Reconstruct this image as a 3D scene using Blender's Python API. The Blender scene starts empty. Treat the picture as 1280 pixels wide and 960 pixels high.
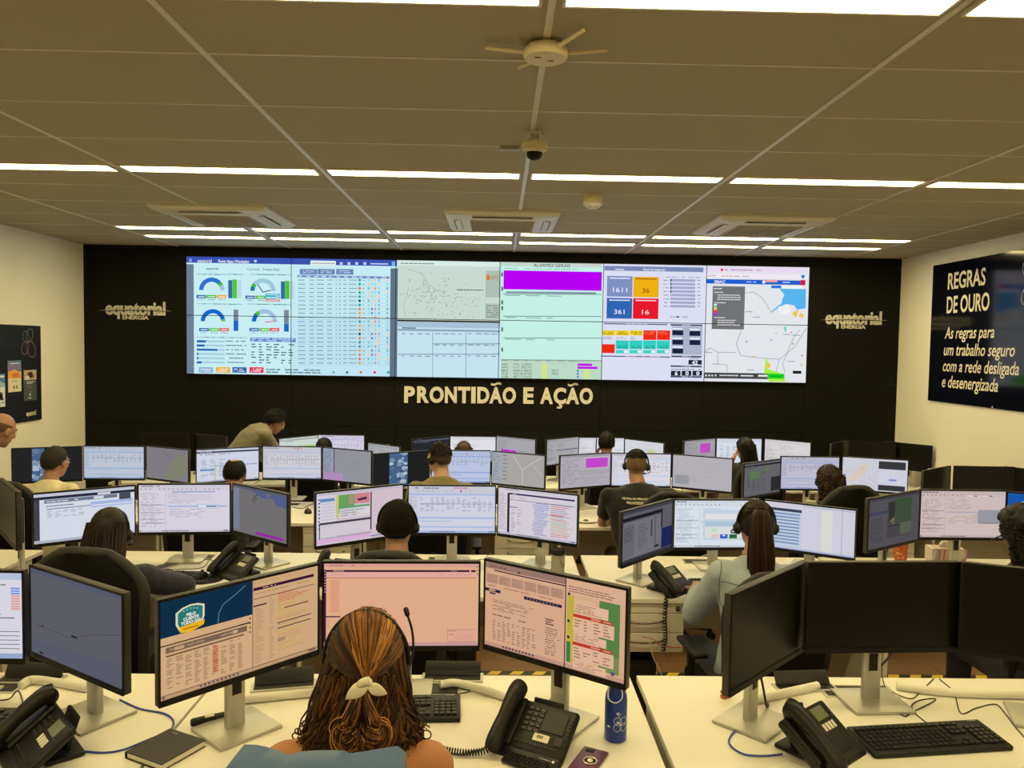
import bpy, bmesh, math, random
from math import sin, cos, pi, radians, sqrt, atan2, hypot
from mathutils import Vector, Matrix, Euler, noise
random.seed(11)
S = bpy.context.scene
COL = S.collection
V = Vector

# ------------------------------------------------------------------ camera
FPX, PIT, YAW, ROLL, CZ = 971.7, .0477, .0170, .0158, 1.93
_f = V((sin(YAW) * cos(PIT), cos(YAW) * cos(PIT), -sin(PIT)))
_r = V((cos(YAW), -sin(YAW), 0))
_u = _r.cross(_f)
CR, CU, CF = cos(ROLL) * _r + sin(ROLL) * _u, -sin(ROLL) * _r + cos(ROLL) * _u, _f
cd = bpy.data.cameras.new('camera')
cd.sensor_width = 36
cd.lens = FPX * 36 / 1280
cd.clip_start = .05
cam = bpy.data.objects.new('camera', cd)
COL.objects.link(cam)
cam.matrix_world = Matrix(((CR.x, CU.x, -CF.x, 0), (CR.y, CU.y, -CF.y, 0), (CR.z, CU.z, -CF.z, CZ), (0, 0, 0, 1)))
S.camera = cam


def ray(x, y):
    return CF + (x - 640) / FPX * CR - (y - 480) / FPX * CU


def at_y(x, y, Y):
    d = ray(x, y)
    return V((0, 0, CZ)) + d * (Y / d.y)


def at_z(x, y, Z):
    d = ray(x, y)
    return V((0, 0, CZ)) + d * ((Z - CZ) / d.z)


def at_x(x, y, X):
    d = ray(x, y)
    return V((0, 0, CZ)) + d * (X / d.x)


# ------------------------------------------------------------------ world, exposure
w = bpy.data.worlds.new('world')
S.world = w
w.use_nodes = True
w.node_tree.nodes['Background'].inputs[0].default_value = (1, .85, .6, 1)
w.node_tree.nodes['Background'].inputs[1].default_value = .02
S.view_settings.view_transform = 'Standard'
S.view_settings.look = 'None'
S.view_settings.exposure = 0
S.view_settings.gamma = 1
S.view_settings.use_curve_mapping = False
S.cycles.use_denoising = True
S.cycles.max_bounces = 8
S.cycles.diffuse_bounces = 5
LIGHT_COL, LIGHT_POWER = (1.0, .81, .36), 25.5

# room sizes (metres): z = 0 is the floor of the front tier
YW, XL, XR, YB, CEIL = 9.40, -4.97, 4.86, -5.4, 3.07
TX0, TPITCH, RY0, RD = .157, 1.3375, 3.15, .665      # ceiling grid
TIER = {1: 0.0, 2: -.11, 3: -.21, 4: -.32}
DESK = {1: .74, 2: .63, 3: .53, 4: .42}


# ------------------------------------------------------------------ helpers
def lin(c):
    return tuple((x / 12.92 if x <= .04045 else ((x + .055) / 1.055) ** 2.4) for x in c)


def hx(s):
    s = s.lstrip('#')
    return lin(tuple(int(s[i:i + 2], 16) / 255 for i in (0, 2, 4)))


def rgb(r, g, b):
    return lin((r / 255, g / 255, b / 255))


_MATS = {}


def mat(name, col=(.8, .8, .8), rough=.5, metal=0, spec=.5, nz=0, scale=40, bump=0, stretch=None, attr=False, sheen=0, coat=0):
    if name in _MATS:
        return _MATS[name]
    m = bpy.data.materials.new(name)
    m.use_nodes = True
    nt = m.node_tree
    b = nt.nodes['Principled BSDF']
    b.inputs['Base Color'].default_value = (*col, 1)
    b.inputs['Roughness'].default_value = rough
    b.inputs['Metallic'].default_value = metal
    b.inputs['Specular IOR Level'].default_value = spec
    if sheen:
        b.inputs['Sheen Weight'].default_value = sheen
    if coat:
        b.inputs['Coat Weight'].default_value = coat
    base = None
    if attr:
        a = nt.nodes.new('ShaderNodeVertexColor')
        a.layer_name = 'col'
        base = a.outputs[0]
        nt.links.new(base, b.inputs['Base Color'])
    if nz or bump:
        tc = nt.nodes.new('ShaderNodeTexCoord')
        mp = nt.nodes.new('ShaderNodeMapping')
        if stretch:
            mp.inputs['Scale'].default_value = stretch
        n = nt.nodes.new('ShaderNodeTexNoise')
        n.inputs['Scale'].default_value = scale
        n.inputs['Detail'].default_value = 5
        nt.links.new(tc.outputs['Object'], mp.inputs[0])
        nt.links.new(mp.outputs[0], n.inputs['Vector'])
        if nz:
            r = nt.nodes.new('ShaderNodeMapRange')
            r.inputs[3].default_value = 1 - nz
            r.inputs[4].default_value = 1 + nz
            nt.links.new(n.outputs['Fac'], r.inputs[0])
            mx = nt.nodes.new('ShaderNodeMix')
            mx.data_type = 'RGBA'
            mx.blend_type = 'MULTIPLY'
            mx.inputs[0].default_value = 1
            if base:
                nt.links.new(base, mx.inputs[6])
            else:
                mx.inputs[6].default_value = (*col, 1)
            nt.links.new(r.outputs[0], mx.inputs[7])
            nt.links.new(mx.outputs[2], b.inputs['Base Color'])
        if bump:
            bp = nt.nodes.new('ShaderNodeBump')
            bp.inputs['Strength'].default_value = bump
            bp.inputs['Distance'].default_value = .004
            nt.links.new(n.outputs['Fac'], bp.inputs['Height'])
            nt.links.new(bp.outputs[0], b.inputs['Normal'])
    _MATS[name] = m
    return m


def emit(name, col, strength, attr=False, sample=True):
    if name in _MATS:
        return _MATS[name]
    m = bpy.data.materials.new(name)
    m.use_nodes = True
    nt = m.node_tree
    nt.nodes.remove(nt.nodes['Principled BSDF'])
    e = nt.nodes.new('ShaderNodeEmission')
    e.inputs[0].default_value = (*col, 1)
    e.inputs[1].default_value = strength
    if attr:
        a = nt.nodes.new('ShaderNodeVertexColor')
        a.layer_name = 'col'
        nt.links.new(a.outputs[0], e.inputs[0])
    nt.links.new(e.outputs[0], nt.nodes['Material Output'].inputs[0])
    if not sample:
        m.cycles.emission_sampling = 'NONE'
    _MATS[name] = m
    return m


_RB = {}


def _rbox(d, r, seg):
    k = (round(d[0], 5), round(d[1], 5), round(d[2], 5), round(r, 5), seg)
    if k not in _RB:
        bm = bmesh.new()
        bmesh.ops.create_cube(bm, size=1)
        for v in bm.verts:
            v.co = V((v.co.x * d[0], v.co.y * d[1], v.co.z * d[2]))
        if r > 0:
            bmesh.ops.bevel(bm, geom=bm.edges[:], offset=min(r, min(d) * .49), segments=seg, profile=.5, affect='EDGES')
        bm.verts.index_update()
        _RB[k] = ([v.co.copy() for v in bm.verts], [[v.index for v in f.verts] for f in bm.faces])
        bm.free()
    return _RB[k]


def frame(t):
    t = t.normalized()
    a = V((0, 0, 1)) if abs(t.z) < .9 else V((1, 0, 0))
    x = a.cross(t).normalized()
    return x, t.cross(x)


def spline(pts, k=6):
    pts = [V(p) for p in pts]
    if len(pts) < 3:
        return pts
    P = [2 * pts[0] - pts[1]] + pts + [2 * pts[-1] - pts[-2]]
    out = []
    for i in range(1, len(P) - 2):
        for j in range(k):
            t = j / k
            a, b, c, d = P[i - 1], P[i], P[i + 1], P[i + 2]
            out.append(.5 * (2 * b + (c - a) * t + (2 * a - 5 * b + 4 * c - d) * t * t + (3 * b - a - 3 * c + d) * t ** 3))
    return out + [pts[-1]]


class MB:
    """Collects shapes; build() links them as ONE mesh object."""

    def __init__(s):
        s.v, s.f, s.m, s.c = [], [], [], []

    def add(s, vs, fs, mi=0, col=None, M=None):
        b = len(s.v)
        s.v += [tuple(M @ V(p)) for p in vs] if M else [tuple(p) for p in vs]
        for f in fs:
            s.f.append(tuple(i + b for i in f))
            s.m.append(mi)
            s.c.append(col)
        return s

    def box(s, c, d, r=0, rot=None, mi=0, seg=2, col=None):
        vs, fs = _rbox(d, r, seg)
        M = Matrix.Translation(V(c))
        if rot is not None:
            M = M @ Euler(rot).to_matrix().to_4x4()
        return s.add(vs, fs, mi, col, M)

    def rings(s, R, mi=0, col=None, cap=True, closed=True):
        n = len(R[0])
        vs = [p for r in R for p in r]
        fs = []
        for i in range(len(R) - 1):
            for j in range(n if closed else n - 1):
                k = (j + 1) % n
                fs.append((i * n + j, i * n + k, (i + 1) * n + k, (i + 1) * n + j))
        if cap and closed:
            fs.append(tuple(range(n - 1, -1, -1)))
            fs.append(tuple((len(R) - 1) * n + j for j in range(n)))
        return s.add(vs, fs, mi, col)

    def tube(s, pts, r, n=8, mi=0, col=None, cap=True, flat=1):
        pts = [V(p) for p in pts]
        R = []
        x = None
        for i, p in enumerate(pts):
            t = (pts[min(i + 1, len(pts) - 1)] - pts[max(i - 1, 0)])
            if t.length < 1e-9:
                t = V((0, 0, 1))
            t.normalize()
            if x is None:
                x, y = frame(t)
            else:
                x = x - t * x.dot(t)
                x = x.normalized() if x.length > 1e-6 else frame(t)[0]
                y = t.cross(x)
            rr = r[i] if isinstance(r, (list, tuple)) else r
            R.append([p + (x * cos(2 * pi * j / n) + y * (flat * sin(2 * pi * j / n))) * rr for j in range(n)])
        return s.rings(R, mi, col, cap)

    def cyl(s, a, b, r0, r1=None, n=20, mi=0, col=None):
        return s.tube([a, b], [r0, r0 if r1 is None else r1], n, mi, col)

    def lathe(s, prof, c=(0, 0, 0), n=28, mi=0, M=None, col=None):
        R = [[V((r * cos(2 * pi * j / n), r * sin(2 * pi * j / n), z)) + V(c) for j in range(n)] for r, z in prof]
        if M:
            R = [[M @ p for p in q] for q in R]
        return s.rings(R, mi, col)

    def ell(s, c, r, M=None, nu=20, nv=12, mi=0, col=None):
        r = (r, r, r) if isinstance(r, (int, float)) else r
        c = V(c)
        R = []
        for i in range(nv + 1):
            a = -pi / 2 + pi * (i if 0 < i < nv else (.02 if i == 0 else nv - .02)) / nv
            q = [V((r[0] * cos(a) * cos(2 * pi * j / nu), r[1] * cos(a) * sin(2 * pi * j / nu), r[2] * sin(a))) for j in range(nu)]
            R.append([(M @ (p + c)) if M else p + c for p in q])
        return s.rings(R, mi, col)

    def cap_seg(s, a, b, r0, r1, n=12):
        s.cyl(a, b, r0, r1, n)
        s.ell(a, r0, nu=n, nv=8)
        s.ell(b, r1, nu=n, nv=8)
        return s

    def prism(s, poly, M, d, mi=0, col=None):
        """2D outline extruded by d along local z"""
        n = len(poly)
        vs = [M @ V((x, y, 0)) for x, y in poly] + [M @ V((x, y, d)) for x, y in poly]
        fs = [tuple(range(n - 1, -1, -1)), tuple(range(n, 2 * n))] + [(i, (i + 1) % n, n + (i + 1) % n, n + i) for i in range(n)]
        return s.add(vs, fs, mi, col)

    def mesh(s, name):
        me = bpy.data.meshes.new(name)
        me.from_pydata(s.v, [], s.f)
        me.polygons.foreach_set('material_index', s.m)
        if any(c is not None for c in s.c):
            ca = me.color_attributes.new('col', 'FLOAT_COLOR', 'CORNER')
            flat = []
            for p, c in zip(s.f, s.c):
                c = c or (.5, .5, .5)
                flat += [c[0], c[1], c[2], 1.0] * len(p)
            ca.data.foreach_set('color', flat)
        return me

    def build(s, name, mats, parent=None, smooth=35):
        me = s.mesh(name)
        return put(name, me, mats, parent, smooth)


def put(name, me, mats, parent=None, smooth=35):
    for m in (mats if isinstance(mats, (list, tuple)) else [mats]):
        me.materials.append(m)
    if smooth:
        me.polygons.foreach_set('use_smooth', [True] * len(me.polygons))
        if smooth < 180:
            me.set_sharp_from_angle(angle=radians(smooth))
    me.update()
    o = bpy.data.objects.new(name, me)
    COL.objects.link(o)
    o.parent = parent
    return o


def thing(name, label, cat, loc=(0, 0, 0), rz=0, group=None):
    o = bpy.data.objects.new(name, None)
    COL.objects.link(o)
    o.location = loc
    o.rotation_euler = (0, 0, rz)
    o.empty_display_size = .1
    o['label'] = label
    o['category'] = cat
    if group:
        o['group'] = group
    return o


def tag(o, label, cat, group=None, kind=None):
    o['label'] = label
    o['category'] = cat
    if group:
        o['group'] = group
    if kind:
        o['kind'] = kind
    return o


def struct(o, label=None):
    o['kind'] = 'structure'
    if label:
        o['label'] = label
    return o


def dup(root, loc, rz, label, group=None):
    r = root.copy()
    COL.objects.link(r)
    r.location = loc
    r.rotation_euler = (0, 0, rz)
    r['label'] = label
    if group:
        r['group'] = group
    for ch in list(root.children):
        c = ch.copy()
        COL.objects.link(c)
        c.parent = r
        for g in list(ch.children):
            d = g.copy()
            COL.objects.link(d)
            d.parent = c
    return r


def fuse(mb, voxel, smooth=4, name='m'):
    """union of the closed shapes in mb as one continuous skin"""
    me = mb.mesh(name)
    o = bpy.data.objects.new('tmp', me)
    COL.objects.link(o)
    md = o.modifiers.new('r', 'REMESH')
    md.mode = 'VOXEL'
    md.voxel_size = voxel
    if smooth:
        sm = o.modifiers.new('s', 'SMOOTH')
        sm.factor = .5
        sm.iterations = smooth
    dg = bpy.context.evaluated_depsgraph_get()
    out = bpy.data.meshes.new_from_object(o.evaluated_get(dg))
    bpy.data.objects.remove(o)
    bpy.data.meshes.remove(me)
    return out


_TX = {}


def glyphs(txt, bold=0., shear=0.):
    """flat triangles of a line of text, cap height about 1, starting at x = 0 -> verts, faces, width"""
    k = (txt, bold, shear)
    if k not in _TX:
        cu = bpy.data.curves.new('t', 'FONT')
        cu.body = txt
        cu.size = 1.0
        cu.offset = bold
        cu.shear = shear
        cu.resolution_u = 3
        o = bpy.data.objects.new('t', cu)
        COL.objects.link(o)
        dg = bpy.context.evaluated_depsgraph_get()
        me = bpy.data.meshes.new_from_object(o.evaluated_get(dg))
        vs = [(v.co.x, v.co.y) for v in me.vertices]
        fs = [tuple(p.vertices) for p in me.polygons]
        bpy.data.objects.remove(o)
        bpy.data.curves.remove(cu)
        bpy.data.meshes.remove(me)
        if vs:
            x0 = min(v[0] for v in vs)
            vs = [(v[0] - x0, v[1]) for v in vs]
        _TX[k] = (vs, fs, max([v[0] for v in vs] or [1]))
    return _TX[k]


CAPH = .70   # cap height of the built-in font at size 1


class Art:
    """flat coloured shapes of a screen, poster or print, in metres from its top left corner (x right, y down); lay = layer"""

    def __init__(s, w, h):
        s.w, s.h, s.p = w, h, []

    def poly(s, pts, col, lay=1):
        s.p.append(([(x * s.w, y * s.h) for x, y in pts], col, lay))
        return s

    def rect(s, x0, y0, x1, y1, col, lay=1):
        return s.poly([(x0, y0), (x1, y0), (x1, y1), (x0, y1)], col, lay)

    def line(s, pts, t, col, lay=2, close=False):
        """polyline; t = thickness in metres"""
        P = [(x * s.w, y * s.h) for x, y in pts]
        if close:
            P.append(P[0])
        for (a, b), (c, d) in zip(P, P[1:]):
            L = hypot(c - a, d - b) or 1
            nx, ny = -(d - b) / L * t / 2, (c - a) / L * t / 2
            s.p.append(([(a + nx, b + ny), (c + nx, d + ny), (c - nx, d - ny), (a - nx, b - ny)], col, lay))
        return s

    def arc(s, cx, cy, r0, r1, a0, a1, col, lay=2, n=14):
        """ring sector; radii in metres, angles in degrees, 0 = right, counter-clockwise"""
        for i in range(n):
            A, B = radians(a0 + (a1 - a0) * i / n), radians(a0 + (a1 - a0) * (i + 1) / n)
            s.p.append(([(cx * s.w + r * cos(t), cy * s.h - r * sin(t)) for r, t in ((r0, A), (r1, A), (r1, B), (r0, B))], col, lay))
        return s

    def disc(s, cx, cy, r, col, lay=2, n=10):
        s.p.append(([(cx * s.w + r * cos(2 * pi * i / n), cy * s.h + r * sin(2 * pi * i / n)) for i in range(n)], col, lay))
        return s

    def text(s, txt, x, y, ch, col, lay=2, w=None, bold=.0, shear=0, mid=False, maxw=None):
        """baseline-left at (x, y); ch = cap height as share of h; w = width as share of w"""
        vs, fs, W = glyphs(txt, bold, shear)
        ky = ch * s.h / CAPH
        kx = (w * s.w / W) if w else ky
        if maxw and kx * W > maxw * s.w:
            kx = maxw * s.w / W
        ox = x * s.w - (W * kx / 2 if mid else 0)
        for f in fs:
            s.p.append(([(ox + vs[i][0] * kx, y * s.h - vs[i][1] * ky) for i in f], col, lay))
        return s

    def words(s, x0, y0, x1, y1, n, col, lay=2, fill=.6, hgt=.45, rnd=None, jit=.5):
        """n rows of small illegible print"""
        R = rnd or random
        for i in range(n):
            y = y0 + (y1 - y0) * (i + .5) / n
            hh = (y1 - y0) / n * hgt / 2
            x = x0
            end = x0 + (x1 - x0) * (1 - jit * R.random())
            while x < end:
                ww = (x1 - x0) * R.uniform(.05, .16)
                if R.random() < fill + .2:
                    s.rect(x, y - hh, min(x + ww * .85, x1), y + hh, col, lay)
                x += ww
        return s

    def table(s, x0, y0, x1, y1, cols, rows, col, lay=2, fill=.8, hgt=.4, rnd=None):
        R = rnd or random
        for c in range(cols):
            a = x0 + (x1 - x0) * c / cols
            wd = (x1 - x0) / cols
            for r in range(rows):
                if R.random() < fill:
                    y = y0 + (y1 - y0) * (r + .5) / rows
                    hh = (y1 - y0) / rows * hgt / 2
                    s.rect(a + wd * .08, y - hh, a + wd * (.35 + .5 * R.random()), y + hh, col, lay)
        return s

    def clip(s, x0, y0, x1, y1):
        """the shapes inside a window given in metres, as a new Art with that window's corner as origin"""
        o = Art(x1 - x0, y1 - y0)
        for pts, col, lay in s.p:
            for ax, lim, sg in ((0, x0, 1), (0, x1, -1), (1, y0, 1), (1, y1, -1)):
                q = []
                for i in range(len(pts)):
                    a, b = pts[i - 1], pts[i]
                    ia, ib = sg * (a[ax] - lim) >= 0, sg * (b[ax] - lim) >= 0
                    if ia != ib:
                        t = (lim - a[ax]) / (b[ax] - a[ax])
                        q.append((a[0] + t * (b[0] - a[0]), a[1] + t * (b[1] - a[1])))
                    if ib:
                        q.append(b)
                pts = q
                if len(pts) < 3:
                    break
            if len(pts) >= 3:
                o.p.append(([(x - x0, y - y0) for x, y in pts], col, lay))
        return o

    def into(s, mb, M, gain=1.0, tint=(1, 1, 1), step=.0004, bg=None):
        """M maps local (x right, y up, z towards the viewer), origin at the centre"""
        if bg:
            mb.add([M @ V((x, y, 0)) for x, y in ((-s.w / 2, -s.h / 2), (s.w / 2, -s.h / 2), (s.w / 2, s.h / 2), (-s.w / 2, s.h / 2))], [(0, 1, 2, 3)], 0,
                   tuple(c * gain * t for c, t in zip(bg, tint)))
        for pts, col, lay in s.p:
            area = sum(a[0] * b[1] - b[0] * a[1] for a, b in zip(pts, pts[1:] + pts[:1]))
            q = pts if area < 0 else pts[::-1]
            mb.add([M @ V((x - s.w / 2, s.h / 2 - y, lay * step)) for x, y in q], [tuple(range(len(q)))], 0,
                   tuple(c * gain * t for c, t in zip(col, tint)))
        return mb


# local screen frame: x right, y up, z towards the viewer (-Y in the world)
FACE = Matrix(((1, 0, 0, 0), (0, 0, -1, 0), (0, 1, 0, 0), (0, 0, 0, 1)))
# ------------------------------------------------------------------ materials
BLACK = mat('black_plastic', rgb(16, 16, 16), .5, spec=.35, nz=.1, scale=300, bump=.05)
BEZEL = mat('bezel_black', rgb(13, 13, 13), .5, spec=.3)
EDGE = mat('monitor_edge_grey', rgb(54, 53, 51), .45)
DARK = mat('dark_grey_plastic', rgb(32, 32, 31), .5, nz=.08, scale=200)
GLASS_OFF = mat('switched_off_panel', rgb(6, 6, 6), .38, spec=.30)
SILVER = mat('brushed_silver', rgb(190, 188, 182), .38, .55, nz=.04, scale=90, stretch=(1, 1, 12))
CREAM = mat('cream_laminate', rgb(232, 229, 222), .38, nz=.025, scale=7)
CREAM_EDGE = mat('cream_edge_band', rgb(216, 212, 202), .5)
DRAWER = mat('drawer_laminate', rgb(226, 222, 212), .45, nz=.02, scale=9)
STEEL = mat('handle_steel', rgb(150, 145, 138), .25, .9)
WHITE = mat('white_plastic', rgb(228, 226, 220), .45)
SLEEVE = mat('white_cable_sleeve', rgb(222, 220, 214), .6)
CHAIR = mat('black_mesh_fabric', rgb(15, 15, 15), .9, spec=.2, nz=.2, scale=260, bump=.25)
CHAIR_RIM = mat('chair_rim_grey', rgb(44, 45, 46), .55, spec=.3)
CABLE = mat('black_cable', rgb(20, 20, 20), .5)
BLUE_CABLE = mat('blue_cable', rgb(50, 70, 170), .5)
RED_CABLE = mat('red_cable', rgb(200, 60, 60), .5)
SCREEN = emit('lit_screen', (1, 1, 1), 1.0, attr=True, sample=False)
PRINT = mat('printed_surface', (1, 1, 1), .6, attr=True)
GLOSSPRINT = mat('glossy_printed_panel', (1, 1, 1), .12, attr=True, spec=.5)
SKIN_L = mat('light_skin', rgb(188, 148, 128), .55, nz=.06, scale=60)
SKIN_M = mat('tan_skin', rgb(164, 122, 102), .55, nz=.06, scale=60)
SKIN_D = mat('brown_skin', rgb(132, 94, 76), .55, nz=.06, scale=60)
EYE = mat('eye_white', rgb(225, 220, 215), .2)
HAIR_BLACK = mat('black_hair', rgb(13, 11, 11), .6, spec=.25, nz=.35, scale=60, bump=.5, stretch=(3, 3, .4))
HAIR_BROWN = mat('dark_brown_hair', rgb(24, 18, 15), .6, spec=.25, nz=.35, scale=60, bump=.5, stretch=(3, 3, .4))
HAIR_GREY = mat('grey_hair', rgb(52, 49, 47), .6, spec=.25, nz=.4, scale=70, bump=.5, stretch=(3, 3, .5))
HAIR_ATTR = mat('coloured_hair', (1, 1, 1), .5, spec=.3, nz=.18, scale=120, attr=True)


def wood_floor():
    m = bpy.data.materials.new('wood_floor')
    m.use_nodes = True
    nt = m.node_tree
    b = nt.nodes['Principled BSDF']
    b.inputs['Roughness'].default_value = .4
    tc = nt.nodes.new('ShaderNodeTexCoord')
    mp = nt.nodes.new('ShaderNodeMapping')
    mp.inputs['Scale'].default_value = (1, 1, 1)
    br = nt.nodes.new('ShaderNodeTexBrick')
    br.inputs['Color1'].default_value = (*rgb(150, 112, 74), 1)
    br.inputs['Color2'].default_value = (*rgb(128, 94, 62), 1)
    br.inputs['Mortar'].default_value = (*rgb(70, 50, 34), 1)
    br.inputs['Scale'].default_value = 1
    br.inputs['Mortar Size'].default_value = .003
    br.inputs['Brick Width'].default_value = 1.2
    br.inputs['Row Height'].default_value = .18
    n = nt.nodes.new('ShaderNodeTexNoise')
    n.inputs['Scale'].default_value = 3
    n.inputs['Detail'].default_value = 6
    m2 = nt.nodes.new('ShaderNodeMapping')
    m2.inputs['Scale'].default_value = (1, 18, 1)
    mx = nt.nodes.new('ShaderNodeMix')
    mx.data_type = 'RGBA'
    mx.blend_type = 'MULTIPLY'
    mx.inputs[0].default_value = .5
    L = nt.links.new
    L(tc.outputs['Object'], mp.inputs[0])
    L(mp.outputs[0], br.inputs['Vector'])
    L(tc.outputs['Object'], m2.inputs[0])
    L(m2.outputs[0], n.inputs['Vector'])
    L(br.outputs['Color'], mx.inputs[6])
    L(n.outputs['Color'], mx.inputs[7])
    L(mx.outputs[2], b.inputs['Base Color'])
    return m


WOOD = wood_floor()
PAINT = mat('cream_wall_paint', rgb(242, 239, 228), .7, nz=.03, scale=2.2, bump=.04)
TILE = mat('ceiling_tile', rgb(176, 169, 150), .85, nz=.05, scale=60, bump=.15)
TBAR = mat('ceiling_grid_white', rgb(225, 222, 214), .35)
CLAD = mat('black_wall_cladding', rgb(11, 11, 11), .6, spec=.2, nz=.05, scale=3)
LIGHT = emit('light_diffuser', LIGHT_COL, LIGHT_POWER)
# ------------------------------------------------------------------ room shell
STEPS = [YB, 2.86, 4.80, 6.90, YW]
mb = MB()
for i in range(4):
    z, y0, y1 = TIER[i + 1], STEPS[i], STEPS[i + 1]
    mb.box(((XL + XR) / 2, (y0 + y1) / 2, z - .25), (XR - XL, y1 - y0, .5))
struct(mb.build('floor', WOOD, smooth=0))
struct(MB().box((XL - .06, (YB + YW) / 2, 1.3), (.12, YW - YB, 3.7)).build('wall_left', PAINT, smooth=0))
struct(MB().box((XR + .06, (YB + YW) / 2, 1.3), (.12, YW - YB, 3.7)).build('wall_right', PAINT, smooth=0))
struct(MB().box(((XL + XR) / 2, YB - .06, 1.3), (XR - XL + .24, .12, 3.7)).build('wall_back', PAINT, smooth=0))
mb = MB().box(((XL + XR) / 2, YW + .10, 1.3), (XR - XL + .24, .12, 3.7))
PW, PH = 1.2408, 1.2408 * 9 / 16                   # one display of the video wall
VX, VZ = -3.729, CZ + 1.0143                       # its top left corner
for i in range(-1, 7):                              # black cladding boards with narrow joints
    a, b = VX + i * PW, VX + (i + 1) * PW
    if i == -1:
        a = XL
    if i == 6:
        b = XR
    for z0, z1 in ((-.4, .94), (.944, VZ - 2 * PH - .012), (VZ - 2 * PH - .008, VZ + .01), (VZ + .014, 3.07)):
        mb.box(((a + b) / 2, YW + .02, (z0 + z1) / 2), (b - a - .004, .04, z1 - z0), mi=1)
struct(mb.build('wall_front', [PAINT, CLAD], smooth=0))
struct(MB().box(((XL + XR) / 2, (YB + YW) / 2, CEIL + .05), (XR - XL + .24, YW - YB + .24, .1)).build('ceiling', TILE, smooth=0))
# ceiling grid: wide runners in depth, thin joints across
mb = MB()
for i in range(-3, 4):
    mb.box((TX0 + TPITCH * i, (YB + YW) / 2, CEIL - .002), (.026, YW - YB, .006))
for r in range(-12, 10):
    y = RY0 + RD * r
    if YB < y < YW:
        mb.box(((XL + XR) / 2, y, CEIL - .001), (XR - XL, .009, .004))
struct(mb.build('trim_ceiling_grid', TBAR, smooth=0))
# low skirting on the side walls, one run per tier
for nm, x in (('baseboard_left', XL + .006), ('baseboard_right', XR - .006)):
    mb = MB()
    for i in range(4):
        mb.box((x, (STEPS[i] + STEPS[i + 1]) / 2, TIER[i + 1] + .04), (.012, STEPS[i + 1] - STEPS[i], .08))
    struct(mb.build(nm, CREAM_EDGE, smooth=0))

# hazard tape along the step edges
TAPE_Y, TAPE_K = mat('tape_yellow', rgb(235, 205, 40), .5), mat('tape_black', rgb(22, 22, 22), .5)
for i, lab in ((1, 'front'), (2, 'second'), (3, 'third')):
    mb = MB()
    y, z = STEPS[i], TIER[i] + .0012
    x = XL + .02
    k = 0
    while x < XR - .1:
        mb.add([(x, y - .05, z), (x + .07, y - .05, z), (x + .10, y, z), (x + .03, y, z)], [(0, 1, 2, 3)], k % 2)
        x += .07
        k += 1
    tag(mb.build('hazard_tape', [TAPE_Y, TAPE_K], smooth=0), 'yellow and black hazard tape on the edge of the %s floor step' % lab, 'tape', 'hazard tapes on the step edges')

# ceiling lights
ORD = ['first', 'second', 'third', 'fourth', 'fifth', 'sixth', 'seventh', 'eighth']
LW = .155


def ceiling_light(x, y, label):
    t = thing('ceiling_light', label, 'ceiling light', (x, y, CEIL), 0, 'linear ceiling lights')
    L = TPITCH * .935
    fr = MB()
    for sx in (-1, 1):
        fr.box((sx * (L / 2 + .004), 0, -.006), (.012, LW + .02, .012))
    for sy in (-1, 1):
        fr.box((0, sy * (LW / 2 + .004), -.006), (L + .02, .012, .012))
    fr.build('frame', TBAR, t, smooth=0)
    MB().box((0, 0, -.004), (L - .002, LW - .002, .006)).build('diffuser', LIGHT, t, smooth=0)
    return t


first = None
for r, nm in ((-9, 'unseen rear row added for fill'), (-5, 'row behind the camera'), (-.9, 'row nearest the camera'), (3.1, 'middle row'), (7.12, 'row second from the black wall'), (8.05, 'row closest to the black wall')):  # the rear row is out of view, added for more frontal light
    for k in range(-3, 3):
        x, y = TX0 + TPITCH * (k + .5), RY0 + RD * r
        lab = 'lit linear ceiling light, %s from the left in the %s' % (ORD[k + 3], nm)
        if first is None:
            first = ceiling_light(x, y, lab)
        else:
            dup(first, (x, y, CEIL), 0, lab)

# cassette air conditioners
ACW = mat('ac_white', rgb(224, 220, 208), .4)
ACG = mat('ac_grille', rgb(176, 170, 158), .6)


def air_conditioner(x, y, label):
    t = thing('air_conditioner', label, 'air conditioner', (x, y, CEIL), 0, 'ceiling cassette air conditioners')
    W = .98
    mb = MB()
    prof = [(W / 2, 0), (W / 2, -.02), (W / 2 - .03, -.045), (W / 2 - .19, -.062)]
    R = [[V((sx * a, sy * a, z)) for sx, sy in ((-1, -1), (1, -1), (1, 1), (-1, 1))] for a, z in prof]
    mb.rings(R)
    mb.build('panel', ACW, t, smooth=0)
    g = MB().box((0, 0, -.065), (.56, .56, .014), r=.006)
    for i in range(-2, 3):
        g.box((i * .11, 0, -.074), (.006, .54, .006))
    for i in range(-12, 13):
        g.box((0, i * .022, -.073), (.54, .005, .003))
    g.build('intake_grille', ACG, t, smooth=0)
    for a in range(4):
        M = Matrix.Rotation(a * pi / 2, 4, 'Z')
        f = MB()
        vs, fs = _rbox((.52, .05, .010), .004, 2)
        f.add(vs, fs, 0, None, M @ Matrix.Translation((0, -.385, -.056)) @ Matrix.Rotation(.10, 4, 'X'))
        f.build('air_flap', ACW, t, smooth=0)
        s = MB()
        for q in (-.030, .030):
            vs, fs = _rbox((.50, .008, .004), 0, 1)
            s.add(vs, fs, 0, None, M @ Matrix.Translation((0, -.385 + q, -.0575 + q * .1)) @ Matrix.Rotation(.1, 4, 'X'))
        s.build('outlet_slot', BLACK, t, smooth=0)
    return t


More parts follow.
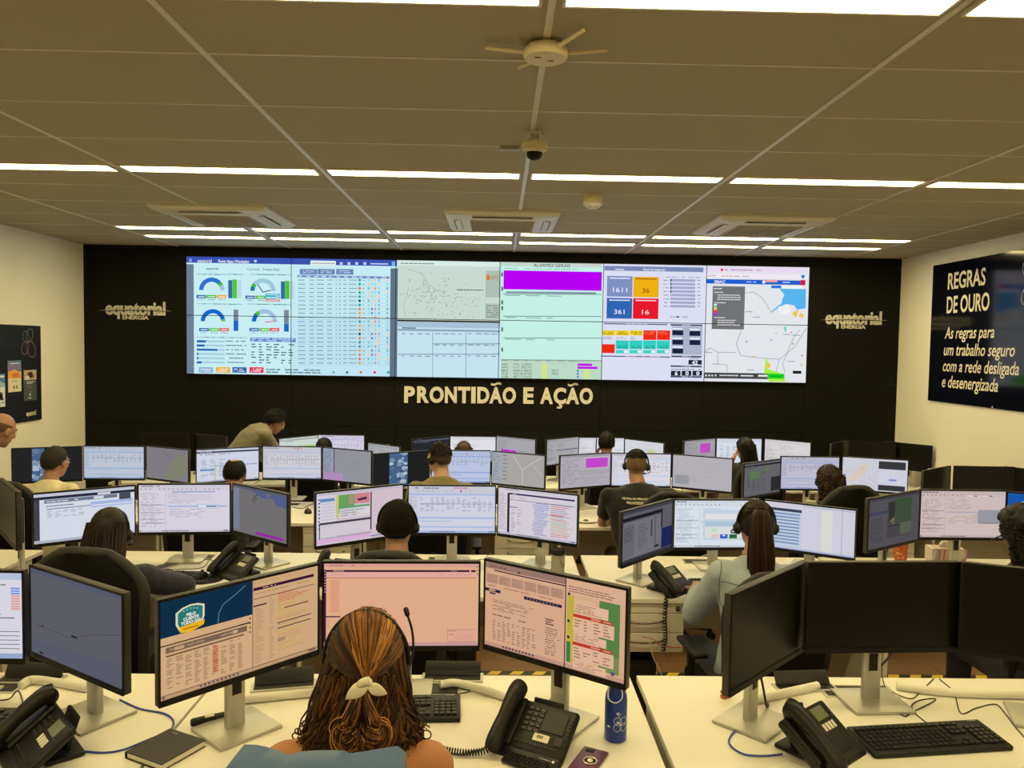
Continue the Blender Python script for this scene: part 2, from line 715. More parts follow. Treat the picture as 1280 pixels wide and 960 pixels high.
ac = air_conditioner(at_z(625, 276, CEIL).x + .02, 7.02, 'ceiling cassette air conditioner above the middle of the video wall')
dup(ac, (at_z(292, 272, CEIL).x, 7.02, CEIL), 0, 'ceiling cassette air conditioner on the left, above the dashboard screens')
dup(ac, (2.33, 7.02, CEIL), 0, 'ceiling cassette air conditioner on the right, above the map screen')

# wireless access point with four aerials
p = at_z(682, 72, CEIL - .05)
t = thing('wireless_access_point', 'round cream wireless access point with four stick aerials under the ceiling', 'access point', (p.x, p.y, CEIL))
APC = mat('aged_white_plastic', rgb(226, 214, 178), .45)
MB().lathe([(.001, -.012), (.075, -.012), (.085, -.03), (.085, -.045), (.078, -.056), (.001, -.058)], n=36).build('body', APC, t, 40)
MB().cyl((0, .02, -.012), (0, .02, 0), .055, n=24).box((.02, .05, -.008), (.05, .03, .014)).build('mount', BLACK, t)
MB().box((-.03, -.02, -.0578), (.022, .006, .002)).box((.02, .01, -.0578), (.022, .006, .002)).build('emblem', DARK, t, 0)
for a, L in ((184, .13), (-4, .13), (302, .13), (118, .11)):
    d = V((cos(radians(a)), sin(radians(a)), 0))
    c = V((0, 0, -.036))
    up = V((0, 0, .012))
    MB().tube([c + d * .075, c + d * .1 + up * .3, c + d * (.1 + L) + up], [.006, .0085, .0075], 10).build('aerial', APC, t)

# dome camera with its bracket, and the cable cover beside it
p = at_z(668, 186, CEIL - .09)
t = thing('dome_camera', 'white dome security camera with dark lens under the ceiling', 'security camera', (p.x, p.y, CEIL))
MB().box((0, .02, -.02), (.07, .10, .04), r=.006).box((0, -.02, -.045), (.045, .03, .05), r=.004, mi=1).build('bracket', [WHITE, SILVER], t)
MB().lathe([(.001, -.05), (.062, -.055), (.07, -.07), (.064, -.098), (.045, -.105), (.001, -.105)], n=32).build('body', APC, t, 40)
MB().lathe([(.046, -.104), (.045, -.12), (.036, -.138), (.02, -.148), (.001, -.151)], n=28).build('lens_dome', GLASS_OFF, t, 60)
MB().lathe([(.048, -.103), (.05, -.109), (.046, -.112)], n=28).build('dome_ring', WHITE, t, 60)
p = at_z(637, 185, CEIL - .01)
tag(MB().box((p.x, p.y, CEIL - .012), (.11, .035, .024), r=.004).build('cable_junction_box', SILVER), 'small grey junction box on the ceiling left of the dome camera', 'junction box')
# motion sensor
p = at_z(741, 252, CEIL - .05)
t = thing('motion_sensor', 'small round white motion sensor under the ceiling right of centre', 'sensor', (p.x, p.y, CEIL))
MB().lathe([(.001, 0), (.07, 0), (.07, -.055), (.062, -.06), (.001, -.06)], n=28).build('base', APC, t, 40)
MB().lathe([(.062, -.058), (.074, -.066), (.060, -.085), (.035, -.10), (.001, -.102)], n=28).build('housing', WHITE, t, 40)
for s_ in (-1, 1):
    MB().ell((s_ * .022, -.034, -.085), (.012, .012, .012), nu=12, nv=8).build('lens', BLACK, t, 180)
# ------------------------------------------------------------------ video wall
WT, HT = 6 * PW, 2 * PH
VY = YW - .06
vw = Art(WT, HT)


def crop(ox, oy, k):
    def f(cx, cy):
        p = at_y(ox + cx * k, oy + cy * k, VY)
        return ((p.x - VX) / WT, (VZ - p.z) / HT)
    return f


cA, cB, cC = crop(230, 310, .2109), crop(490, 310, .2109), crop(740, 320, .2109)


def vr(c, x0, y0, x1, y1, col, lay=1):
    a, b = c(x0, y0), c(x1, y1)
    vw.rect(a[0], a[1], b[0], b[1], hx(col), lay)


def vt(c, txt, x, y, h, col, lay=3, wd=None, bold=.01, mid=False):
    a = c(x, y)
    b = c(x + (wd or 10), y)
    vw.text(txt, a[0], a[1], h * .2109 / FPX * VY / HT, hx(col), lay, w=(b[0] - a[0]) if wd else None, bold=bold, mid=mid)


def vwords(c, x0, y0, x1, y1, n, col, lay=2, **k):
    a, b = c(x0, y0), c(x1, y1)
    vw.words(a[0], a[1], b[0], b[1], n, hx(col), lay, **k)


def vtable(c, x0, y0, x1, y1, nc, nr, col, lay=2, **k):
    a, b = c(x0, y0), c(x1, y1)
    vw.table(a[0], a[1], b[0], b[1], nc, nr, hx(col), lay, **k)


def vl(c, pts, t, col, lay=2):
    vw.line([c(*p) for p in pts], t, hx(col), lay)


def varc(c, x, y, r0, r1, a0, a1, col, lay=2):
    k = .2109 / FPX * VY
    a = c(x, y)
    vw.arc(a[0], a[1], r0 * k, r1 * k, a0, a1, hx(col), lay)


def vdisc(c, x, y, r, col, lay=2):
    a = c(x, y)
    vw.disc(a[0], a[1], r * .2109 / FPX * VY, hx(col), lay)


# dashboard (two columns of displays on the left)
vr(cA, 0, 30, 1262, 780, '#c8eef4', 0)
vr(cA, 0, 95, 60, 780, '#6f7f92', 1)
vr(cA, 1224, 120, 1262, 780, '#5f7388', 1)
vr(cA, 0, 30, 1262, 108, '#3a52ae', 1)
vr(cA, 640, 108, 1224, 780, '#bfe2f2', 0)
vt(cA, 'equatorial', 80, 85, 20, '#e8f0ff', wd=84)
vt(cA, 'Power Apps | Priorizador', 204, 86, 17, '#f0f4ff', wd=184, bold=.02)
vdisc(cA, 423, 78, 8, '#c8d4ff')
for i in range(3):
    vr(cA, 30, 64 + i * 7, 46, 67 + i * 7, '#c8d4ff', 2)
vr(cA, 750, 74, 900, 104, '#e6eef0', 2)
vwords(cA, 762, 84, 895, 98, 1, '#7a8a92', 3, fill=1, jit=0)
for x in (932, 978, 1024, 1072):
    vr(cA, x - 8, 84, x + 8, 100, '#c8d4ff', 2)
vwords(cA, 1105, 86, 1210, 102, 1, '#d8e4ff', 2, fill=1, jit=0)
vr(cA, 1232, 80, 1252, 108, '#7ab0e8', 2)
vt(cA, 'equatorial', 133, 128, 14, '#30406a', wd=70)
vt(cA, 'Carrorio - Tempo Real', 375, 132, 16, '#6a7a86', wd=190)
for x0, y0, x1 in ((75, 150, 250), (255, 150, 350), (390, 152, 640), (75, 326, 350), (375, 328, 640), (75, 524, 375)):
    vr(cA, x0, y0, x1, y0 + 12, '#a9d2dc', 1)
    vwords(cA, x0 + 40, y0 + 1, x1 - 30, y0 + 12, 1, '#5a7a88', 2, jit=0)
for x, y, r, segs in ((165, 250, 74, ((180, 45, '#2f6fd0'), (45, 28, '#3fc020'), (28, 0, '#9fc4d8'))),
                      (468, 255, 74, ((180, 158, '#2f6fb0'), (158, 140, '#3fc020'), (140, 0, '#9fc8dc'))),
                      (172, 435, 72, ((180, 12, '#1468cc'), (12, 0, '#7fc070'))),
                      (477, 437, 74, ((180, 138, '#1468cc'), (138, 120, '#4fc020'), (120, 0, '#a6bfdc')))):
    for a0, a1, c_ in segs:
        varc(cA, x, y, r * .66, r, a0, a1, c_)
vl(cA, [(430, 205), (468, 262), (515, 250)], .012, '#4a5a66')
vl(cA, [(480, 440), (548, 432)], .012, '#e06a9a')
for x, y, cs in ((74, 278, ('#2a62a8', '#4fc020', '#f0a820')), (364, 282, ('#2a62a8', '#4fc020', '#20b0a8')), (90, 474, ('#2a62b8', '#58c820', '#e85030')), (388, 474, ('#2a62b8', '#58c820', '#e8304a'))):
    for k, c_ in enumerate(cs):
        vr(cA, x + k * 60, y, x + k * 60 + 57, y + 20, c_, 2)
        vwords(cA, x + k * 60 + 10, y + 4, x + k * 60 + 50, y + 17, 1, '#e8f4f8', 3, fill=1, jit=0)
        vwords(cA, x + k * 60 + 6, y + 24, x + k * 60 + 52, y + 34, 1, '#7a9aa4', 3, jit=0)
for y, c_ in ((270, '#20a8c0'), (286, '#30a8d0'), (304, '#e05040')):
    vr(cA, 482, y, 568, y + 14, c_, 3)
    vwords(cA, 488, y + 2, 562, y + 13, 1, '#e8f8ff', 4, fill=1, jit=0)
for x, y0, y1, cs in ((262, 190, 298, ('#2f6fb0', '#4fc820', '#bcd8e8')), (574, 198, 302, ('#2f6fb0', '#4fc820', '#bcd8e8'))):
    for k, c_ in enumerate(cs):
        vr(cA, x + k * 26, y0 - (4 if k == 1 else 0), x + k * 26 + 25, y1, c_, 2)
for x, s0, s1, s2 in ((294, 365, 428, 492), (593, 367, 450, 496)):
    vr(cA, x, s0, x + 28, s1, '#7d8794', 2)
    vr(cA, x, s1, x + 28, s2, '#1a66c4', 2)
for k, ln in enumerate((54, 46, 122, 10, 10, 28)):
    y = 546 + k * 25
    vr(cA, 76, y, 242, y + 14, '#a6cede', 1)
    vr(cA, 76, y, 76 + ln, y + 14, '#1a66b4', 2)
    vwords(cA, 250, y, 370, y + 14, 1, '#4a6a7a', 2, jit=.2)
vr(cA, 392, 530, 662, 558, '#5f86c8', 1)
vwords(cA, 400, 532, 655, 556, 2, '#d8e8ff', 2, jit=0)
vtable(cA, 396, 562, 660, 690, 6, 8, '#4a6472')
for x, c_ in ((88, '#8ab0d0'), (190, '#f0b020'), (287, '#2a62a8'), (388, '#e83050')):
    vr(cA, x, 706, x + 84, 740, c_, 1)
    vwords(cA, x + 10, 712, x + 76, 736, 2, '#f0f6ff', 2, jit=.2)
vwords(cA, 486, 712, 810, 748, 2, '#5a7a8a', 2, jit=0)
for x in (687, 792, 902):
    vr(cA, x, 124, x + 102, 158, '#6a86b8', 1)
    vwords(cA, x + 18, 130, x + 86, 152, 2, '#c8dcf4', 2, jit=.1)
vr(cA, 672, 160, 1218, 182, '#6a86c0', 1)
vtable(cA, 676, 160, 1215, 182, 12, 1, '#d8e8ff', 2)
for r in range(21):
    y = 190 + r * 24.6
    vl(cA, [(676, y + 13), (1216, y + 13)], .004, '#9cc8da', 1)
    for x0, x1 in ((676, 722), (742, 772), (786, 830), (848, 882), (898, 908), (918, 932), (944, 966), (976, 1028)):
        vwords(cA, x0, y - 5, x1, y + 5, 1, '#4a6a84', 2, fill=1, jit=.2)
    vdisc(cA, 1041, y, 8, random.choice(['#e8782a', '#20a098', '#e8782a', '#183a70', '#20a0b0', '#f0a020']))
    vwords(cA, 1056, y - 4, 1078, y + 5, 1, '#4a8a9a', 2, fill=1)
    for x, c_ in ((1094, '#60c0d8'), (1114, '#6a80d0'), (1134, '#f08090'), (1156, '#90b0e0'), (1205, '#80b0c0')):
        vr(cA, x - 6, y - 6, x + 6, y + 6, random.choice([c_, '#90d4e4', '#f0c8a0']), 2)
for x, c_ in ((886, '#80b0c0'), (967, '#4a6a84'), (1048, '#e8782a'), (1130, '#e03050'), (1210, '#20a088')):
    vdisc(cA, x, 737, 8, c_)
# network sketch over the pending table
vr(cB, 26, 60, 640, 434, '#c6dcd2', 0)
vr(cB, 34, 74, 640, 112, '#d8ece6', 1)
vwords(cB, 50, 84, 250, 100, 1, '#6a7a74', 2, fill=1, jit=0)
vr(cB, 556, 134, 640, 420, '#aebfb4', 1)
vr(cB, 560, 160, 580, 190, '#e8783a', 2)
vwords(cB, 585, 162, 634, 190, 3, '#a07850', 2, jit=.2)
vr(cB, 556, 292, 640, 330, '#c8dcd2', 2)
vwords(cB, 560, 336, 636, 416, 6, '#7a8a80', 2, jit=.3)
RR = random.Random(5)
for k in range(230):
    a = RR.random()
    if a < .6:
        x, y = RR.gauss(250, 85), RR.gauss(250, 42)
    else:
        x, y = RR.uniform(90, 510), RR.uniform(280, 415)
    if 50 < x < 540 and 120 < y < 420:
        vr(cB, x, y, x + RR.uniform(3, 7), y + RR.uniform(2, 5), RR.choice(['#6a7a74', '#7c8c86', '#55655f']), 2)
vl(cB, [(90, 125), (180, 150), (210, 210), (215, 260)], .006, '#a4b8ae')
vl(cB, [(100, 230), (70, 340), (80, 410)], .006, '#a4b8ae')
vwords(cB, 384, 242, 540, 256, 1, '#3c4a44', 2, fill=1, jit=0)
vr(cB, 26, 434, 640, 780, '#c4e2f0', 0)
vr(cB, 34, 434, 640, 478, '#a8c2d6', 1)
vr(cB, 34, 478, 640, 500, '#8ea8bc', 1)
vwords(cB, 60, 466, 140, 482, 1, '#2c3c4c', 2, fill=1, jit=0)
for x in (241, 438):
    vl(cB, [(x, 500), (x, 770)], .006, '#6c8496', 2)
for y, x0 in ((568, 241), (630, 34)):
    vl(cB, [(x0, y), (640, y)], .012, '#8aa4b8', 1)
for y in (508, 575, 640):
    for x in (54, 250, 446):
        if y != 575 or x > 60:
            vtable(cB, x, y - 6, x + 185, y + 8, 4, 1, '#6a8294', fill=1)
# general alarms
vr(cB, 646, 60, 1245, 780, '#c4f0e6', 0)
vr(cB, 646, 70, 1245, 116, '#c8d6d0', 1)
vt(cB, 'ALARMES GERAIS', 840, 112, 20, '#2a302e', wd=216, bold=.0)
vwords(cB, 664, 118, 1100, 130, 1, '#4a5a54', 2, jit=0)
vr(cB, 662, 132, 1242, 254, '#b800f4', 1)
vl(cB, [(676, 262), (1210, 268)], .02, '#7a90a0', 1)
for y in (282, 413, 542):
    vl(cB, [(660, y - 9), (1240, y - 7)], .01, '#7c988e', 1)
    vtable(cB, 662, y - 6, 1030, y + 8, 3, 1, '#5c746a', fill=1)
for y in (145, 230, 310, 345, 470, 590):
    vr(cB, 648, y, 658, y + 24, '#5c6c66', 2)
vr(cB, 646, 660, 1245, 780, '#bcd8c6', 1)
vl(cB, [(646, 662), (1245, 668)], .012, '#8a9c90', 2)
vtable(cB, 650, 663, 1240, 678, 9, 1, '#6a7c70', 3)
for k, (a, b) in enumerate((('SAZ', '1152  3 (SZ1)'), ('NPG', '1117  (B1171)'), ('BRG', '10462-6 (BDG)'), ('ITA', '5752-44 (ITZ6)'), ('COR', '487 17 (CAZ)'))):
    y = 694 + k * 18.6
    vt(cB, a, 650, y, 13, '#3a4a44', wd=38, bold=0)
    vt(cB, b, 718, y, 13, '#3a4a44', wd=110, bold=0)
    if k in (2, 3):
        vt(cB, 'TRCY', 944, y + 2, 13, '#3a4a44', wd=44, bold=0)
for x0, y0, y1, c_ in ((888, 682, 776, '#d2e48a'), (1140, 706, 776, '#d2e48a')):
    vr(cB, x0, y0, x0 + 30, y1, c_, 2)
vr(cB, 1100, 684, 1186, 700, '#c018e8', 3)
vr(cB, 1100, 702, 1218, 718, '#c018e8', 3)
for y in (722, 740, 758):
    vr(cB, 1097, y, 1105, y + 12, '#3a60c8', 3)
# integration counters
vr(cC, 58, 40, 668, 745, '#dcdff4', 0)
vr(cC, 74, 58, 660, 96, '#7a88b4', 1)
vwords(cC, 138, 72, 190, 86, 1, '#f4f4ff', 2, fill=1, jit=0)
vt(cC, 'Painel de integração', 304, 86, 14, '#eceeff', wd=130)
for i, j, n, c_, tc in ((0, 0, '1611', '#7f90c4', '#f4f6ff'), (1, 0, '36', '#f0b012', '#8a4a10'), (0, 1, '361', '#2f66b4', '#f4f6ff'), (1, 1, '16', '#e8182c', '#ffe8e8')):
    x0, y0 = (90, 118) if (i, j) == (0, 0) else (246, 122) if j == 0 else (88, 248) if i == 0 else (244, 250)
    vr(cC, x0, y0, x0 + 148, y0 + 124, c_, 1)
    vwords(cC, x0 + 14, y0 + 6, x0 + 136, y0 + 22, 1, tc, 2, fill=1, jit=0)
    vt(cC, n, x0 + (34 if n == '1611' else 52 if n != '361' else 42), y0 + 96, 28, tc, wd=84 if n == '1611' else 42 if n != '361' else 62, bold=.0)
for r in range(8):
    y = 136 + r * 22
    vr(cC, 464, y, 612, y + 17, '#a4a8cc', 1)
    vwords(cC, 424, y + 2, 454, y + 15, 1, '#7a80a0', 2, jit=0)
    vwords(cC, 624, y + 2, 642, y + 15, 1, '#7a80a0', 2, jit=0)
    if r in (0, 1, 2, 3):
        vr(cC, 464, y, 470, y + 17, '#2a3a6a', 2)
vwords(cC, 440, 120, 640, 132, 1, '#8a90b0', 2, jit=0)
vwords(cC, 466, 354, 570, 368, 1, '#8a90b0', 2, jit=0)
vdisc(cC, 508, 361, 6, '#2a3a8a', 3)
for x0, x1, y in ((72, 446, 398), (466, 654, 404), (54, 462, 590), (470, 648, 590), (466, 650, 648), (466, 650, 710)):
    vr(cC, x0, y, x1, y + 12, '#3c4462', 1)
    vwords(cC, x0 + (x1 - x0) * .35, y + 1, x1 - 30, y + 11, 1, '#c8ccde', 2)
for k in range(5):
    x = 62 + k * 81
    c0 = '#f0d020' if k < 3 else '#f02a12'
    vr(cC, x, 440, x + 76, 498 if k > 2 else 472, c0, 1)
    vwords(cC, x + 6, 446, x + 70, 468, 2, '#8a6a10' if k < 3 else '#ff7a60', 2, jit=.2)
    if k < 3:
        vwords(cC, x + 4, 476, x + 60, 496, 2, '#a08a90', 2)
    if k == 0:
        vr(cC, 58, 522, 134, 576, '#f02a12', 1)
    else:
        vr(cC, x - 2, 500, x + 74, 552, '#30cfc0', 1)
        vwords(cC, x + 10, 528, x + 66, 550, 2, '#127a80', 2, jit=.1)
        vr(cC, x - 2, 556, x + 70, 578, '#40d4c8', 1)
        vr(cC, x + 46, 560, x + 68, 574, '#f0f4ff', 2)
vr(cC, 474, 416, 650, 586, '#aab2cc', 1)
for x, y in ((476, 440), (578, 444), (476, 496), (578, 498), (476, 548)):
    vr(cC, x, y, x + 64, y + 30, '#1a2440', 2)
    vr(cC, x, y - 14, x + 60, y - 3, '#e8ecf8', 2)
vr(cC, 572, 616, 650, 644, '#1c2440', 2)
vt(cC, '42', 592, 642, 22, '#ffffff', wd=34, bold=.02)
vwords(cC, 580, 602, 640, 612, 1, '#6a7090', 2)
for x, n in ((468, '6'), (532, '0'), (596, '0')):
    vr(cC, x, 680, x + 56, 710, '#1c2440', 2)
    vt(cC, n, x + 22, 706, 22, '#ffffff', wd=18, bold=.02)
vwords(cC, 470, 666, 645, 678, 1, '#6a7090', 2, jit=0)
# lightning map
vr(cC, 668, 40, 1290, 760, '#e2e6ea', 0)
vr(cC, 676, 62, 1280, 104, '#e8daf0', 1)
vdisc(cC, 770, 82, 8, '#e03040')
vwords(cC, 786, 74, 1000, 92, 1, '#a898b0', 2, jit=0)
vr(cC, 676, 104, 1280, 136, '#f2e6f4', 1)
vwords(cC, 690, 112, 930, 126, 1, '#a898b0', 2, jit=0)
vdisc(cC, 1250, 122, 11, '#1880d8')
vr(cC, 676, 136, 1236, 172, '#1f5ed0', 2)
vt(cC, 'SMAC', 724, 160, 17, '#eaf0ff', wd=66, bold=.02)
vr(cC, 1028, 140, 1098, 156, '#f0a0a0', 3)
vdisc(cC, 1018, 154, 10, '#f0f6ff', 3)
vwords(cC, 915, 148, 975, 160, 1, '#c8dcff', 3, jit=0)
vwords(cC, 1130, 150, 1175, 162, 1, '#e8f0ff', 3, jit=0)
vr(cC, 1236, 142, 1264, 174, '#e01838', 3)
vr(cC, 1062, 174, 1122, 192, '#2a78d8', 3)
vr(cC, 1122, 176, 1246, 194, '#f4f4fa', 2)
vw.poly([cC(*p) for p in ((1110, 194), (1268, 196), (1266, 310), (1215, 318), (1196, 292), (1150, 284), (1118, 300), (1130, 250), (1140, 230))], hx('#58b4ee'), 2)
vw.poly([cC(*p) for p in ((1050, 340), (1110, 288), (1140, 282), (1112, 300), (1075, 330))], hx('#6cbcec'), 2)
vw.poly([cC(*p) for p in ((1105, 300), (1160, 290), (1185, 320), (1150, 350), (1110, 340))], hx('#eef0ee'), 3)
for x, y in ((1196, 340), (1212, 330), (1234, 350), (1246, 356), (1206, 352)):
    vw.poly([cC(x - 8, y + 10), cC(x, y - 14), cC(x + 10, y - 8), cC(x + 4, y + 12)], hx('#f0c030'), 3)
vl(cC, [(900, 220), (960, 215), (1010, 250), (1060, 330)], .008, '#a8b0b8', 2)
vl(cC, [(885, 440), (855, 520), (880, 590), (1000, 605), (1110, 612), (1200, 540), (1270, 430)], .008, '#a2aab2', 2)
vl(cC, [(668, 570), (700, 545), (745, 570), (850, 572)], .008, '#a2aab2', 2)
vl(cC, [(745, 570), (745, 640), (800, 645), (800, 690)], .007, '#a2aab2', 2)
vl(cC, [(1110, 612), (1090, 690)], .007, '#a2aab2', 2)
vl(cC, [(1145, 690), (1130, 640), (1200, 470), (1230, 440)], .007, '#a2aab2', 2)
vw.poly([cC(*p) for p in ((1136, 425), (1146, 415), (1154, 440), (1146, 452))], hx('#58d8d0'), 2)
for x, y, c_ in ((916, 508, '#7a8ac0'), (1062, 498, '#7a8ac0'), (1090, 458, '#f0b050'), (1182, 452, '#e06a60'), (1190, 520, '#e06a60'), (958, 596, '#e8a030'), (1245, 590, '#e06050'), (1242, 645, '#d0a040')):
    vdisc(cC, x, y, 5, c_)
for x, y in ((930, 330), (975, 362), (1155, 465), (1210, 470), (690, 572), (735, 640), (1180, 625), (940, 675)):
    vwords(cC, x - 22, y - 6, x + 22, y + 6, 1, '#9098a0', 2, fill=1, jit=0)
vw.poly([cC(*p) for p in ((1030, 600), (1050, 640), (1040, 670), (1110, 690), (1150, 745), (1050, 745), (1020, 690))], hx('#a8f040'), 2)
vdisc(cC, 1045, 650, 14, '#f0c840', 3)
vr(cC, 716, 178, 900, 436, '#717377', 2)
vwords(cC, 722, 186, 770, 200, 1, '#e8e8ea', 3, fill=1, jit=0)
for y, n in ((208, 1), (224, 3), (270, 1), (358, 1), (374, 3)):
    vwords(cC, 724 + (20 if n > 1 else 0), y, 880 if n > 1 else 800, y + 14 * n, n, '#d6d6d8', 3, fill=.9, jit=.4)
for k, c_ in enumerate(('#f0f0f0', '#40d0b0', '#e0e060', '#f0a030', '#e03030', '#d030c0', '#6040e0')):
    vr(cC, 722, 284 + k * 10, 740, 293 + k * 10, c_, 3)
vr(cC, 664, 690, 1044, 730, '#46484c', 2)
for x in (676, 694, 712, 732):
    vdisc(cC, x, 708, 6, '#d8d8d8', 3)
vwords(cC, 756, 700, 866, 716, 1, '#e0e0e0', 3, fill=1, jit=0)
vr(cC, 880, 706, 955, 714, '#e8e8e8', 3)
vr(cC, 985, 704, 1040, 716, '#e8e8e8', 3)
vr(cC, 1044, 696, 1140, 728, '#18d828', 3)
vwords(cC, 1052, 704, 1130, 720, 1, '#0a8a14', 4, fill=1, jit=0)
vr(cC, 1190, 680, 1240, 698, '#1c1c20', 3)

t = thing('video_wall', 'wide video wall of twelve lit displays on the black wall', 'video wall', (VX + WT / 2, VY, VZ - HT / 2))
for c in range(6):
    for r in range(2):
        a = vw.clip(c * PW + .004, r * PH + .004, (c + 1) * PW - .004, (r + 1) * PH - .004)
        m = MB()
        ctr = V(((c + .5) * PW - WT / 2, 0, HT / 2 - (r + .5) * PH))
        pn = MB().box(ctr + V((0, .031, 0)), (PW - .0012, .06, PH - .0012)).build('display_panel', BEZEL, t, smooth=0)
        a.into(m, Matrix.Translation(ctr) @ FACE)
        m.build('screen', SCREEN, pn, smooth=0)


# ------------------------------------------------------------------ raised lettering
LETTER = mat('letter_cream', rgb(214, 211, 205), .5)


def text_solid(txt, wd, ch, bold, depth, shear=0):
    cu = bpy.data.curves.new('t', 'FONT')
    cu.body, cu.offset, cu.extrude, cu.shear, cu.resolution_u = txt, bold, .01, shear, 4
    o = bpy.data.objects.new('t', cu)
    COL.objects.link(o)
    me = bpy.data.meshes.new_from_object(o.evaluated_get(bpy.context.evaluated_depsgraph_get()))
    bpy.data.objects.remove(o)
    xs = [v.co.x for v in me.vertices]
    x0, W = min(xs), max(xs) - min(xs)
    mb = MB()
    mb.add([((v.co.x - x0) / W * wd - wd / 2, -(v.co.z + .01) * depth / .02, v.co.y / CAPH * ch) for v in me.vertices], [tuple(p.vertices) for p in me.polygons])
    bpy.data.meshes.remove(me)
    return mb


LY = YW - .001
LET = MB()
k = YW / FPX
x_ref, z_ref = at_y(622, 504, LY).x, at_y(622, 504, LY).z
for ch_, xa, xb in (('P', 108, 165), ('R', 177, 240), ('O', 243, 318), ('N', 325, 388), ('T', 393, 460), ('I', 465, 488), ('D', 497, 561), ('A~', 561, 631), ('O', 632, 703), ('E', 742, 797), ('A', 832, 900), ('C,', 903, 970), ('A~', 970, 1040), ('O', 1042, 1112)):
    fx = .2344
    pa, pb = 480 + xa * fx, 480 + xb * fx
    yb = 503.3 + (pa - 505) * .0085
    a, b = at_y(pa, yb, LY), at_y(pb, yb, LY)
    hgt = 20.6 * k
    m = text_solid(ch_[0], b.x - a.x, hgt, .0 if ch_[0] == 'I' else .042, .02)
    zs = [v[2] for v in m.v]
    q = hgt / (max(zs) - min(zs))
    xo, zo = (a.x + b.x) / 2 - x_ref, a.z - z_ref
    LET.add([(v[0] + xo, v[1], (v[2] - min(zs)) * q + zo) for v in m.v], m.f)
    cx = xo
    if ch_.endswith('~'):
        top, bot = [], []
        for t_ in range(13):
            u = -1 + t_ / 6
            z = zo + hgt * 1.19 + .010 * sin(u * pi)
            top.append((cx + u * .062, z + .013))
            bot.append((cx + u * .062, z - .013))
        LET.prism(bot + top[::-1], FACE @ Matrix.Identity(4), .02)
    if ch_.endswith(','):
        LET.prism([(cx - .012, zo + .005), (cx + .016, zo + .005), (cx + .034, zo - .020), (cx + .026, zo - .046), (cx - .004, zo - .056), (cx - .034, zo - .050), (cx - .030, zo - .030), (cx - .004, zo - .034), (cx + .004, zo - .024), (cx - .010, zo - .016)], FACE @ Matrix.Identity(4), .02)
o = LET.build('wall_lettering', LETTER, smooth=0)
o.location = (x_ref, LY, z_ref)
tag(o, 'bold cream capital letters reading PRONTIDÃO E AÇÃO on the black wall', 'lettering')


def logo(x0, x1, yb, cap, xe0, xe1, ye, side):
    a, b = at_y(x0, yb, LY), at_y(x1, yb, LY)
    t = thing('logo_sign', 'cream company logo lettering on the black wall %s of the video wall' % side, 'logo', ((a.x + b.x) / 2, LY, (a.z + b.z) / 2), 0, 'company logos on the black wall')
    k = VY / FPX
    text_solid('equatorial', b.x - a.x, cap * k, .030, .012).build('name_lettering', LETTER, t, smooth=0)
    e = text_solid('ENERGIA', (xe1 - xe0) * k, 4.6 * k, .022, .012).build('small_lettering', LETTER, t, smooth=0)
    e.location = (0, 0, (yb - ye) * k)
    L = (x1 - x0) * k
    for nm, dz, hh, mt, y in (('stroke_gap', -.006, .011, CLAD, -.0135), ('swoosh', .003, .006, LETTER, -.0145)):
        m = MB()
        top, bot = [], []
        for i in range(25):
            u = -1 + 2 * i / 24
            xx = u * L * .60
            zz = .056 - .014 * u * u + .003 * u + dz
            q = hh * (1 - abs(u) ** 3) / 2 + .0008
            top.append((xx, zz + q))
            bot.append((xx, zz - q))
        m.prism(bot + top[::-1], FACE @ Matrix.Translation((0, 0, -y - .0145 + .0125)), .002)
        m.build(nm, mt, t, smooth=0)
    return t


logo(132.5, 207, 393.2, 16, 154, 186, 399.2, 'left')
logo(1031.5, 1101.5, 405, 16, 1050, 1081, 410.8, 'right')

# ------------------------------------------------------------------ posters on the side walls
RWALL = Matrix(((0, 0, -1, 0), (-1, 0, 0, 0), (0, 1, 0, 0), (0, 0, 0, 1)))
LWALL = Matrix(((0, 0, 1, 0), (1, 0, 0, 0), (0, 1, 0, 0), (0, 0, 0, 1)))
XP = XR - .020
tl, bl = at_x(1168, 332, XP), at_x(1158.5, 500, XP)
py1, pz1, pz0 = tl.y + .02, tl.z, bl.z
PWD = 2.75
PHT = pz1 - pz0
ar = Art(PWD, PHT)


def rp(x, y):
    p = at_x(x, y, XP)
    return ((py1 - p.y) / PWD, (pz1 - p.z) / PHT)


NAVY = hx('#0a0e1e')
for s_, x0, y0, x1, y1, cp, sh, bd in (('REGRAS', 1184.8, 361.2, 1231.8, 356, 19.6, 0, .02), ('DE OURO', 1183.2, 391.7, 1236.6, 387, 20.2, 0, .02),
                                       ('As regras para', 1181, 423.3, 1242.8, 422, 14.2, .22, .012), ('um trabalho seguro', 1179.8, 444, 1268.5, 445.5, 14.2, .22, .012),
                                       ('com a rede desligada', 1178.6, 463.8, 1273.7, 469, 14.4, .22, .012), ('e desenergizada', 1177.5, 483.3, 1247.4, 490, 14.6, .22, .012)):
    a, b, c = rp(x0, y0), rp(x1, y1), rp(x0, y0 - cp)
    ar.text(s_, a[0], (a[1] + b[1]) / 2, a[1] - c[1], hx('#efe8d6'), 1, w=b[0] - a[0], bold=bd, shear=sh)
c0 = rp(1296, 352)
for k in range(4):
    q = radians(45 + 90 * k)
    pts = []
    for i in range(21):
        th = 2 * pi * i / 20
        x, y = .13 + .13 * cos(th), .075 * sin(th)
        pts.append((c0[0] + (x * cos(q) - y * sin(q)) / PWD, c0[1] + (x * sin(q) + y * cos(q)) / PHT))
    ar.line(pts, .008, hx('#b8c0d0'), 1)
ar.line([rp(1239.5, 509.5), rp(1240.5, 507.5), rp(1241, 509.8)], .012, hx('#e8e2d2'), 1)
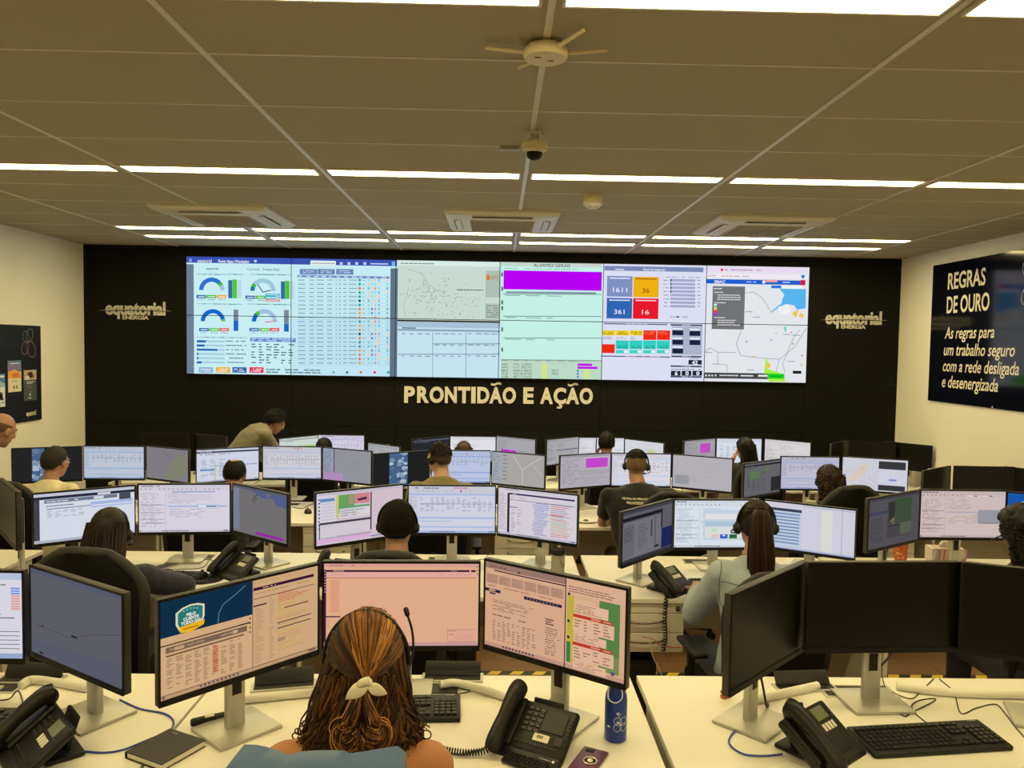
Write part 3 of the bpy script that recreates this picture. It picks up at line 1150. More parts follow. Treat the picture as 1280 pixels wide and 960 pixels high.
t = thing('rules_poster', 'large glossy navy panel headed REGRAS DE OURO on the right wall', 'poster', (XP + .004, py1 - PWD / 2, (pz0 + pz1) / 2))
m = MB()
ar.into(m, Matrix.Translation((-.0045, 0, 0)) @ RWALL, step=.0006, bg=NAVY)
MB().box((.002, 0, 0), (.012, PWD, PHT)).build('board', mat('navy_board', NAVY, .2), t, smooth=0)
m.build('print', mat('glossy_navy_print', (1, 1, 1), .10, attr=True), t, smooth=0)

XB = XL + .022
tr, br = at_x(51, 407.5, XB), at_x(53, 524, XB)
BW, ztop, zbot, yr = 1.9, tr.z, br.z, tr.y
ab = Art(BW, ztop - zbot)


def lp(x, y, X=None):
    p = at_x(x, y, X or XB)
    return ((p.y - (yr - BW)) / BW, (ztop - p.z) / (ztop - zbot))


c0 = lp(34.5, 427.5)
for ang, L, wd in ((62, .155, .05), (118, .12, .05), (235, .15, .055), (308, .19, .07)):
    pts = []
    q = radians(ang)
    for i in range(19):
        th = pi + 2 * pi * i / 18
        x, y = L * (1 + cos(th)) / 2, wd * sin(th)
        pts.append((c0[0] + (x * cos(q) - y * sin(q)) / BW * 1.0, c0[1] - (x * sin(q) + y * cos(q)) / (ztop - zbot)))
    ab.line(pts, .008, hx('#8a6a80') if ang > 200 else hx('#6a7480'), 1)
ab.line([lp(0, 430), lp(10, 432), lp(25, 430), lp(34.5, 427.5)], .006, hx('#20383e'), 1)
a, b = lp(33, 520), lp(45, 519)
ab.text('equatorial', a[0], a[1], .05, hx('#e8dfc8'), 1, w=b[0] - a[0], bold=.03)
t = thing('notice_board', 'navy notice board with a thin flower outline on the left wall', 'notice board', (XL + .011, yr - BW / 2, (ztop + zbot) / 2))
MB().box((0, 0, 0), (.02, BW, ztop - zbot), r=.003).build('board', mat('navy_felt_board', hx('#0b1020'), .6), t, smooth=0)
m = MB()
ab.into(m, Matrix.Translation((.0105, 0, 0)) @ LWALL, step=.0006)
m.build('print', PRINT, t, smooth=0)


def leaflet(x0, y0, x1, y1, fn, label):
    X = XB + .004
    a, b = at_x(x0, y0, X), at_x(x1, y1, X)
    W, H = b.y - a.y, a.z - b.z
    art = Art(W, H)
    bg = fn(art)
    m = MB()
    art.into(m, LWALL, step=.0005, bg=bg)
    mm = MB().box((-.0012, 0, 0), (.002, W, H))
    t = thing('leaflet', label, 'leaflet', (X - .001, (a.y + b.y) / 2, (a.z + b.z) / 2), 0, 'leaflets on the notice board')
    mm.build('paper', WHITE, t, smooth=0)
    m.build('print', PRINT, t, smooth=0)


def lf1(a):
    a.rect(0, 0, 1, .35, hx('#4a86c8')).poly([(0, .25), (.3, .15), (1, .3), (1, .4), (0, .4)], hx('#a8d0e8'), 2)
    a.rect(.05, .05, .95, .12, hx('#e8f4ff'), 3).rect(0, .38, 1, .58, hx('#e8f0f4'), 1)
    a.disc(.7, .64, .03, hx('#5a4030'), 2).poly([(.5, .8), (.9, .8), (.8, .64), (.6, .64)], hx('#4a3a34'), 2)
    a.words(.06, .84, .94, .98, 2, hx('#3a5a9a'), 2)
    return hx('#dfeaf2')


def lf2(a):
    a.rect(0, 0, 1, .3, hx('#6a8ac0')).poly([(0, .2), (.4, .1), (1, .25), (1, .36), (0, .36)], hx('#8a7ab0'), 2)
    a.poly([(0, .34), (.5, .28), (1, .42), (1, .58), (0, .56)], hx('#f0b060'), 3)
    a.poly([(.25, .42), (.75, .40), (.85, .52), (.35, .54)], hx('#e88040'), 4)
    a.words(.14, .05, .86, .13, 1, hx('#e8e8f4'), 4, fill=1, jit=0).words(.2, .62, .85, .70, 2, hx('#5a5a50'), 2)
    a.disc(.42, .84, .012, hx('#6a7a40'), 2).disc(.62, .82, .012, hx('#6a7a40'), 2).rect(.36, .84, .48, .9, hx('#7a8a50'), 2).rect(.58, .83, .70, .9, hx('#7a8a50'), 2)
    return hx('#efe6c8')


def lf3(a):
    a.rect(0, 0, 1, .32, hx('#c8b8a0')).disc(.55, .16, .035, hx('#3a2418'), 2).disc(.35, .12, .02, hx('#5a3a28'), 3).disc(.72, .2, .02, hx('#7a5a40'), 3).rect(.1, .2, .4, .3, hx('#e8e0d0'), 2)
    a.words(.2, .36, .85, .46, 2, hx('#e8ecf0'), 2, fill=1).words(.1, .5, .8, .74, 4, hx('#7a8690'), 2, fill=.3)
    a.disc(.45, .80, .014, hx('#c8d0d8'), 2).words(.3, .88, .75, .95, 1, hx('#d8dce0'), 2)
    return hx('#4c545c')


leaflet(-12, 468, 6.7, 508, lf1, 'pale blue leaflet with a person at the left edge of the notice board')
leaflet(10, 451, 27, 489, lf2, 'cream and orange leaflet in the middle of the notice board')
leaflet(30, 463, 46, 499.7, lf3, 'dark grey leaflet at the right end of the notice board')
# ------------------------------------------------------------------ monitors
MW, MH = .525, .305                                 # body
SWD, SHT = .513, .279                               # lit area
WHO = {'1a': 'at the front left station', '1b': 'before the woman with the white hair bow', '1c': 'at the empty front right station',
       '2z': 'at the left edge, second row', '2a': 'before the woman in navy denim', '2b': 'before the man in the dark cap', '2c': 'before the ponytailed woman',
       '2d': 'before the dark-haired person at the right edge', '3a': 'before the grey-haired man', '3b': 'before the balding man', '3c': 'before the man in khaki',
       '3d': 'before the man in the black polo', '3e': 'before the curly-haired woman', '3f': 'at the empty third-row station by the right wall',
       '4a': 'at the unlit far left station', '4b': 'beside the leaning man in the far row', '4c': 'before the far-row brown head', '4d': 'before the far-row man on the phone',
       '4e': 'before the far-row long-haired woman', '4f': 'at the unlit far right station'}
G = lambda r, g, b: rgb(r, g, b)
DK = G(40, 40, 52)
rs = random.Random(3)


def taskbar(a, bg, fg, n=12, x0=.25):
    a.rect(0, .955, 1, 1, bg, 1)
    a.rect(.01, .965, .022, .99, fg, 2)
    for k in range(n):
        a.rect(x0 + k * .025, .966, x0 + k * .025 + .014, .988, fg if k % 3 else G(90, 90, 110), 2)
    a.rect(.93, .968, .985, .986, fg, 2)


def sheet(bg, band, ink, top=.16, rows=9, cols=12, red=False):
    def f(a):
        a.rect(0, 0, 1, top, tuple(c * .92 for c in bg), 1)
        a.words(.02, .02, .4, .06, 1, ink, 2)
        for k in range(14):
            if rs.random() < .7:
                a.rect(.1 + k * .055, .08, .115 + k * .055, .125, rs.choice([ink, band, G(170, 60, 80)]) if k == 9 else tuple(c * .75 for c in bg), 2)
        if red:
            a.rect(.52, .025, .68, .045, G(210, 110, 110), 2)
        a.rect(0, top, 1, top + .035, band, 1)
        a.rect(0, top + .04, .11, .94, tuple(c * .95 for c in bg), 1)
        a.words(.01, top + .06, .1, .6, 9, tuple(c * .7 for c in bg), 2)
        a.table(.13, top + .07, .98, top + .07 + rows * .045, cols, rows, tuple(c * .55 for c in bg), 2, fill=.75, rnd=rs)
        y = top + .07 + rows * .02
        a.rect(.13, y, .98, y + .012, tuple(c * .5 for c in bg), 2)
        a.rect(0, .66, 1, .70, band, 1)
        a.rect(.12, .74, .5, .76, band, 1)
        a.rect(.12, .86, .98, .89, band, 1)
        taskbar(a, band, ink)
        return bg
    return f


def plot_map(bg, ink, patch=None, side=None, extra=None):
    def f(a):
        R = random.Random(int(bg[0] * 9999))
        for k in range(9):
            x, y = R.uniform(.1, .9), R.uniform(.1, .8)
            pts = [(x, y)]
            for q in range(5):
                x, y = min(.98, max(.02, x + R.uniform(-.12, .16))), min(.92, max(.04, y + R.uniform(-.12, .12)))
                pts.append((x, y))
            a.line(pts, .0012, ink, 2)
        for k in range(16):
            x, y = R.uniform(.1, .95), R.uniform(.1, .9)
            a.rect(x, y, x + R.uniform(.01, .03), y + .012, ink, 2)
        if patch:
            a.poly(patch[0], patch[1], 1)
        if side:
            a.rect(0, 0, side[0], 1, side[1], 1)
            a.words(.02, .05, side[0] - .02, .9, 14, side[2], 3)
        if extra:
            extra(a)
        return bg
    return f


def form(bg, ink, blue, blocks=()):
    def f(a):
        a.rect(0, 0, 1, .05, tuple(c * .9 for c in bg), 1)
        a.words(.02, .01, .3, .045, 1, ink, 2)
        a.rect(0, .055, 1, .12, tuple(c * .93 for c in bg), 1)
        for k in range(18):
            if rs.random() < .8:
                a.rect(.02 + k * .05, .07, .03 + k * .05, .105, tuple(c * .45 for c in bg), 2)
        a.words(.02, .16, .26, .9, 22, tuple(c * .5 for c in bg), 2, hgt=.3)
        for y in (.42, .58, .72, .80):
            a.rect(.02, y, .28, y + .012, tuple(c * .45 for c in bg), 2)
        a.rect(.29, .13, .295, .95, tuple(c * .7 for c in bg), 2)
        a.words(.32, .16, .66, .40, 7, tuple(c * .55 for c in bg), 2, hgt=.3)
        a.rect(.31, .44, .98, .47, blue, 1)
        a.words(.33, .5, .96, .7, 5, tuple(c * .6 for c in bg), 2, hgt=.3)
        for b in blocks:
            a.rect(*b[:4], b[4], b[5] if len(b) > 5 else 3)
        taskbar(a, tuple(c * .85 for c in bg), ink)
        return bg
    return f


def web(bg, bar, ink, side=.0, extra=None, bary=.04):
    def f(a):
        a.rect(0, 0, 1, bary, tuple(c * .85 for c in bg), 1)
        a.words(.02, .005, .5, bary - .005, 1, ink, 2)
        a.rect(.02 if side else 0, bary + .02, 1, bary + .07, bar, 1)
        a.words(.05, bary + .03, .3, bary + .06, 1, bg, 2)
        a.words(.05, bary + .09, .6, bary + .13, 1, ink, 2)
        if side:
            a.rect(0, bary, side, .96, bar, 1)
        a.table(side + .06, .30, .62, .86, 4, 12, tuple(c * .55 for c in bg), 2, rnd=rs)
        if extra:
            extra(a)
        taskbar(a, tuple(c * .8 for c in bg), ink)
        return bg
    return f


def alarm(bg, mag, m=(.5, .12, .95, .42)):
    def f(a):
        a.rect(0, 0, 1, .07, tuple(c * .8 for c in bg), 1)
        a.words(.04, .12, .4, .9, 14, tuple(c * .55 for c in bg), 2, hgt=.3)
        a.rect(m[0] - .02, m[1] - .04, m[2] + .02, m[3] + .02, tuple(c * 1.15 for c in bg), 1)
        a.rect(*m, mag, 2)
        for k in range(5):
            x = m[0] + (m[2] - m[0]) * (k + .5) / 5
            a.rect(x, m[1], x + .004, m[3], tuple(c * .8 for c in mag), 3)
        for y in (.52, .58, .74):
            a.rect(.35, y, .98, y + .018, tuple(c * .7 for c in bg), 2)
        a.words(.4, .62, .95, .94, 6, tuple(c * .7 for c in bg), 2, hgt=.3)
        return bg
    return f


def sky(bg, x0, x1):
    def f(a):
        a.rect(x0, 0, x1, 1, G(70, 98, 135), 1)
        R = random.Random(int(x0 * 100) + 3)
        for k in range(26):
            cx, cy = R.uniform(x0, x1), R.gauss(.28, .2) if k % 2 else R.gauss(.72, .18)
            r = R.uniform(.02, .07)
            c = R.choice([G(150, 168, 190), G(176, 188, 204), G(96, 122, 156), G(120, 142, 170)])
            pts = [(min(x1, max(x0, cx + r * cos(q * pi / 4) * R.uniform(.7, 1.3))), min(1, max(0, cy + 1.2 * r * sin(q * pi / 4) * R.uniform(.6, 1.3)))) for q in range(8)]
            a.poly(pts, c, 2 + k % 3)
        a.line([(x0 + (x1 - x0) * .55, .98), (x0 + (x1 - x0) * .6, .6), (x0 + (x1 - x0) * .8, .5)], .003, G(14, 18, 26), 6)
        a.line([(x0 + (x1 - x0) * .2, .86), (x0 + (x1 - x0) * .58, .78)], .003, G(14, 18, 26), 6)
        return bg
    return f


# the large front-row screens
def c1ac(a):
    bg = G(214, 212, 224)
    a.rect(0, 0, 1, .08, G(180, 190, 215), 1).rect(0, .94, 1, 1, G(150, 165, 200), 1)
    a.words(.1, .12, .9, .2, 2, G(140, 140, 150), 2)
    a.rect(.3, .52, .95, .53, G(60, 60, 70), 2)
    for k in range(9):
        a.rect(.93, .17 + k * .03, .985, .19 + k * .03, G(120, 150, 220) if k < 3 else G(220, 160, 150), 2)
    for k in range(5):
        a.rect(.2, .68 + k * .05, .98, .688 + k * .05, G(90, 90, 100), 2)
    a.words(.3, .3, .9, .5, 6, G(170, 165, 175), 2)
    return bg


def c1ar(a):
    bg = G(92, 92, 101)  # off-angle fading of the panel is put into this grey
    a.rect(0, 0, 1, .05, G(84, 88, 108), 1)
    a.poly([(0, .85), (1, .75), (1, 1), (0, 1)], G(88, 90, 104), 1)
    a.line([(.08, .66), (.45, .66), (.52, .63), (.72, .52), (1, .42)], .0014, G(62, 60, 66), 2)
    a.rect(.47, .62, .53, .645, G(40, 40, 48), 3).rect(.12, .635, .16, .65, G(62, 60, 66), 3).rect(.08, .655, .14, .667, G(70, 68, 74), 3)
    a.rect(.1, .955, .14, .985, G(50, 50, 58), 2)
    return bg


PE = lambda k=1.: tuple(c * k for c in G(212, 172, 128))


def c1bl(a):
    bg = PE(.92)
    MAR = G(58, 20, 52)
    a.rect(0, 0, .545, .37, G(15, 46, 70), 1)
    a.line([(.50, .03), (.44, .1), (.36, .18), (.335, .26), (.33, .36)], .0014, G(120, 160, 172), 2)
    # shield badge with its words
    sh = [(.085, .15), (.12, .11), (.165, .09), (.21, .095), (.25, .12), (.25, .24), (.235, .31), (.17, .36), (.105, .34), (.085, .27)]
    cx, cy = .168, .225
    a.poly(sh, G(225, 214, 178), 2)
    a.poly([(cx + (x - cx) * .86, cy + (y - cy) * .88) for x, y in sh], G(36, 118, 118), 3)
    for k in range(5):
        a.disc(.13 + k * .019, .145 - .008 * (2 - abs(k - 2)), .0018, G(220, 226, 200), 4, 5)
    for s_, y in (('PELO', .205), ('CLIENTE', .245), ('TODO DIA', .285)):
        a.text(s_, .172, y, .030, G(240, 236, 220), 4, bold=.035, mid=True, maxw=.135)
    a.poly([(.10, .30), (.25, .28), (.245, .33), (.17, .375), (.11, .36)], G(236, 176, 30), 4)
    a.rect(.125, .322, .215, .336, G(190, 120, 10), 5)
    a.rect(0, .37, .545, .97, PE(.95), 1)
    a.rect(.0, .445, .52, .458, G(70, 46, 40), 2)
    a.rect(.46, .443, .53, .457, G(30, 22, 24), 3)
    a.rect(.03, .475, .51, .535, G(120, 96, 78), 2).rect(.08, .49, .13, .52, PE(), 3).rect(.42, .49, .45, .52, PE(), 3)
    a.words(.05, .488, .5, .52, 1, G(170, 140, 112), 3)
    a.rect(.03, .555, .49, .572, G(110, 86, 66), 2)
    a.table(.03, .585, .50, .92, 9, 17, PE(.52), 2, fill=.85, hgt=.55, rnd=rs)
    for k in range(11):
        a.rect(.30, .60 + k * .026, .33, .615 + k * .026, G(205, 80, 60), 3)
    for k in range(4):
        a.rect(.525, .4 + k * .05, .535, .415 + k * .05, G(60, 40, 60), 2)
    a.rect(.545, 0, .549, .97, G(90, 60, 60), 3)
    a.rect(.552, .02, .99, .05, PE(.85), 1)
    a.rect(.552, .085, .97, .118, MAR, 2)
    a.words(.60, .091, .7, .112, 1, PE(), 3)
    a.words(.56, .14, .95, .165, 1, PE(.6), 2)
    a.rect(.552, .205, .97, .212, G(90, 50, 60), 2)
    a.rect(.552, .28, .64, .295, MAR, 2)
    a.table(.555, .31, .64, .93, 1, 30, PE(.62), 2, fill=.95, hgt=.35, rnd=rs)
    a.table(.655, .22, .70, .93, 1, 34, PE(.62), 2, fill=.95, hgt=.35, rnd=rs)
    for k in range(30):
        y = .21 + k * .022
        c = G(205, 84, 62) if k < 5 else rs.choice([G(205, 130, 70), G(196, 170, 70), PE(.7)])
        a.words(.715, y, .95 - .08 * rs.random(), y + .018, 1, c, 2, fill=.9)
    for y, x0, x1 in ((.385, .76, .93), (.54, .71, .95), (.60, .71, .95)):
        a.rect(x0, y, x1, y + .010, MAR, 3)
    a.words(.715, .72, .79, .76, 2, G(60, 70, 90), 3, fill=1)
    a.rect(0, .955, 1, .962, G(90, 60, 60), 3)
    taskbar(a, PE(.75), G(110, 70, 90), 10, .22)
    return bg


def c1bc(a):
    bg = G(222, 170, 134)
    MAR = G(60, 22, 56)
    a.rect(0, 0, 1, .045, G(216, 158, 146), 1)
    a.words(.02, .012, .2, .035, 1, G(150, 100, 100), 2, jit=0)
    a.rect(0, .075, .014, 1, MAR, 1)
    for k in range(8):
        a.rect(.003, .09 + k * .035, .011, .105 + k * .035, G(190, 140, 150), 2)
    a.rect(.014, .078, .98, .102, MAR, 2)
    a.words(.06, .082, .13, .098, 1, G(236, 190, 170), 3, fill=1, jit=0)
    a.words(.82, .084, .86, .096, 1, G(210, 160, 170), 3, fill=1, jit=0)
    a.disc(.945, .09, .003, G(236, 190, 170), 3)
    a.rect(.014, .108, .98, .16, G(224, 168, 158), 1)
    a.words(.045, .125, .13, .14, 1, G(190, 130, 120), 2, fill=1, jit=0)
    a.words(.72, .125, .97, .14, 1, G(190, 136, 128), 2, jit=0)
    a.rect(.014, .168, .98, .176, G(176, 104, 96), 2)
    for k in range(24):
        y = .20 + k * .0165
        a.rect(.045, y, .105 - .012 * rs.random(), y + .006, G(214, 120, 100), 2)
        a.rect(.036, y, .042, y + .006, G(214, 120, 100), 2)
    a.rect(.014, .635, .105, .650, MAR, 2)
    for k in range(6):
        a.rect(.024, .67 + k * .02, .03, .68 + k * .02, G(190, 120, 130), 2)
    a.rect(.8, .80, .985, .95, G(222, 166, 142), 2)
    for y0, y1 in ((.80, .806), (.944, .95)):
        a.rect(.8, y0, .985, y1, G(176, 128, 112), 3)
    a.rect(.8, .80, .803, .95, G(176, 128, 112), 3)
    a.words(.805, .812, .86, .825, 1, G(90, 60, 60), 4, fill=1, jit=0)
    a.words(.81, .855, .84, .87, 1, G(60, 40, 40), 4, fill=1, jit=0)
    for k in range(5):
        a.rect(.85, .85 + k * .018, .97, .853 + k * .018, G(190, 130, 116), 4)
    a.rect(0, .955, 1, 1, G(196, 150, 146), 1)
    for k in range(3):
        a.rect(.988, .03 + k * .045, .996, .042 + k * .045, G(90, 50, 90), 2)
    return bg


def c1br(a):
    bg = G(212, 166, 134)
    NV = G(40, 32, 56)
    a.rect(0, 0, .60, .075, G(150, 118, 104), 1)
    a.words(.03, .03, .25, .06, 1, G(110, 84, 80), 2)
    a.rect(.07, .085, .60, .098, NV, 2)
    a.rect(.25, .052, .27, .066, NV, 3)
    for k in range(6):
        a.rect(.01 + k * .097, .14, .10 + k * .097, .245, G(182, 142, 120), 2)
        a.words(.015 + k * .097, .145, .095 + k * .097, .24, 6, G(140, 106, 92), 3, hgt=.3)
    a.words(.02, .27, .58, .285, 1, G(120, 90, 84), 2)
    a.rect(.0, .315, .12, .35, NV, 2).rect(.30, .315, .575, .35, NV, 2).rect(.03, .322, .08, .34, bg, 3)
    for k in range(10):
        a.rect(.32 + k * .024, .327, .33 + k * .024, .338, G(150, 120, 120), 3)
    a.rect(.035, .36, .08, .378, NV, 2)
    a.words(.06, .43, .40, .56, 6, G(130, 100, 88), 2, hgt=.35)
    a.words(.06, .60, .50, .63, 1, G(130, 100, 88), 2)
    a.table(.06, .67, .40, .92, 9, 9, G(140, 108, 96), 2, fill=.9, hgt=.4, rnd=rs)
    a.words(.46, .50, .54, .58, 3, G(80, 64, 64), 2, fill=1, hgt=.6)
    a.words(.46, .60, .56, .92, 12, G(120, 92, 84), 2, hgt=.4)
    a.rect(.597, 0, .604, 1, G(56, 40, 44), 3)
    a.rect(.604, 0, 1, .18, G(216, 170, 140), 1)
    a.words(.62, .07, .95, .15, 3, G(150, 112, 96), 2)
    a.rect(.612, .19, .665, .93, G(186, 172, 60), 2)
    a.rect(.612, .70, .64, .93, G(60, 120, 70), 3)
    a.rect(.83, .17, .965, .93, G(86, 128, 66), 2)
    a.rect(.88, .75, .965, .93, G(120, 136, 78), 3)
    a.rect(.66, .20, .80, .93, G(220, 174, 142), 3)
    a.rect(.66, .25, .89, .37, G(224, 180, 150), 3).words(.67, .26, .87, .36, 5, G(150, 112, 100), 4, hgt=.35)
    for y in (.375, .685):
        a.rect(.655, y, .92, y + .035, G(186, 56, 40), 4).rect(.78, y + .01, .84, y + .022, bg, 5).rect(.86, y + .012, .91, y + .022, bg, 5)
        a.rect(.655, y + .04, .93, y + .19, G(222, 178, 146), 4)
        a.table(.66, y + .05, .92, y + .18, 4, 4, G(140, 104, 92), 5, hgt=.35, rnd=rs)
        a.rect(.66, y + .21, .88, y + .30, G(224, 180, 150), 3).words(.67, y + .215, .86, y + .295, 4, G(150, 112, 100), 4, hgt=.35)
    for y in (.12, .42, .60):
        a.disc(.625, y + .05, .005, G(60, 50, 60), 4)
    a.disc(.925, .925, .007, G(90, 84, 120), 5)
    a.rect(0, .955, 1, 1, G(190, 146, 126), 1)
    for k in range(10):
        a.rect(.14 + k * .025, .962, .155 + k * .025, .985, G(90, 70, 84), 2)
    return bg


def c2al(a):
    bg = G(212, 216, 228)
    a.rect(0, 0, 1, .05, G(190, 194, 206), 1).rect(0, .06, 1, .12, G(40, 42, 64), 1).rect(.62, .07, .75, .11, bg, 2)
    a.rect(0, .12, .055, .94, G(66, 68, 76), 1)
    a.rect(.1, .13, .82, .20, G(110, 118, 140), 2).rect(.58, .14, .68, .19, bg, 3).words(.12, .145, .55, .19, 1, bg, 3)
    a.rect(.84, .1, .96, .25, G(70, 74, 84), 2)
    a.words(.12, .24, .5, .28, 1, G(90, 94, 110), 2)
    a.rect(.12, .31, .55, .325, G(100, 104, 130), 2)
    a.table(.12, .34, .5, .5, 5, 5, G(160, 164, 180), 2, rnd=rs)
    a.rect(.55, .25, .98, .31, G(160, 180, 222), 1).rect(.55, .34, .98, .37, G(170, 188, 226), 1)
    a.rect(0, .95, 1, 1, G(170, 176, 190), 1)
    return bg


c2ac = form(G(214, 208, 222), G(60, 60, 74), G(160, 180, 215), ((.36, .13, .84, .16, G(160, 166, 205)), (.42, .19, .8, .34, G(208, 200, 214)), (.64, .41, .87, .5, G(150, 175, 220)), (.65, .42, .86, .49, G(214, 222, 238), 4), (.74, .44, .85, .47, G(100, 110, 150), 5)))


def c2ar(a):
    bg = G(112, 110, 112)
    a.rect(0, 0, 1, .05, G(90, 92, 100), 1).rect(0, .05, .12, .95, G(120, 126, 146), 1)
    a.poly([(.3, .05), (1, .05), (1, .30), (.82, .26), (.74, .14), (.55, .17), (.45, .10)], G(82, 94, 138), 1)
    a.poly([(.6, .06), (.72, .06), (.68, .14)], G(112, 110, 112), 2)
    for x, y in ((.40, .20), (.42, .16), (.44, .22), (.38, .26), (.46, .13), (.41, .29)):
        a.disc(x, y, .006, G(70, 58, 58), 3)
    for pts in (((.42, .15), (.45, .35), (.48, .55), (.46, .75)), ((.5, .2), (.65, .4), (.8, .62), (.9, .8)), ((.3, .35), (.4, .38), (.6, .5), (.7, .42)), ((.45, .6), (.3, .7), (.2, .66)), ((.6, .5), (.62, .7), (.75, .8))):
        a.line(pts, .001, G(86, 84, 86), 2)
    a.rect(.44, .905, .95, .965, G(150, 40, 160), 2)
    return bg


def c2bl(a):
    bg = G(206, 190, 200)
    a.rect(0, 0, 1, .05, G(190, 184, 200), 1)
    a.rect(0, .05, .22, .92, G(210, 205, 216), 1)
    a.rect(.04, .11, .2, .17, G(90, 140, 190), 2)
    for k in range(9):
        a.disc(.03, .12 + k * .07, .005, G(70, 70, 100), 3, 6)
        a.rect(.06, .21 + k * .06, .2, .222 + k * .06, G(180, 176, 190), 2)
    a.rect(.215, .07, .42, .42, G(104, 158, 92), 2).rect(.36, .07, .60, .27, G(204, 130, 136), 2).rect(.215, .07, .245, .52, G(200, 196, 110), 3)
    a.poly([(.45, .18), (.56, .15), (.57, .20), (.47, .22)], G(70, 50, 70), 3)
    a.rect(.26, .30, .60, .34, G(90, 160, 110), 3).rect(.255, .34, .60, .52, G(214, 206, 212), 3).words(.27, .36, .58, .5, 3, G(150, 150, 150), 4)
    a.rect(.03, .57, .62, .61, G(58, 54, 70), 2).rect(.61, .07, .625, .82, G(60, 54, 62), 2).rect(.03, .6, .04, .88, G(60, 54, 62), 2)
    a.rect(.05, .64, .60, .84, G(208, 200, 208), 2)
    a.rect(.0, .86, .62, .89, G(170, 160, 170), 1).rect(0, .89, .62, .96, G(214, 172, 212), 2)
    a.rect(.62, .94, 1, .96, G(110, 120, 160), 2)
    a.line([(.69, .88), (.98, .38)], .001, G(170, 110, 110), 2)
    return bg


c2bc = sheet(G(206, 206, 222), G(168, 186, 224), G(70, 74, 100), rows=7, cols=14, red=True)


def c2br(a):
    bg = G(212, 204, 214)
    a.rect(0, 0, 1, .05, G(204, 200, 214), 1).words(.1, .01, .4, .04, 1, G(120, 118, 130), 2)
    a.rect(.12, .10, .15, .95, G(50, 36, 56), 2)
    a.rect(.14, .09, .97, .125, G(58, 44, 88), 3).words(.17, .097, .3, .12, 1, bg, 4)
    a.words(.17, .17, .5, .2, 1, G(150, 146, 156), 2).rect(.14, .23, .98, .24, G(90, 76, 90), 2)
    a.words(.01, .1, .11, .9, 18, G(170, 166, 178), 2)
    a.rect(.15, .385, .26, .40, G(80, 70, 130), 3)
    a.table(.17, .42, .32, .92, 2, 14, G(160, 156, 166), 2, rnd=rs)
    for k in range(18):
        y = .24 + k * .039
        a.words(.44 + .05 * rs.random(), y, .66, y + .03, 1, G(70, 120, 190) if k < 14 else G(90, 110, 170), 2, fill=.8)
        a.words(.68, y - .01, .95, y + .02, 1, rs.choice([G(200, 150, 60), G(150, 170, 90), G(190, 90, 80), G(120, 140, 170)]), 2, fill=.8)
    a.rect(.66, .46, .83, .475, G(190, 70, 60), 4)
    taskbar(a, G(186, 184, 200), G(80, 76, 96))
    return bg


def c2cl(a):
    bg = G(92, 91, 100)
    a.rect(0, 0, 1, .06, G(66, 66, 76), 1).rect(0, .12, .76, .19, G(28, 28, 38), 2).rect(0, .22, .76, .92, G(112, 110, 118), 1)
    a.rect(.02, .26, .22, .9, G(100, 100, 110), 2).words(.03, .3, .2, .6, 8, G(70, 70, 80), 3)
    a.rect(.55, .28, .58, .62, G(60, 60, 70), 3).rect(.62, .24, .66, .86, G(96, 95, 104), 3).words(.3, .3, .5, .8, 9, G(90, 88, 96), 3)
    a.rect(.76, .1, .79, .5, G(36, 36, 48), 3).rect(.78, .52, 1, .93, G(30, 38, 84), 2)
    a.rect(.62, .82, .72, .87, G(40, 40, 46), 3).rect(0, .94, 1, 1, G(50, 50, 58), 1)
    return bg


c2cc = form(G(214, 222, 232), G(50, 56, 70), G(176, 202, 224), ((.34, .20, .86, .84, G(192, 208, 224)), (.36, .28, .82, .40, G(224, 222, 222), 4), (.36, .45, .82, .55, G(170, 194, 214), 4), (.36, .56, .82, .80, G(216, 218, 220), 4), (.86, .20, .98, .26, G(120, 165, 205), 4),
                                                                 (.44, .72, .52, .80, G(222, 196, 184), 5), (.54, .72, .63, .81, G(60, 90, 200), 5), (.65, .72, .74, .81, G(40, 110, 50), 5), (.44, .60, .50, .66, G(180, 222, 180), 5), (.57, .73, .60, .76, G(220, 226, 240), 6)))


def c2cr(a):
    bg = G(206, 204, 218)
    a.rect(0, .12, .42, .18, G(60, 62, 80), 2).rect(0, .18, .42, .95, G(190, 202, 220), 1)
    for k in range(10):
        a.rect(.06, .22 + k * .07, .4, .25 + k * .07, G(110, 140, 180), 2)
    a.rect(.64, .08, .76, .96, G(214, 216, 210), 1).rect(.86, .0, .865, .96, G(150, 146, 160), 2)
    a.rect(.43, .0, 1, .05, G(186, 188, 204), 1).rect(0, .965, 1, 1, G(170, 180, 214), 2)
    return bg


def c2dl(a):
    bg = G(82, 79, 84)
    a.rect(0, 0, 1, .05, G(64, 62, 68), 1).rect(.02, .27, .36, .33, G(62, 66, 90), 2).words(.04, .4, .3, .9, 12, G(64, 62, 68), 2)
    a.rect(.36, .10, .84, .85, G(70, 68, 72), 1).rect(.38, .12, .5, .5, G(50, 50, 48), 2).rect(.5, .07, .84, .55, G(58, 78, 58), 2).rect(.62, .58, .84, .82, G(86, 94, 76), 2)
    a.poly([(.4, .5), (.5, .42), (.5, .6)], G(110, 92, 76), 3)
    a.rect(.38, .6, .6, .62, G(40, 38, 44), 3)
    return bg


c2dc = form(G(204, 186, 184), G(70, 56, 64), G(170, 168, 182), ((.68, .40, .98, .68, G(150, 150, 158)), (.70, .68, .98, .695, G(84, 84, 94), 4), (.54, .09, .7, .115, G(220, 206, 204)), (.72, .09, .86, .115, G(220, 206, 204)), (.62, .095, .67, .11, G(60, 60, 70), 4), (.8, .095, .85, .11, G(60, 60, 70), 4)))


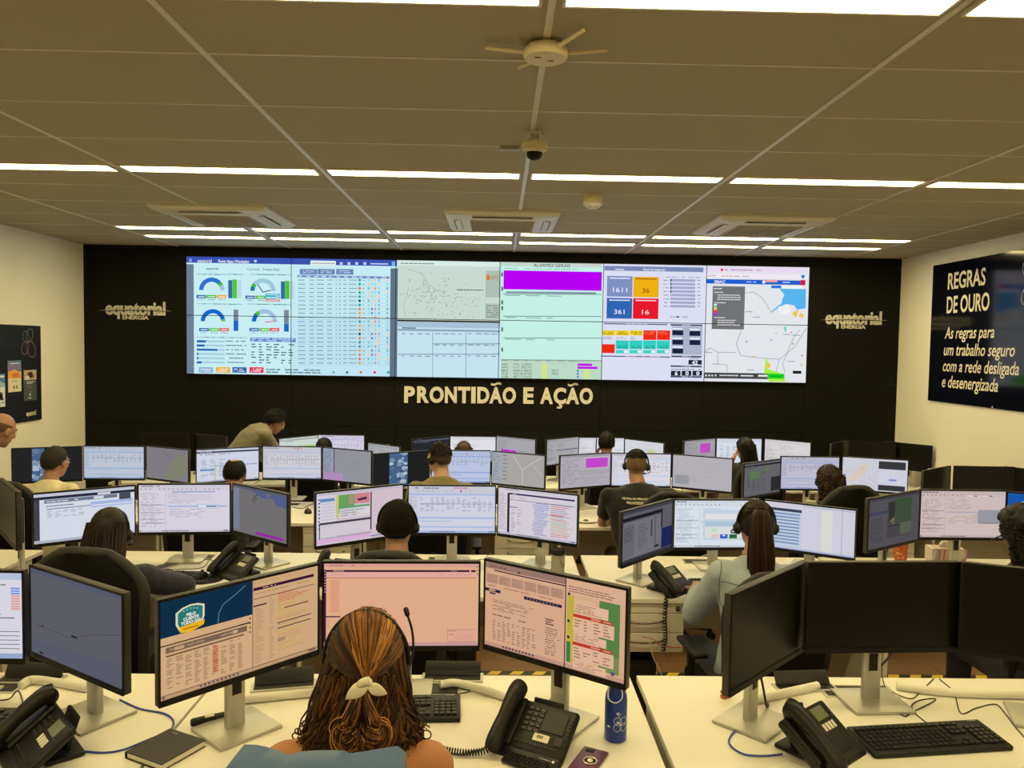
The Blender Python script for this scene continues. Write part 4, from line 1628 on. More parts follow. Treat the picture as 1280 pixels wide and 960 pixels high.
def c2dr(a):
    a.rect(0, 0, 1, .28, G(26, 84, 168), 1).line([(.12, .26), (.14, .18), (.2, .14), (.22, .26)], .004, G(170, 210, 235), 2)
    a.words(.05, .34, .9, .9, 9, G(170, 170, 190), 2)
    return G(206, 206, 222)


OFF = None
LIST = lambda a: [a.rect(.2 + (k % 2) * .01, .08 + k * .125, .29, .095 + k * .125, G(60, 60, 70), 4) for k in range(7)]
CONTENT = {  # dim backgrounds of turned screens hold their off-angle fading
    '1a_c': c1ac, '1a_r': c1ar, '1b_l': c1bl, '1b_c': c1bc, '1b_r': c1br, '1c_l': OFF, '1c_c': OFF, '1c_r': OFF,
    '2z_r': OFF, '2a_l': c2al, '2a_c': c2ac, '2a_r': c2ar, '2b_l': c2bl, '2b_c': c2bc, '2b_r': c2br, '2c_l': c2cl, '2c_c': c2cc, '2c_r': c2cr, '2d_l': c2dl, '2d_c': c2dc, '2d_r': c2dr,
    '3a_l': sky(G(36, 36, 36), .28, .46), '3a_c': sheet(G(188, 196, 212), G(150, 176, 210), G(70, 76, 96), rows=6),
    '3a_r': plot_map(G(128, 123, 130), G(108, 104, 110), ([(.4, .95), (.78, .1), (.96, .25), (.96, .8), (.7, .97)], G(128, 130, 112))),
    '3b_l': web(G(206, 210, 226), G(50, 54, 72), G(90, 94, 120), 0, lambda a: a.rect(.28, .4, .3, .95, G(190, 190, 150), 3).rect(.05, .6, .28, .66, G(110, 150, 200), 3).rect(.3, .5, .98, .53, G(150, 165, 205), 3)),
    '3b_c': sheet(G(206, 204, 214), G(176, 188, 216), G(70, 70, 86), rows=8, cols=16, red=True),
    '3b_r': plot_map(G(146, 146, 155), G(126, 126, 134), None, (.22, G(150, 156, 176), G(120, 124, 140)), lambda a: a.rect(.23, 0, .245, .75, DK, 4).rect(0, .76, .42, 1, G(176, 140, 186), 4)),
    '3c_l': sky(G(32, 32, 32), .27, .60), '3c_c': sheet(G(186, 196, 224), G(146, 166, 216), G(70, 76, 110), rows=5),
    '3c_r': plot_map(G(168, 165, 162), G(150, 148, 146), None, (.2, G(160, 168, 176), G(130, 140, 150)),
                     lambda a: [LIST(a), a.line([(.4, .05), (.58, .5), (.6, .98)], .009, G(192, 190, 186), 3), a.line([(.58, .5), (.95, .05)], .009, G(192, 190, 186), 3), a.line([(.78, .3), (.96, .62)], .008, G(188, 186, 182), 3)]),
    '3d_l': alarm(G(176, 170, 180), G(196, 70, 204)), '3d_c': sheet(G(216, 214, 224), G(190, 206, 228), G(90, 92, 110), rows=8),
    '3d_r': plot_map(G(178, 175, 181), G(156, 153, 160), None, None, lambda a: a.rect(.04, .62, .28, .9, G(150, 152, 156), 3).line([(.4, .76), (.95, .74)], .001, G(190, 130, 140), 3)),
    '3e_l': web(G(100, 99, 104), G(40, 40, 46), G(70, 70, 76), 0, lambda a: a.rect(.15, .25, .42, .5, G(92, 118, 84), 3).rect(.6, .12, .68, .35, G(88, 116, 76), 3).rect(.74, .5, 1, .94, G(44, 44, 48), 3)),
    '3e_c': sheet(G(190, 188, 208), G(160, 172, 210), G(70, 70, 96), rows=5),
    '3e_r': plot_map(G(204, 204, 214), G(180, 178, 190), ([(.1, .7), (.3, .2), (.42, .15), (.3, .6), (.14, .8)], G(216, 200, 190)), None,
                     lambda a: [a.line([(.15, .68), (.3, .25), (.42, .3)], .002, G(220, 180, 110), 3), a.line([(.3, .72), (.52, .88)], .002, G(190, 120, 130), 3), a.line([(.4, .6), (.54, .78)], .002, G(190, 120, 130), 3), a.rect(.56, .06, .97, .30, G(56, 56, 60), 3), a.rect(.56, .8, .97, .97, G(56, 56, 60), 3),
                                a.rect(.56, .3, .98, .8, G(206, 206, 220), 2), a.rect(.72, .6, .84, .66, G(130, 140, 200), 3)]),
    '3f_l': OFF, '3f_c': OFF, '3f_r': OFF, '4a_c': OFF, '4a_r': OFF,
    '4b_l': web(G(204, 214, 206), G(150, 160, 160), G(130, 140, 140), 0, lambda a: a.rect(.1, .35, .9, .42, G(150, 200, 60), 3)),
    '4b_c': sheet(G(212, 206, 226), G(176, 184, 222), G(90, 90, 120), rows=7), '4b_r': form(G(170, 170, 176), G(60, 60, 66), G(140, 142, 150)),
    '4c_l': web(G(40, 42, 50), G(90, 96, 110), G(110, 100, 100), 0, lambda a: a.rect(.3, .5, .6, .9, G(80, 60, 56), 3)),
    '4c_c': web(G(222, 222, 228), G(206, 206, 212), G(170, 170, 176)), '4c_r': alarm(G(168, 166, 172), G(190, 20, 200), (.12, .5, .52, .95)),
    '4d_l': form(G(170, 170, 174), G(36, 36, 40), G(60, 60, 66)), '4d_c': form(G(220, 220, 228), G(150, 150, 160), G(196, 200, 214)),
    '4d_r': plot_map(G(210, 212, 218), G(190, 190, 196), ([(.6, .3), (.8, .3), (.8, .8), (.6, .8)], G(200, 206, 150))),
    '4e_l': alarm(G(160, 160, 164), G(190, 80, 190), (.5, .15, .85, .55)), '4e_c': web(G(214, 220, 230), G(196, 204, 216), G(170, 176, 186)),
    '4e_r': form(G(216, 212, 214), G(150, 140, 140), G(220, 200, 190)), '4f_l': OFF, '4f_c': OFF, '4f_r': OFF,
}
SHOWS = {'1a_c': 'a pale table', '1a_r': 'a grey line chart', '1b_l': 'a shield badge and tables', '1b_c': 'a peach web page', '1b_r': 'a green chat window', '2a_l': 'a dark side bar', '2a_c': 'a lilac form',
         '2a_r': 'a grey coastal map', '2b_l': 'a green and red map', '2b_c': 'a blue spreadsheet', '2b_r': 'coloured text rows', '2c_l': 'a dimmed dark page', '2c_c': 'a pale blue dialog', '2c_r': 'blue list bars', '2d_l': 'a dim green panel', '2d_c': 'a pinkish form',
         '2d_r': 'a blue banner', '3a_l': 'a strip of sky', '3a_c': 'a blue table', '3a_r': 'a grey map', '3b_l': 'a pale web page', '3b_c': 'a striped spreadsheet', '3b_r': 'a grey chart', '3c_l': 'clouds and sky', '3c_c': 'blue bands',
         '3c_r': 'a road map', '3d_l': 'a magenta block', '3d_c': 'a white table', '3d_r': 'a pale plan', '3e_l': 'a dim green block', '3e_c': 'a lilac table', '3e_r': 'an orange street map', '4b_l': 'a lime line', '4b_c': 'a lilac table', '4b_r': 'a grey form',
         '4c_l': 'a dark page', '4c_c': 'a white page', '4c_r': 'a magenta box', '4d_l': 'dark lines', '4d_c': 'a white form', '4d_r': 'a yellowish patch', '4e_l': 'a magenta box', '4e_c': 'a pale page', '4e_r': 'a cream page'}
POSE = {
'1a_c':(-1.774,2.486,1.190,-0.8),'1a_r':(-1.304,2.392,1.195,-33.0),'1b_l':(-0.754,2.321,1.217,47.6),'1b_c':(-0.314,2.565,1.211,2.0),'1b_r':(0.174,2.385,1.232,-35.9),
'1c_l':(0.869,2.390,1.225,44.8),'1c_c':(1.289,2.522,1.238,2.9),'1c_r':(1.778,2.404,1.245,-23.0),'2z_r':(-2.629,4.179,1.150,-49.2),
'2a_l':(-2.367,4.476,1.075,35.6),'2a_c':(-1.837,4.564,1.098,5.3),'2a_r':(-1.383,4.508,1.087,-37.7),'2b_l':(-0.745,4.236,1.146,35.5),'2b_c':(-0.268,4.594,1.104,1.5),'2b_r':(0.234,4.529,1.092,-28.4),
'2c_l':(0.843,4.267,1.065,47.4),'2c_c':(1.303,4.536,1.050,3.2),'2c_r':(1.869,4.584,1.017,-31.6),'2d_l':(2.253,4.328,1.132,33.2),'2d_c':(2.788,4.567,1.119,0.7),'2d_r':(3.314,4.489,1.104,-31.2),
'3a_l':(-3.847,6.667,1.012,22.2),'3a_c':(-3.380,6.867,1.004,2.1),'3a_r':(-2.921,6.879,0.994,-26.2),'3b_l':(-2.351,6.782,1.012,28.1),'3b_c':(-1.837,6.938,1.013,0.5),'3b_r':(-1.328,6.824,1.010,-25.6),
'3c_l':(-0.826,6.700,1.008,31.0),'3c_c':(-0.323,6.834,1.012,1.6),'3c_r':(0.178,6.793,1.000,-27.8),'3d_l':(0.768,6.722,1.010,26.5),'3d_c':(1.259,6.752,1.018,-0.7),'3d_r':(1.777,6.689,1.008,-28.5),
'3e_l':(2.261,6.552,0.992,36.7),'3e_c':(2.748,6.750,1.010,0.9),'3e_r':(3.277,6.660,1.016,-21.6),'3f_l':(3.806,6.618,0.940,37.5),'3f_c':(4.267,6.696,0.950,-2.1),'3f_r':(4.640,6.560,0.944,-52),
'4a_c':(-3.750,8.771,0.897,1.9),'4a_r':(-3.22,8.70,0.895,-30),'4b_l':(-2.216,8.662,0.895,50),'4b_c':(-1.771,8.776,0.908,-0.1),'4b_r':(-1.270,8.617,0.826,-40.1),'4c_l':(-0.741,8.666,0.907,43.8),'4c_c':(-0.284,8.824,0.908,-0.3),'4c_r':(0.198,8.679,0.918,-34.0),
'4d_l':(0.737,8.745,0.911,41.8),'4d_c':(1.185,8.825,0.914,1.0),'4d_r':(1.638,8.655,0.903,-44.8),'4e_l':(2.276,8.676,0.926,34.8),'4e_c':(2.755,8.793,0.931,0.4),'4e_r':(3.267,8.682,0.926,-40.6),
'4f_l':(3.866,8.671,0.918,46.5),'4f_c':(4.276,8.752,0.917,-2.1),'4f_r':(4.640,8.690,0.909,-49.0)}

# shared meshes: screen face plane at y = -.045, body runs back from it, base centred on the origin
FY = -.045
_hm = MB().box((0, FY + .013, -MH / 2), (MW, .024, MH), r=.004)
_hm.box((0, FY + .032, -MH / 2 - .01), (MW * .86, .022, MH * .78), r=.010)
_bz = MB()
zt, zb = -(MH - .018 - SHT), -(MH - .018)
for c_, d_ in (((0, FY - .0005, zt / 2), (MW - .002, .005, -zt)), ((0, FY - .0005, (zb - MH) / 2), (MW - .002, .006, MH + zb)), ((-(MW + SWD) / 4, FY - .0005, -MH / 2), ((MW - SWD) / 2, .005, MH - .002)), (((MW + SWD) / 4, FY - .0005, -MH / 2), ((MW - SWD) / 2, .005, MH - .002))):
    _bz.box(c_, d_)
_cl = MB().box((0, .018, .20), (.062, .026, .40), r=.009, seg=3).box((0, .0045, .14), (.030, .003, .06), r=.001, mi=1)
_hd = MB().box((0, FY + .050, 0), (.10, .016, .10), r=.006).box((0, FY + .058, 0), (.05, .03, .05), r=.006)
_bs = MB().box((0, .005, .006), (.205, .185, .010), r=.003).box((0, .005, .0015), (.200, .180, .003), mi=1)
_btn = MB()
for k in range(4):
    _btn.box((MW / 2 - .03 - k * .014, FY - .0035, -MH + .008), (.006, .002, .003))
_shared = {}


def part_of(key, mb, mats, parent, z=0, smooth=35):
    if key not in _shared:
        o = mb.build(key, mats, parent, smooth)
        _shared[key] = o
    else:
        o = _shared[key].copy()
        COL.objects.link(o)
        o.parent = parent
    o.location = (0, 0, z)
    return o


SIDE = {'l': 'left', 'c': 'middle', 'r': 'right'}
MON = {}


def monitor(k):
    X, Y, Z, deg = POSE[k]
    row = int(k[0])
    a = radians(deg)
    dz = DESK[row]
    n = V((sin(a), -cos(a), 0))                     # the way the screen looks
    loc = V((X, Y, dz)) - n * .045
    who, side = WHO[k[:2]], SIDE[k[3]]
    c = CONTENT[k]
    lab = ('black monitor showing %s, %s' % (SHOWS[k], who)) if c else ('switched-off black monitor, %s one %s' % (side, who))
    t = thing('monitor', lab, 'monitor', loc, a, 'desk monitors')
    z = Z - dz
    part_of('housing', _hm, [EDGE], t, z)
    part_of('bezel', _bz, [BEZEL], t, z, 0)
    if row < 3:
        part_of('control_buttons', _btn, [DARK], t, z, 0)
    part_of('stand_head', _hd, [BLACK], t, z - MH / 2)
    part_of('stand_column', _cl, [SILVER, BLACK], t)
    part_of('stand_base', _bs, [SILVER, BLACK], t)
    M = Matrix.Translation((0, FY - .0002, zb + SHT / 2)) @ FACE
    if c:
        art = Art(SWD, SHT)
        bg = c(art)
        art = art.clip(0, 0, SWD, SHT)
        m = MB()
        art.into(m, M, bg=bg, step=.0003)
        s = m.build('screen', SCREEN, t, 0)
        s.location = (0, 0, z)
    else:
        s = part_of('dark_screen', MB().box((0, FY - .0002, zb + SHT / 2), (SWD, .002, SHT)), [GLASS_OFF], t, z, 0)
    MON[k] = t
    return t


for k in POSE:
    monitor(k)
# ------------------------------------------------------------------ desks and drawer units
def desk(x0, x1, y0, y1, row, label):
    zt = DESK[row] - TIER[row]
    t = thing('desk', label, 'desk', ((x0 + x1) / 2, (y0 + y1) / 2, TIER[row]), 0, 'cream desks in rows')
    W, D = x1 - x0, y1 - y0
    top = MB().box((0, 0, zt - .0125), (W, D, .025), r=.002, seg=1)
    top.build('desktop', CREAM, t, 0)
    for s in (-1, 1):
        MB().box((s * (W / 2 - .035), -.02, (zt - .025) / 2), (.025, D - .12, zt - .025), r=.002, seg=1).build('leg', CREAM_EDGE, t, 0)
    MB().box((0, D / 2 - .09, zt - .025 - .2), (W - .1, .018, .40), r=.002, seg=1).build('modesty_panel', CREAM_EDGE, t, 0)
    g = MB().box((0, D / 2 - .12, zt + .001), (.26, .10, .003), mi=0).box((0, D / 2 - .12, zt + .003), (.235, .075, .003), mi=1)
    g.build('cable_grommet', [SILVER, BLACK], t, 0)
    return t


DSK = {}
for k, x0, x1, y0, y1, who in (
        ('1a', -2.50, -.988, 2.00, 2.755, 'front left cream desk holding the black notebook'), ('1b', -.978, .492, 2.00, 2.765, 'front cream desk of the woman with the white hair bow'),
        ('1c', .518, 2.03, 2.00, 2.775, 'front right cream desk with three switched-off monitors'),
        ('2z', -4.30, -2.80, 3.98, 4.80, 'second-row cream desk cut by the left edge'), ('2a', -2.59, -1.08, 3.98, 4.80, 'second-row cream desk of the woman in navy denim'), ('2b', -1.06, .48, 3.98, 4.80, 'second-row cream desk of the man in the dark cap'),
        ('2c', .53, 2.02, 3.98, 4.82, 'second-row cream desk of the ponytailed woman'), ('2d', 2.04, 3.56, 3.98, 4.84, 'second-row cream desk with a tissue box at the right'),
        ('3a', -4.14, -2.62, 6.03, 6.86, 'third-row cream desk of the grey-haired man'), ('3b', -2.60, -1.09, 6.03, 6.86, 'third-row cream desk of the balding man'), ('3c', -1.07, .44, 6.03, 6.86, 'third-row cream desk of the man in khaki'),
        ('3d', .46, 1.99, 6.00, 6.86, 'third-row cream desk of the man in the black polo'), ('3e', 2.01, 3.50, 6.00, 6.86, 'third-row cream desk of the curly-haired woman'), ('3f', 3.52, 4.83, 6.00, 6.86, 'third-row cream desk by the right wall with unlit monitors'),
        ('4a', -4.14, -2.62, 8.28, 9.08, 'far-row cream desk with unlit monitors at the left'), ('4b', -2.60, -1.09, 8.28, 9.08, 'far-row cream desk under the leaning man'), ('4c', -1.07, .44, 8.28, 9.08, 'far-row cream desk of the brown-haired person'),
        ('4d', .46, 1.99, 8.28, 9.08, 'far-row cream desk of the man on the phone'), ('4e', 2.01, 3.50, 8.28, 9.08, 'far-row cream desk of the long-haired woman'), ('4f', 3.52, 4.83, 8.28, 9.08, 'far-row cream desk with unlit monitors at the right')):
    DSK[k] = desk(x0, x1, y0, y1, int(k[0]), who)


def drawers(x0, x1, yf, row, label):
    """hanging drawer unit with a lock strip and two drawers"""
    zt = DESK[row] - .026
    t = thing('drawer_unit', label, 'drawers', ((x0 + x1) / 2, yf, zt), 0, 'drawer units under the desks')
    W = x1 - x0
    MB().box((0, .24, -.135), (W, .46, .27), r=.002, seg=1).build('body', DRAWER, t, 0)
    z = -.004
    for i, h in enumerate((.052, .102, .104)):
        f = MB().box((0, 0, z - h / 2), (W - .004, .018, h - .004), r=.0015, seg=1).build('lock_panel' if i == 0 else 'drawer', DRAWER, t, 0)
        if i == 0:
            MB().lathe([(.001, 0), (.014, 0), (.013, .008), (.001, .009)], n=18, M=Matrix.Translation((W / 2 - .035, -.009, z - h / 2)) @ Matrix.Rotation(pi / 2, 4, 'X')).build('lock', STEEL, f, 40)
        else:
            hz = z - .032
            MB().tube(spline([(-.11, -.008, hz), (-.10, -.024, hz - .004), (-.05, -.032, hz - .010), (0, -.034, hz - .012), (.05, -.032, hz - .010), (.10, -.024, hz - .004), (.11, -.008, hz)], 4), .006, 8).build('handle', STEEL, f, 60)
        z -= h + .001
    return t


d0 = drawers(.56, .99, 4.005, 2, 'cream drawer unit with hanging coiled cord beside the ponytailed woman')
for x, y, row, lab in ((-2.40, 6.05, 3, 'cream drawer unit behind the navy-denim woman\'s middle monitor'), (-1.30, 6.05, 3, 'cream drawer unit behind the capped man\'s left monitor'),
                       (.20, 6.05, 3, 'cream drawer unit behind the coloured text monitor'), (3.10, 6.05, 3, 'cream drawer unit behind the orange tumbler'),
                       (2.62, 8.31, 4, 'far drawer unit between the curly-haired woman and the long-haired woman'), (-1.3, 4.005, 2, 'cream drawer unit under the navy-denim woman\'s desk')):
    dup(d0, (x, y, DESK[row] - .026), 0, lab)
# ------------------------------------------------------------------ office chairs
def office_chair(label, loc, rz):
    """facing +Y; origin on the floor"""
    t = thing('office_chair', label, 'office chair', loc, rz, 'black office chairs')
    nu, nv = 18, 16
    F, B, rim = [], [], []

    def sh(u, v):                                   # rounded, slightly waisted back panel
        wv = .245 * (1 - .16 * (1 - v) ** 2) * (1 - max(0, (v - .55) / .45) ** 3.2 * .62)
        x = u * wv
        z = .50 + .64 * v - .035 * u * u * max(0, v - .4)
        y = -.245 + .055 * u * u - .05 * sin(pi * min(v * 1.25, 1)) * .6 - .06 * v
        return V((x, y, z))
    for i in range(nv + 1):
        F.append([sh(-1 + 2 * j / nu, i / nv) for j in range(nu + 1)])
        B.append([p + V((0, -.034 - .012 * cos((2 * j / nu - 1) * pi / 2), 0)) for j, p in enumerate(F[-1])])
    m = MB()
    m.rings(F, cap=False, closed=False)
    n0 = len(m.v)
    m.rings([r[::-1] for r in B], cap=False, closed=False)
    loop = [F[0][j] for j in range(nu + 1)] + [F[i][nu] for i in range(1, nv + 1)] + [F[nv][j] for j in range(nu - 1, -1, -1)] + [F[i][0] for i in range(nv - 1, 0, -1)]
    m.build('backrest', CHAIR, t, 60)
    mid = [p + V((0, -.020, 0)) for p in loop]
    MB().tube(mid + mid[:2], .024, 10).build('backrest_rim', CHAIR_RIM, t, 60)
    MB().box((0, .02, .455), (.49, .47, .085), r=.04, seg=4).build('seat', CHAIR, t, 60)
    MB().tube(spline([(0, -.10, .40), (0, -.27, .40), (0, -.34, .48), (0, -.345, .70)], 5), .022, 8, flat=.6).build('back_support', BLACK, t, 60)
    MB().cyl((0, 0, .12), (0, 0, .30), .03).cyl((0, 0, .28), (0, 0, .42), .017).box((0, 0, .405), (.20, .20, .03), r=.01).build('gas_column', BLACK, t)
    for s in (-1, 1):
        MB().tube(spline([(s * .21, .02, .41), (s * .28, .02, .42), (s * .29, .01, .50), (s * .29, .0, .66)], 5), .017, 8).box((s * .285, .02, .675), (.075, .25, .028), r=.013, seg=3).build('armrest', BLACK, t, 60)
    for k in range(5):
        a = radians(90 + 72 * k)
        d = V((cos(a), sin(a), 0))
        lg = MB().tube([d * .02 + V((0, 0, .115)), d * .16 + V((0, 0, .10)), d * .30 + V((0, 0, .075))], [.028, .022, .016], 8).build('leg', BLACK, t, 60)
        q = d * .30
        sd = V((-d.y, d.x, 0))
        MB().cyl(q + sd * .008 + V((0, 0, .028)), q + sd * .024 + V((0, 0, .028)), .028, n=16).cyl(q - sd * .008 + V((0, 0, .028)), q - sd * .024 + V((0, 0, .028)), .028, n=16).cyl(q + V((0, 0, .03)), q + V((0, 0, .08)), .008, n=10).build('caster', BLACK, lg)
    return t


CH0 = office_chair('black office chair with a denim jacket over its back in front row', (-.32, 1.70, TIER[1]), 0)
for x, y, row, rz, lab in ((-1.76, 3.62, 2, -4, 'tall black chair of the woman in navy denim'), (-.47, 3.62, 2, 0, 'black office chair of the man in the dark cap'),
                           (1.22, 3.62, 2, 6, 'grey-rimmed black chair of the ponytailed woman'), (2.78, 3.62, 2, 0, 'black office chair of the dark-haired person at the right edge'),
                           (-3.45, 5.72, 3, 0, 'black chair behind the grey-haired man in white'), (-2.05, 5.62, 3, 0, 'black office chair of the balding man'), (-.43, 5.70, 3, 0, 'black office chair of the man in khaki'),
                           (1.30, 5.62, 3, -14, 'black chair with its rim showing beside the black polo man'), (2.48, 5.58, 3, 0, 'black high-backed chair behind the curly-haired woman'),
                           (-1.84, 7.95, 4, 0, 'far-row chair beside the leaning man'), (-.36, 7.92, 4, 0, 'far-row chair of the brown-haired person'), (1.15, 7.92, 4, 0, 'far-row chair of the man on the phone'), (2.62, 7.92, 4, 0, 'far-row chair of the long-haired woman')):
    o = dup(CH0, (x, y, TIER[row]), radians(rz), lab)
    if lab.startswith('tall'):
        o.scale = (1.10, 1, 1.0)
    if lab.startswith('grey-rimmed'):
        o.scale = (1, 1, .938)
    if 'high-backed' in lab:
        o.scale = (1, 1, 1.06)

# ------------------------------------------------------------------ desk phones
KEYC = mat('phone_key', rgb(30, 30, 29), .4)
LCD = mat('phone_display', rgb(24, 26, 27), .35, spec=.3)
LCD_G = mat('phone_display_green', rgb(112, 118, 96), .25)
CARD = mat('white_card', rgb(226, 222, 208), .5)
PHB = mat('phone_black', rgb(21, 21, 21), .45, spec=.4, nz=.06, scale=300)


def helix(path, r=.0085, pitch=.0082, wire=.0025):
    pts = spline(path, 24)
    L = 0
    out = []
    prev = pts[0]
    x = None
    for i, p in enumerate(pts):
        L += (p - prev).length
        prev = p
    n = int(L / pitch * 7)
    acc = [0]
    for a, b in zip(pts, pts[1:]):
        acc.append(acc[-1] + (b - a).length)
    k = 0
    for i in range(n + 1):
        s = acc[-1] * i / n
        while k < len(acc) - 2 and acc[k + 1] < s:
            k += 1
        u = (s - acc[k]) / max(1e-9, acc[k + 1] - acc[k])
        c = pts[k].lerp(pts[k + 1], u)
        tg = (pts[k + 1] - pts[k]).normalized()
        if x is None:
            x, _ = frame(tg)
        x = (x - tg * x.dot(tg)).normalized()
        y = tg.cross(x)
        th = 2 * pi * s / pitch
        out.append(c + (x * cos(th) + y * sin(th)) * r)
    return MB().tube(out, wire, 5)


def desk_phone(loc, rz, label, green, cord, full=True):
    t = thing('desk_phone', label, 'phone', loc, rz, 'black desk phones')
    tilt = radians(36)
    M = Matrix.Translation((0, -.02, .052)) @ Matrix.Rotation(tilt, 4, 'X')
    b = MB()
    vs, fs = _rbox((.232, .165, .026), .010, 3)
    b.add(vs, fs, 0, None, M)
    vs, fs = _rbox((.232, .045, .030), .014, 4)      # rounded front lip
    b.add(vs, fs, 0, None, M @ Matrix.Translation((0, -.085, .002)))
    vs, fs = _rbox((.062, .150, .018), .008, 3)      # cradle
    b.add(vs, fs, 0, None, M @ Matrix.Translation((-.082, .005, .016)))
    b.build('body', PHB, t, 40)
    f = MB()
    vs, fs = _rbox((.16, .10, .014), .005, 2)
    f.add(vs, fs, 0, None, Matrix.Translation((0, .03, .008)))
    vs, fs = _rbox((.10, .012, .10), .004, 2)
    f.add(vs, fs, 0, None, Matrix.Translation((0, .055, .06)) @ Matrix.Rotation(radians(-18), 4, 'X'))
    f.build('stand_foot', BLACK, t, 40)
    h = MB()
    P = [(-.084, -.098, .040), (-.084, -.085, .050), (-.084, -.04, .056), (-.084, .02, .058), (-.084, .075, .054), (-.084, .098, .042)]
    h.tube([M @ V(p) for p in spline(P, 5)], [.020 + .007 * abs(cos(pi * i / 25)) for i in range(26)], 14)
    h.ell(M @ V((-.084, -.085, .038)), .024).ell(M @ V((-.084, .085, .038)), .024)
    h.build('handset', PHB, t, 60)
    kp = MB()
    for r in range(5 if green is None else 4):
        for c in range(3):
            vs, fs = _rbox((.017, .011, .004), .0015, 1)
            kp.add(vs, fs, 0, None, M @ Matrix.Translation((-.032 + c * .020 if green is None else -.038 + c * .019, .058 - r * .0165 if green is None else .052 - r * .0165, .0145)))
    for r in range(5):
        for x in ((.008, .105) if green is None else (.098,)):
            vs, fs = _rbox((.010, .006, .003), .001, 1)
            kp.add(vs, fs, 0, None, M @ Matrix.Translation((x, .052 - r * .0115, .0140)))
    for c in range(9):
        vs, fs = _rbox((.011, .006, .003), .001, 1)
        kp.add(vs, fs, 0, None, M @ Matrix.Translation((-.04 + c * .016, -.048, .0140)))
    kp.build('keys', KEYC, t, 40)
    d = MB()
    if green is None:
        vs, fs = _rbox((.074, .066, .004), .001, 1)
        d.add(vs, fs, 0, None, M @ Matrix.Translation((.056, .030, .0140)))
    else:
        vs, fs = _rbox((.060, .040, .004), .001, 1)
        d.add(vs, fs, 0, None, M @ Matrix.Translation((.052, .050, .0140)))
    d.build('display', LCD if green is None else LCD_G, t, 0)
    c = MB()
    if green is None:
        vs, fs = _rbox((.050, .022, .0025), 0, 1)
        c.add(vs, fs, 0, None, M @ Matrix.Translation((.032, -.024, .0145)))
        for q in range(5):
            vs, fs = _rbox((.0015 if q % 2 else .003, .009, .001), 0, 1)
            c.add(vs, fs, 1, None, M @ Matrix.Translation((.020 + q * .004, -.022, .0160)))
    else:
        for q in range(4):
            vs, fs = _rbox((.011, .022, .0025), 0, 1)
            c.add(vs, fs, 0, None, M @ Matrix.Translation((.026 + q * .0165, .008, .0148)))
    c.build('label_card', [CARD, DARK], t, 0)
    if green is None:
        n = MB()
        vs, fs = _rbox((.026, .026, .004), .010, 3)
        n.add(vs, fs, 0, None, M @ Matrix.Translation((.088, -.024, .0145)))
        n.build('navigator_key', DARK, t, 60)
        e = MB()
        a = Art(.05, .012)
        a.words(0, .35, .72, .65, 1, (.6, .6, .58), 1, fill=1, jit=0)
        a.disc(.86, .5, .004, (.8, .8, .78), 1)
        a.into(e, M @ Matrix.Translation((.078, -.082, .0178)))
        e.build('emblem', PRINT, t, 0)
        q = MB().box((.02, -.125, .009), (.13, .05, .012), r=.004)
        q.build('slide_out_keyboard', BLACK, t, 40)
        q = MB()
        for r in range(3):
            for c_ in range(9):
                q.box((-.034 + c_ * .0135, -.110 - r * .0135, .0165), (.010, .010, .003))
        q.build('small_keys', KEYC, t, 0)
    if cord:
        o = helix(cord).build('coiled_cord', CABLE, t, 80)
    return t


HB = V((-.084, -.10, .02))
desk_phone((.135, 2.275, DESK[1]), radians(-30), 'black desk phone with white card and coiled cord by the blue bottle', None, [(-.095, -.11, .022), (-.11, -.14, .014), (-.15, -.17, .012), (-.20, -.185, .012), (-.24, -.19, .012)])
desk_phone((.955, 2.255, DESK[1]), radians(38), 'black desk phone with green display left of the front right keyboard', 1, None)
desk_phone((-1.28, 2.20, DESK[1]), radians(-48), 'black desk phone seen from its side at the front left corner', 1, [(-.10, -.10, .02), (-.11, -.12, .012), (-.12, -.16, .011), (-.09, -.20, .011)])
desk_phone((-1.44, 4.34, DESK[2]), radians(-38), 'black desk phone right of the navy-denim woman\'s mouse', 1, None)
p2c = desk_phone((.93, 4.14, DESK[2]), radians(42), 'black desk phone whose coiled cord hangs down in front of the drawers', 1, None)
o = helix([(.93, 4.05, .65), (.90, 3.99, .655), (.885, 3.965, .62), (.880, 3.962, .52), (.886, 3.962, .43), (.875, 3.962, .36)], .010, .016, .0035)
pz = o.build('coiled_cord', CABLE, None, 80)
pz.parent = p2c
pz.matrix_parent_inverse = (Matrix.Translation(p2c.location) @ Matrix.Rotation(radians(42), 4, 'Z')).inverted()
desk_phone((-.865, 4.22, DESK[2]), radians(-12), 'black desk phone left of the man in the dark cap, half hidden', 1, None)
desk_phone((-2.90, 4.10, DESK[2]), radians(30), 'black desk phone cut by the left edge in the second row', 1, None)

# ------------------------------------------------------------------ keyboards and mice
KB_KEY = mat('keyboard_key', rgb(20, 20, 19), .45)


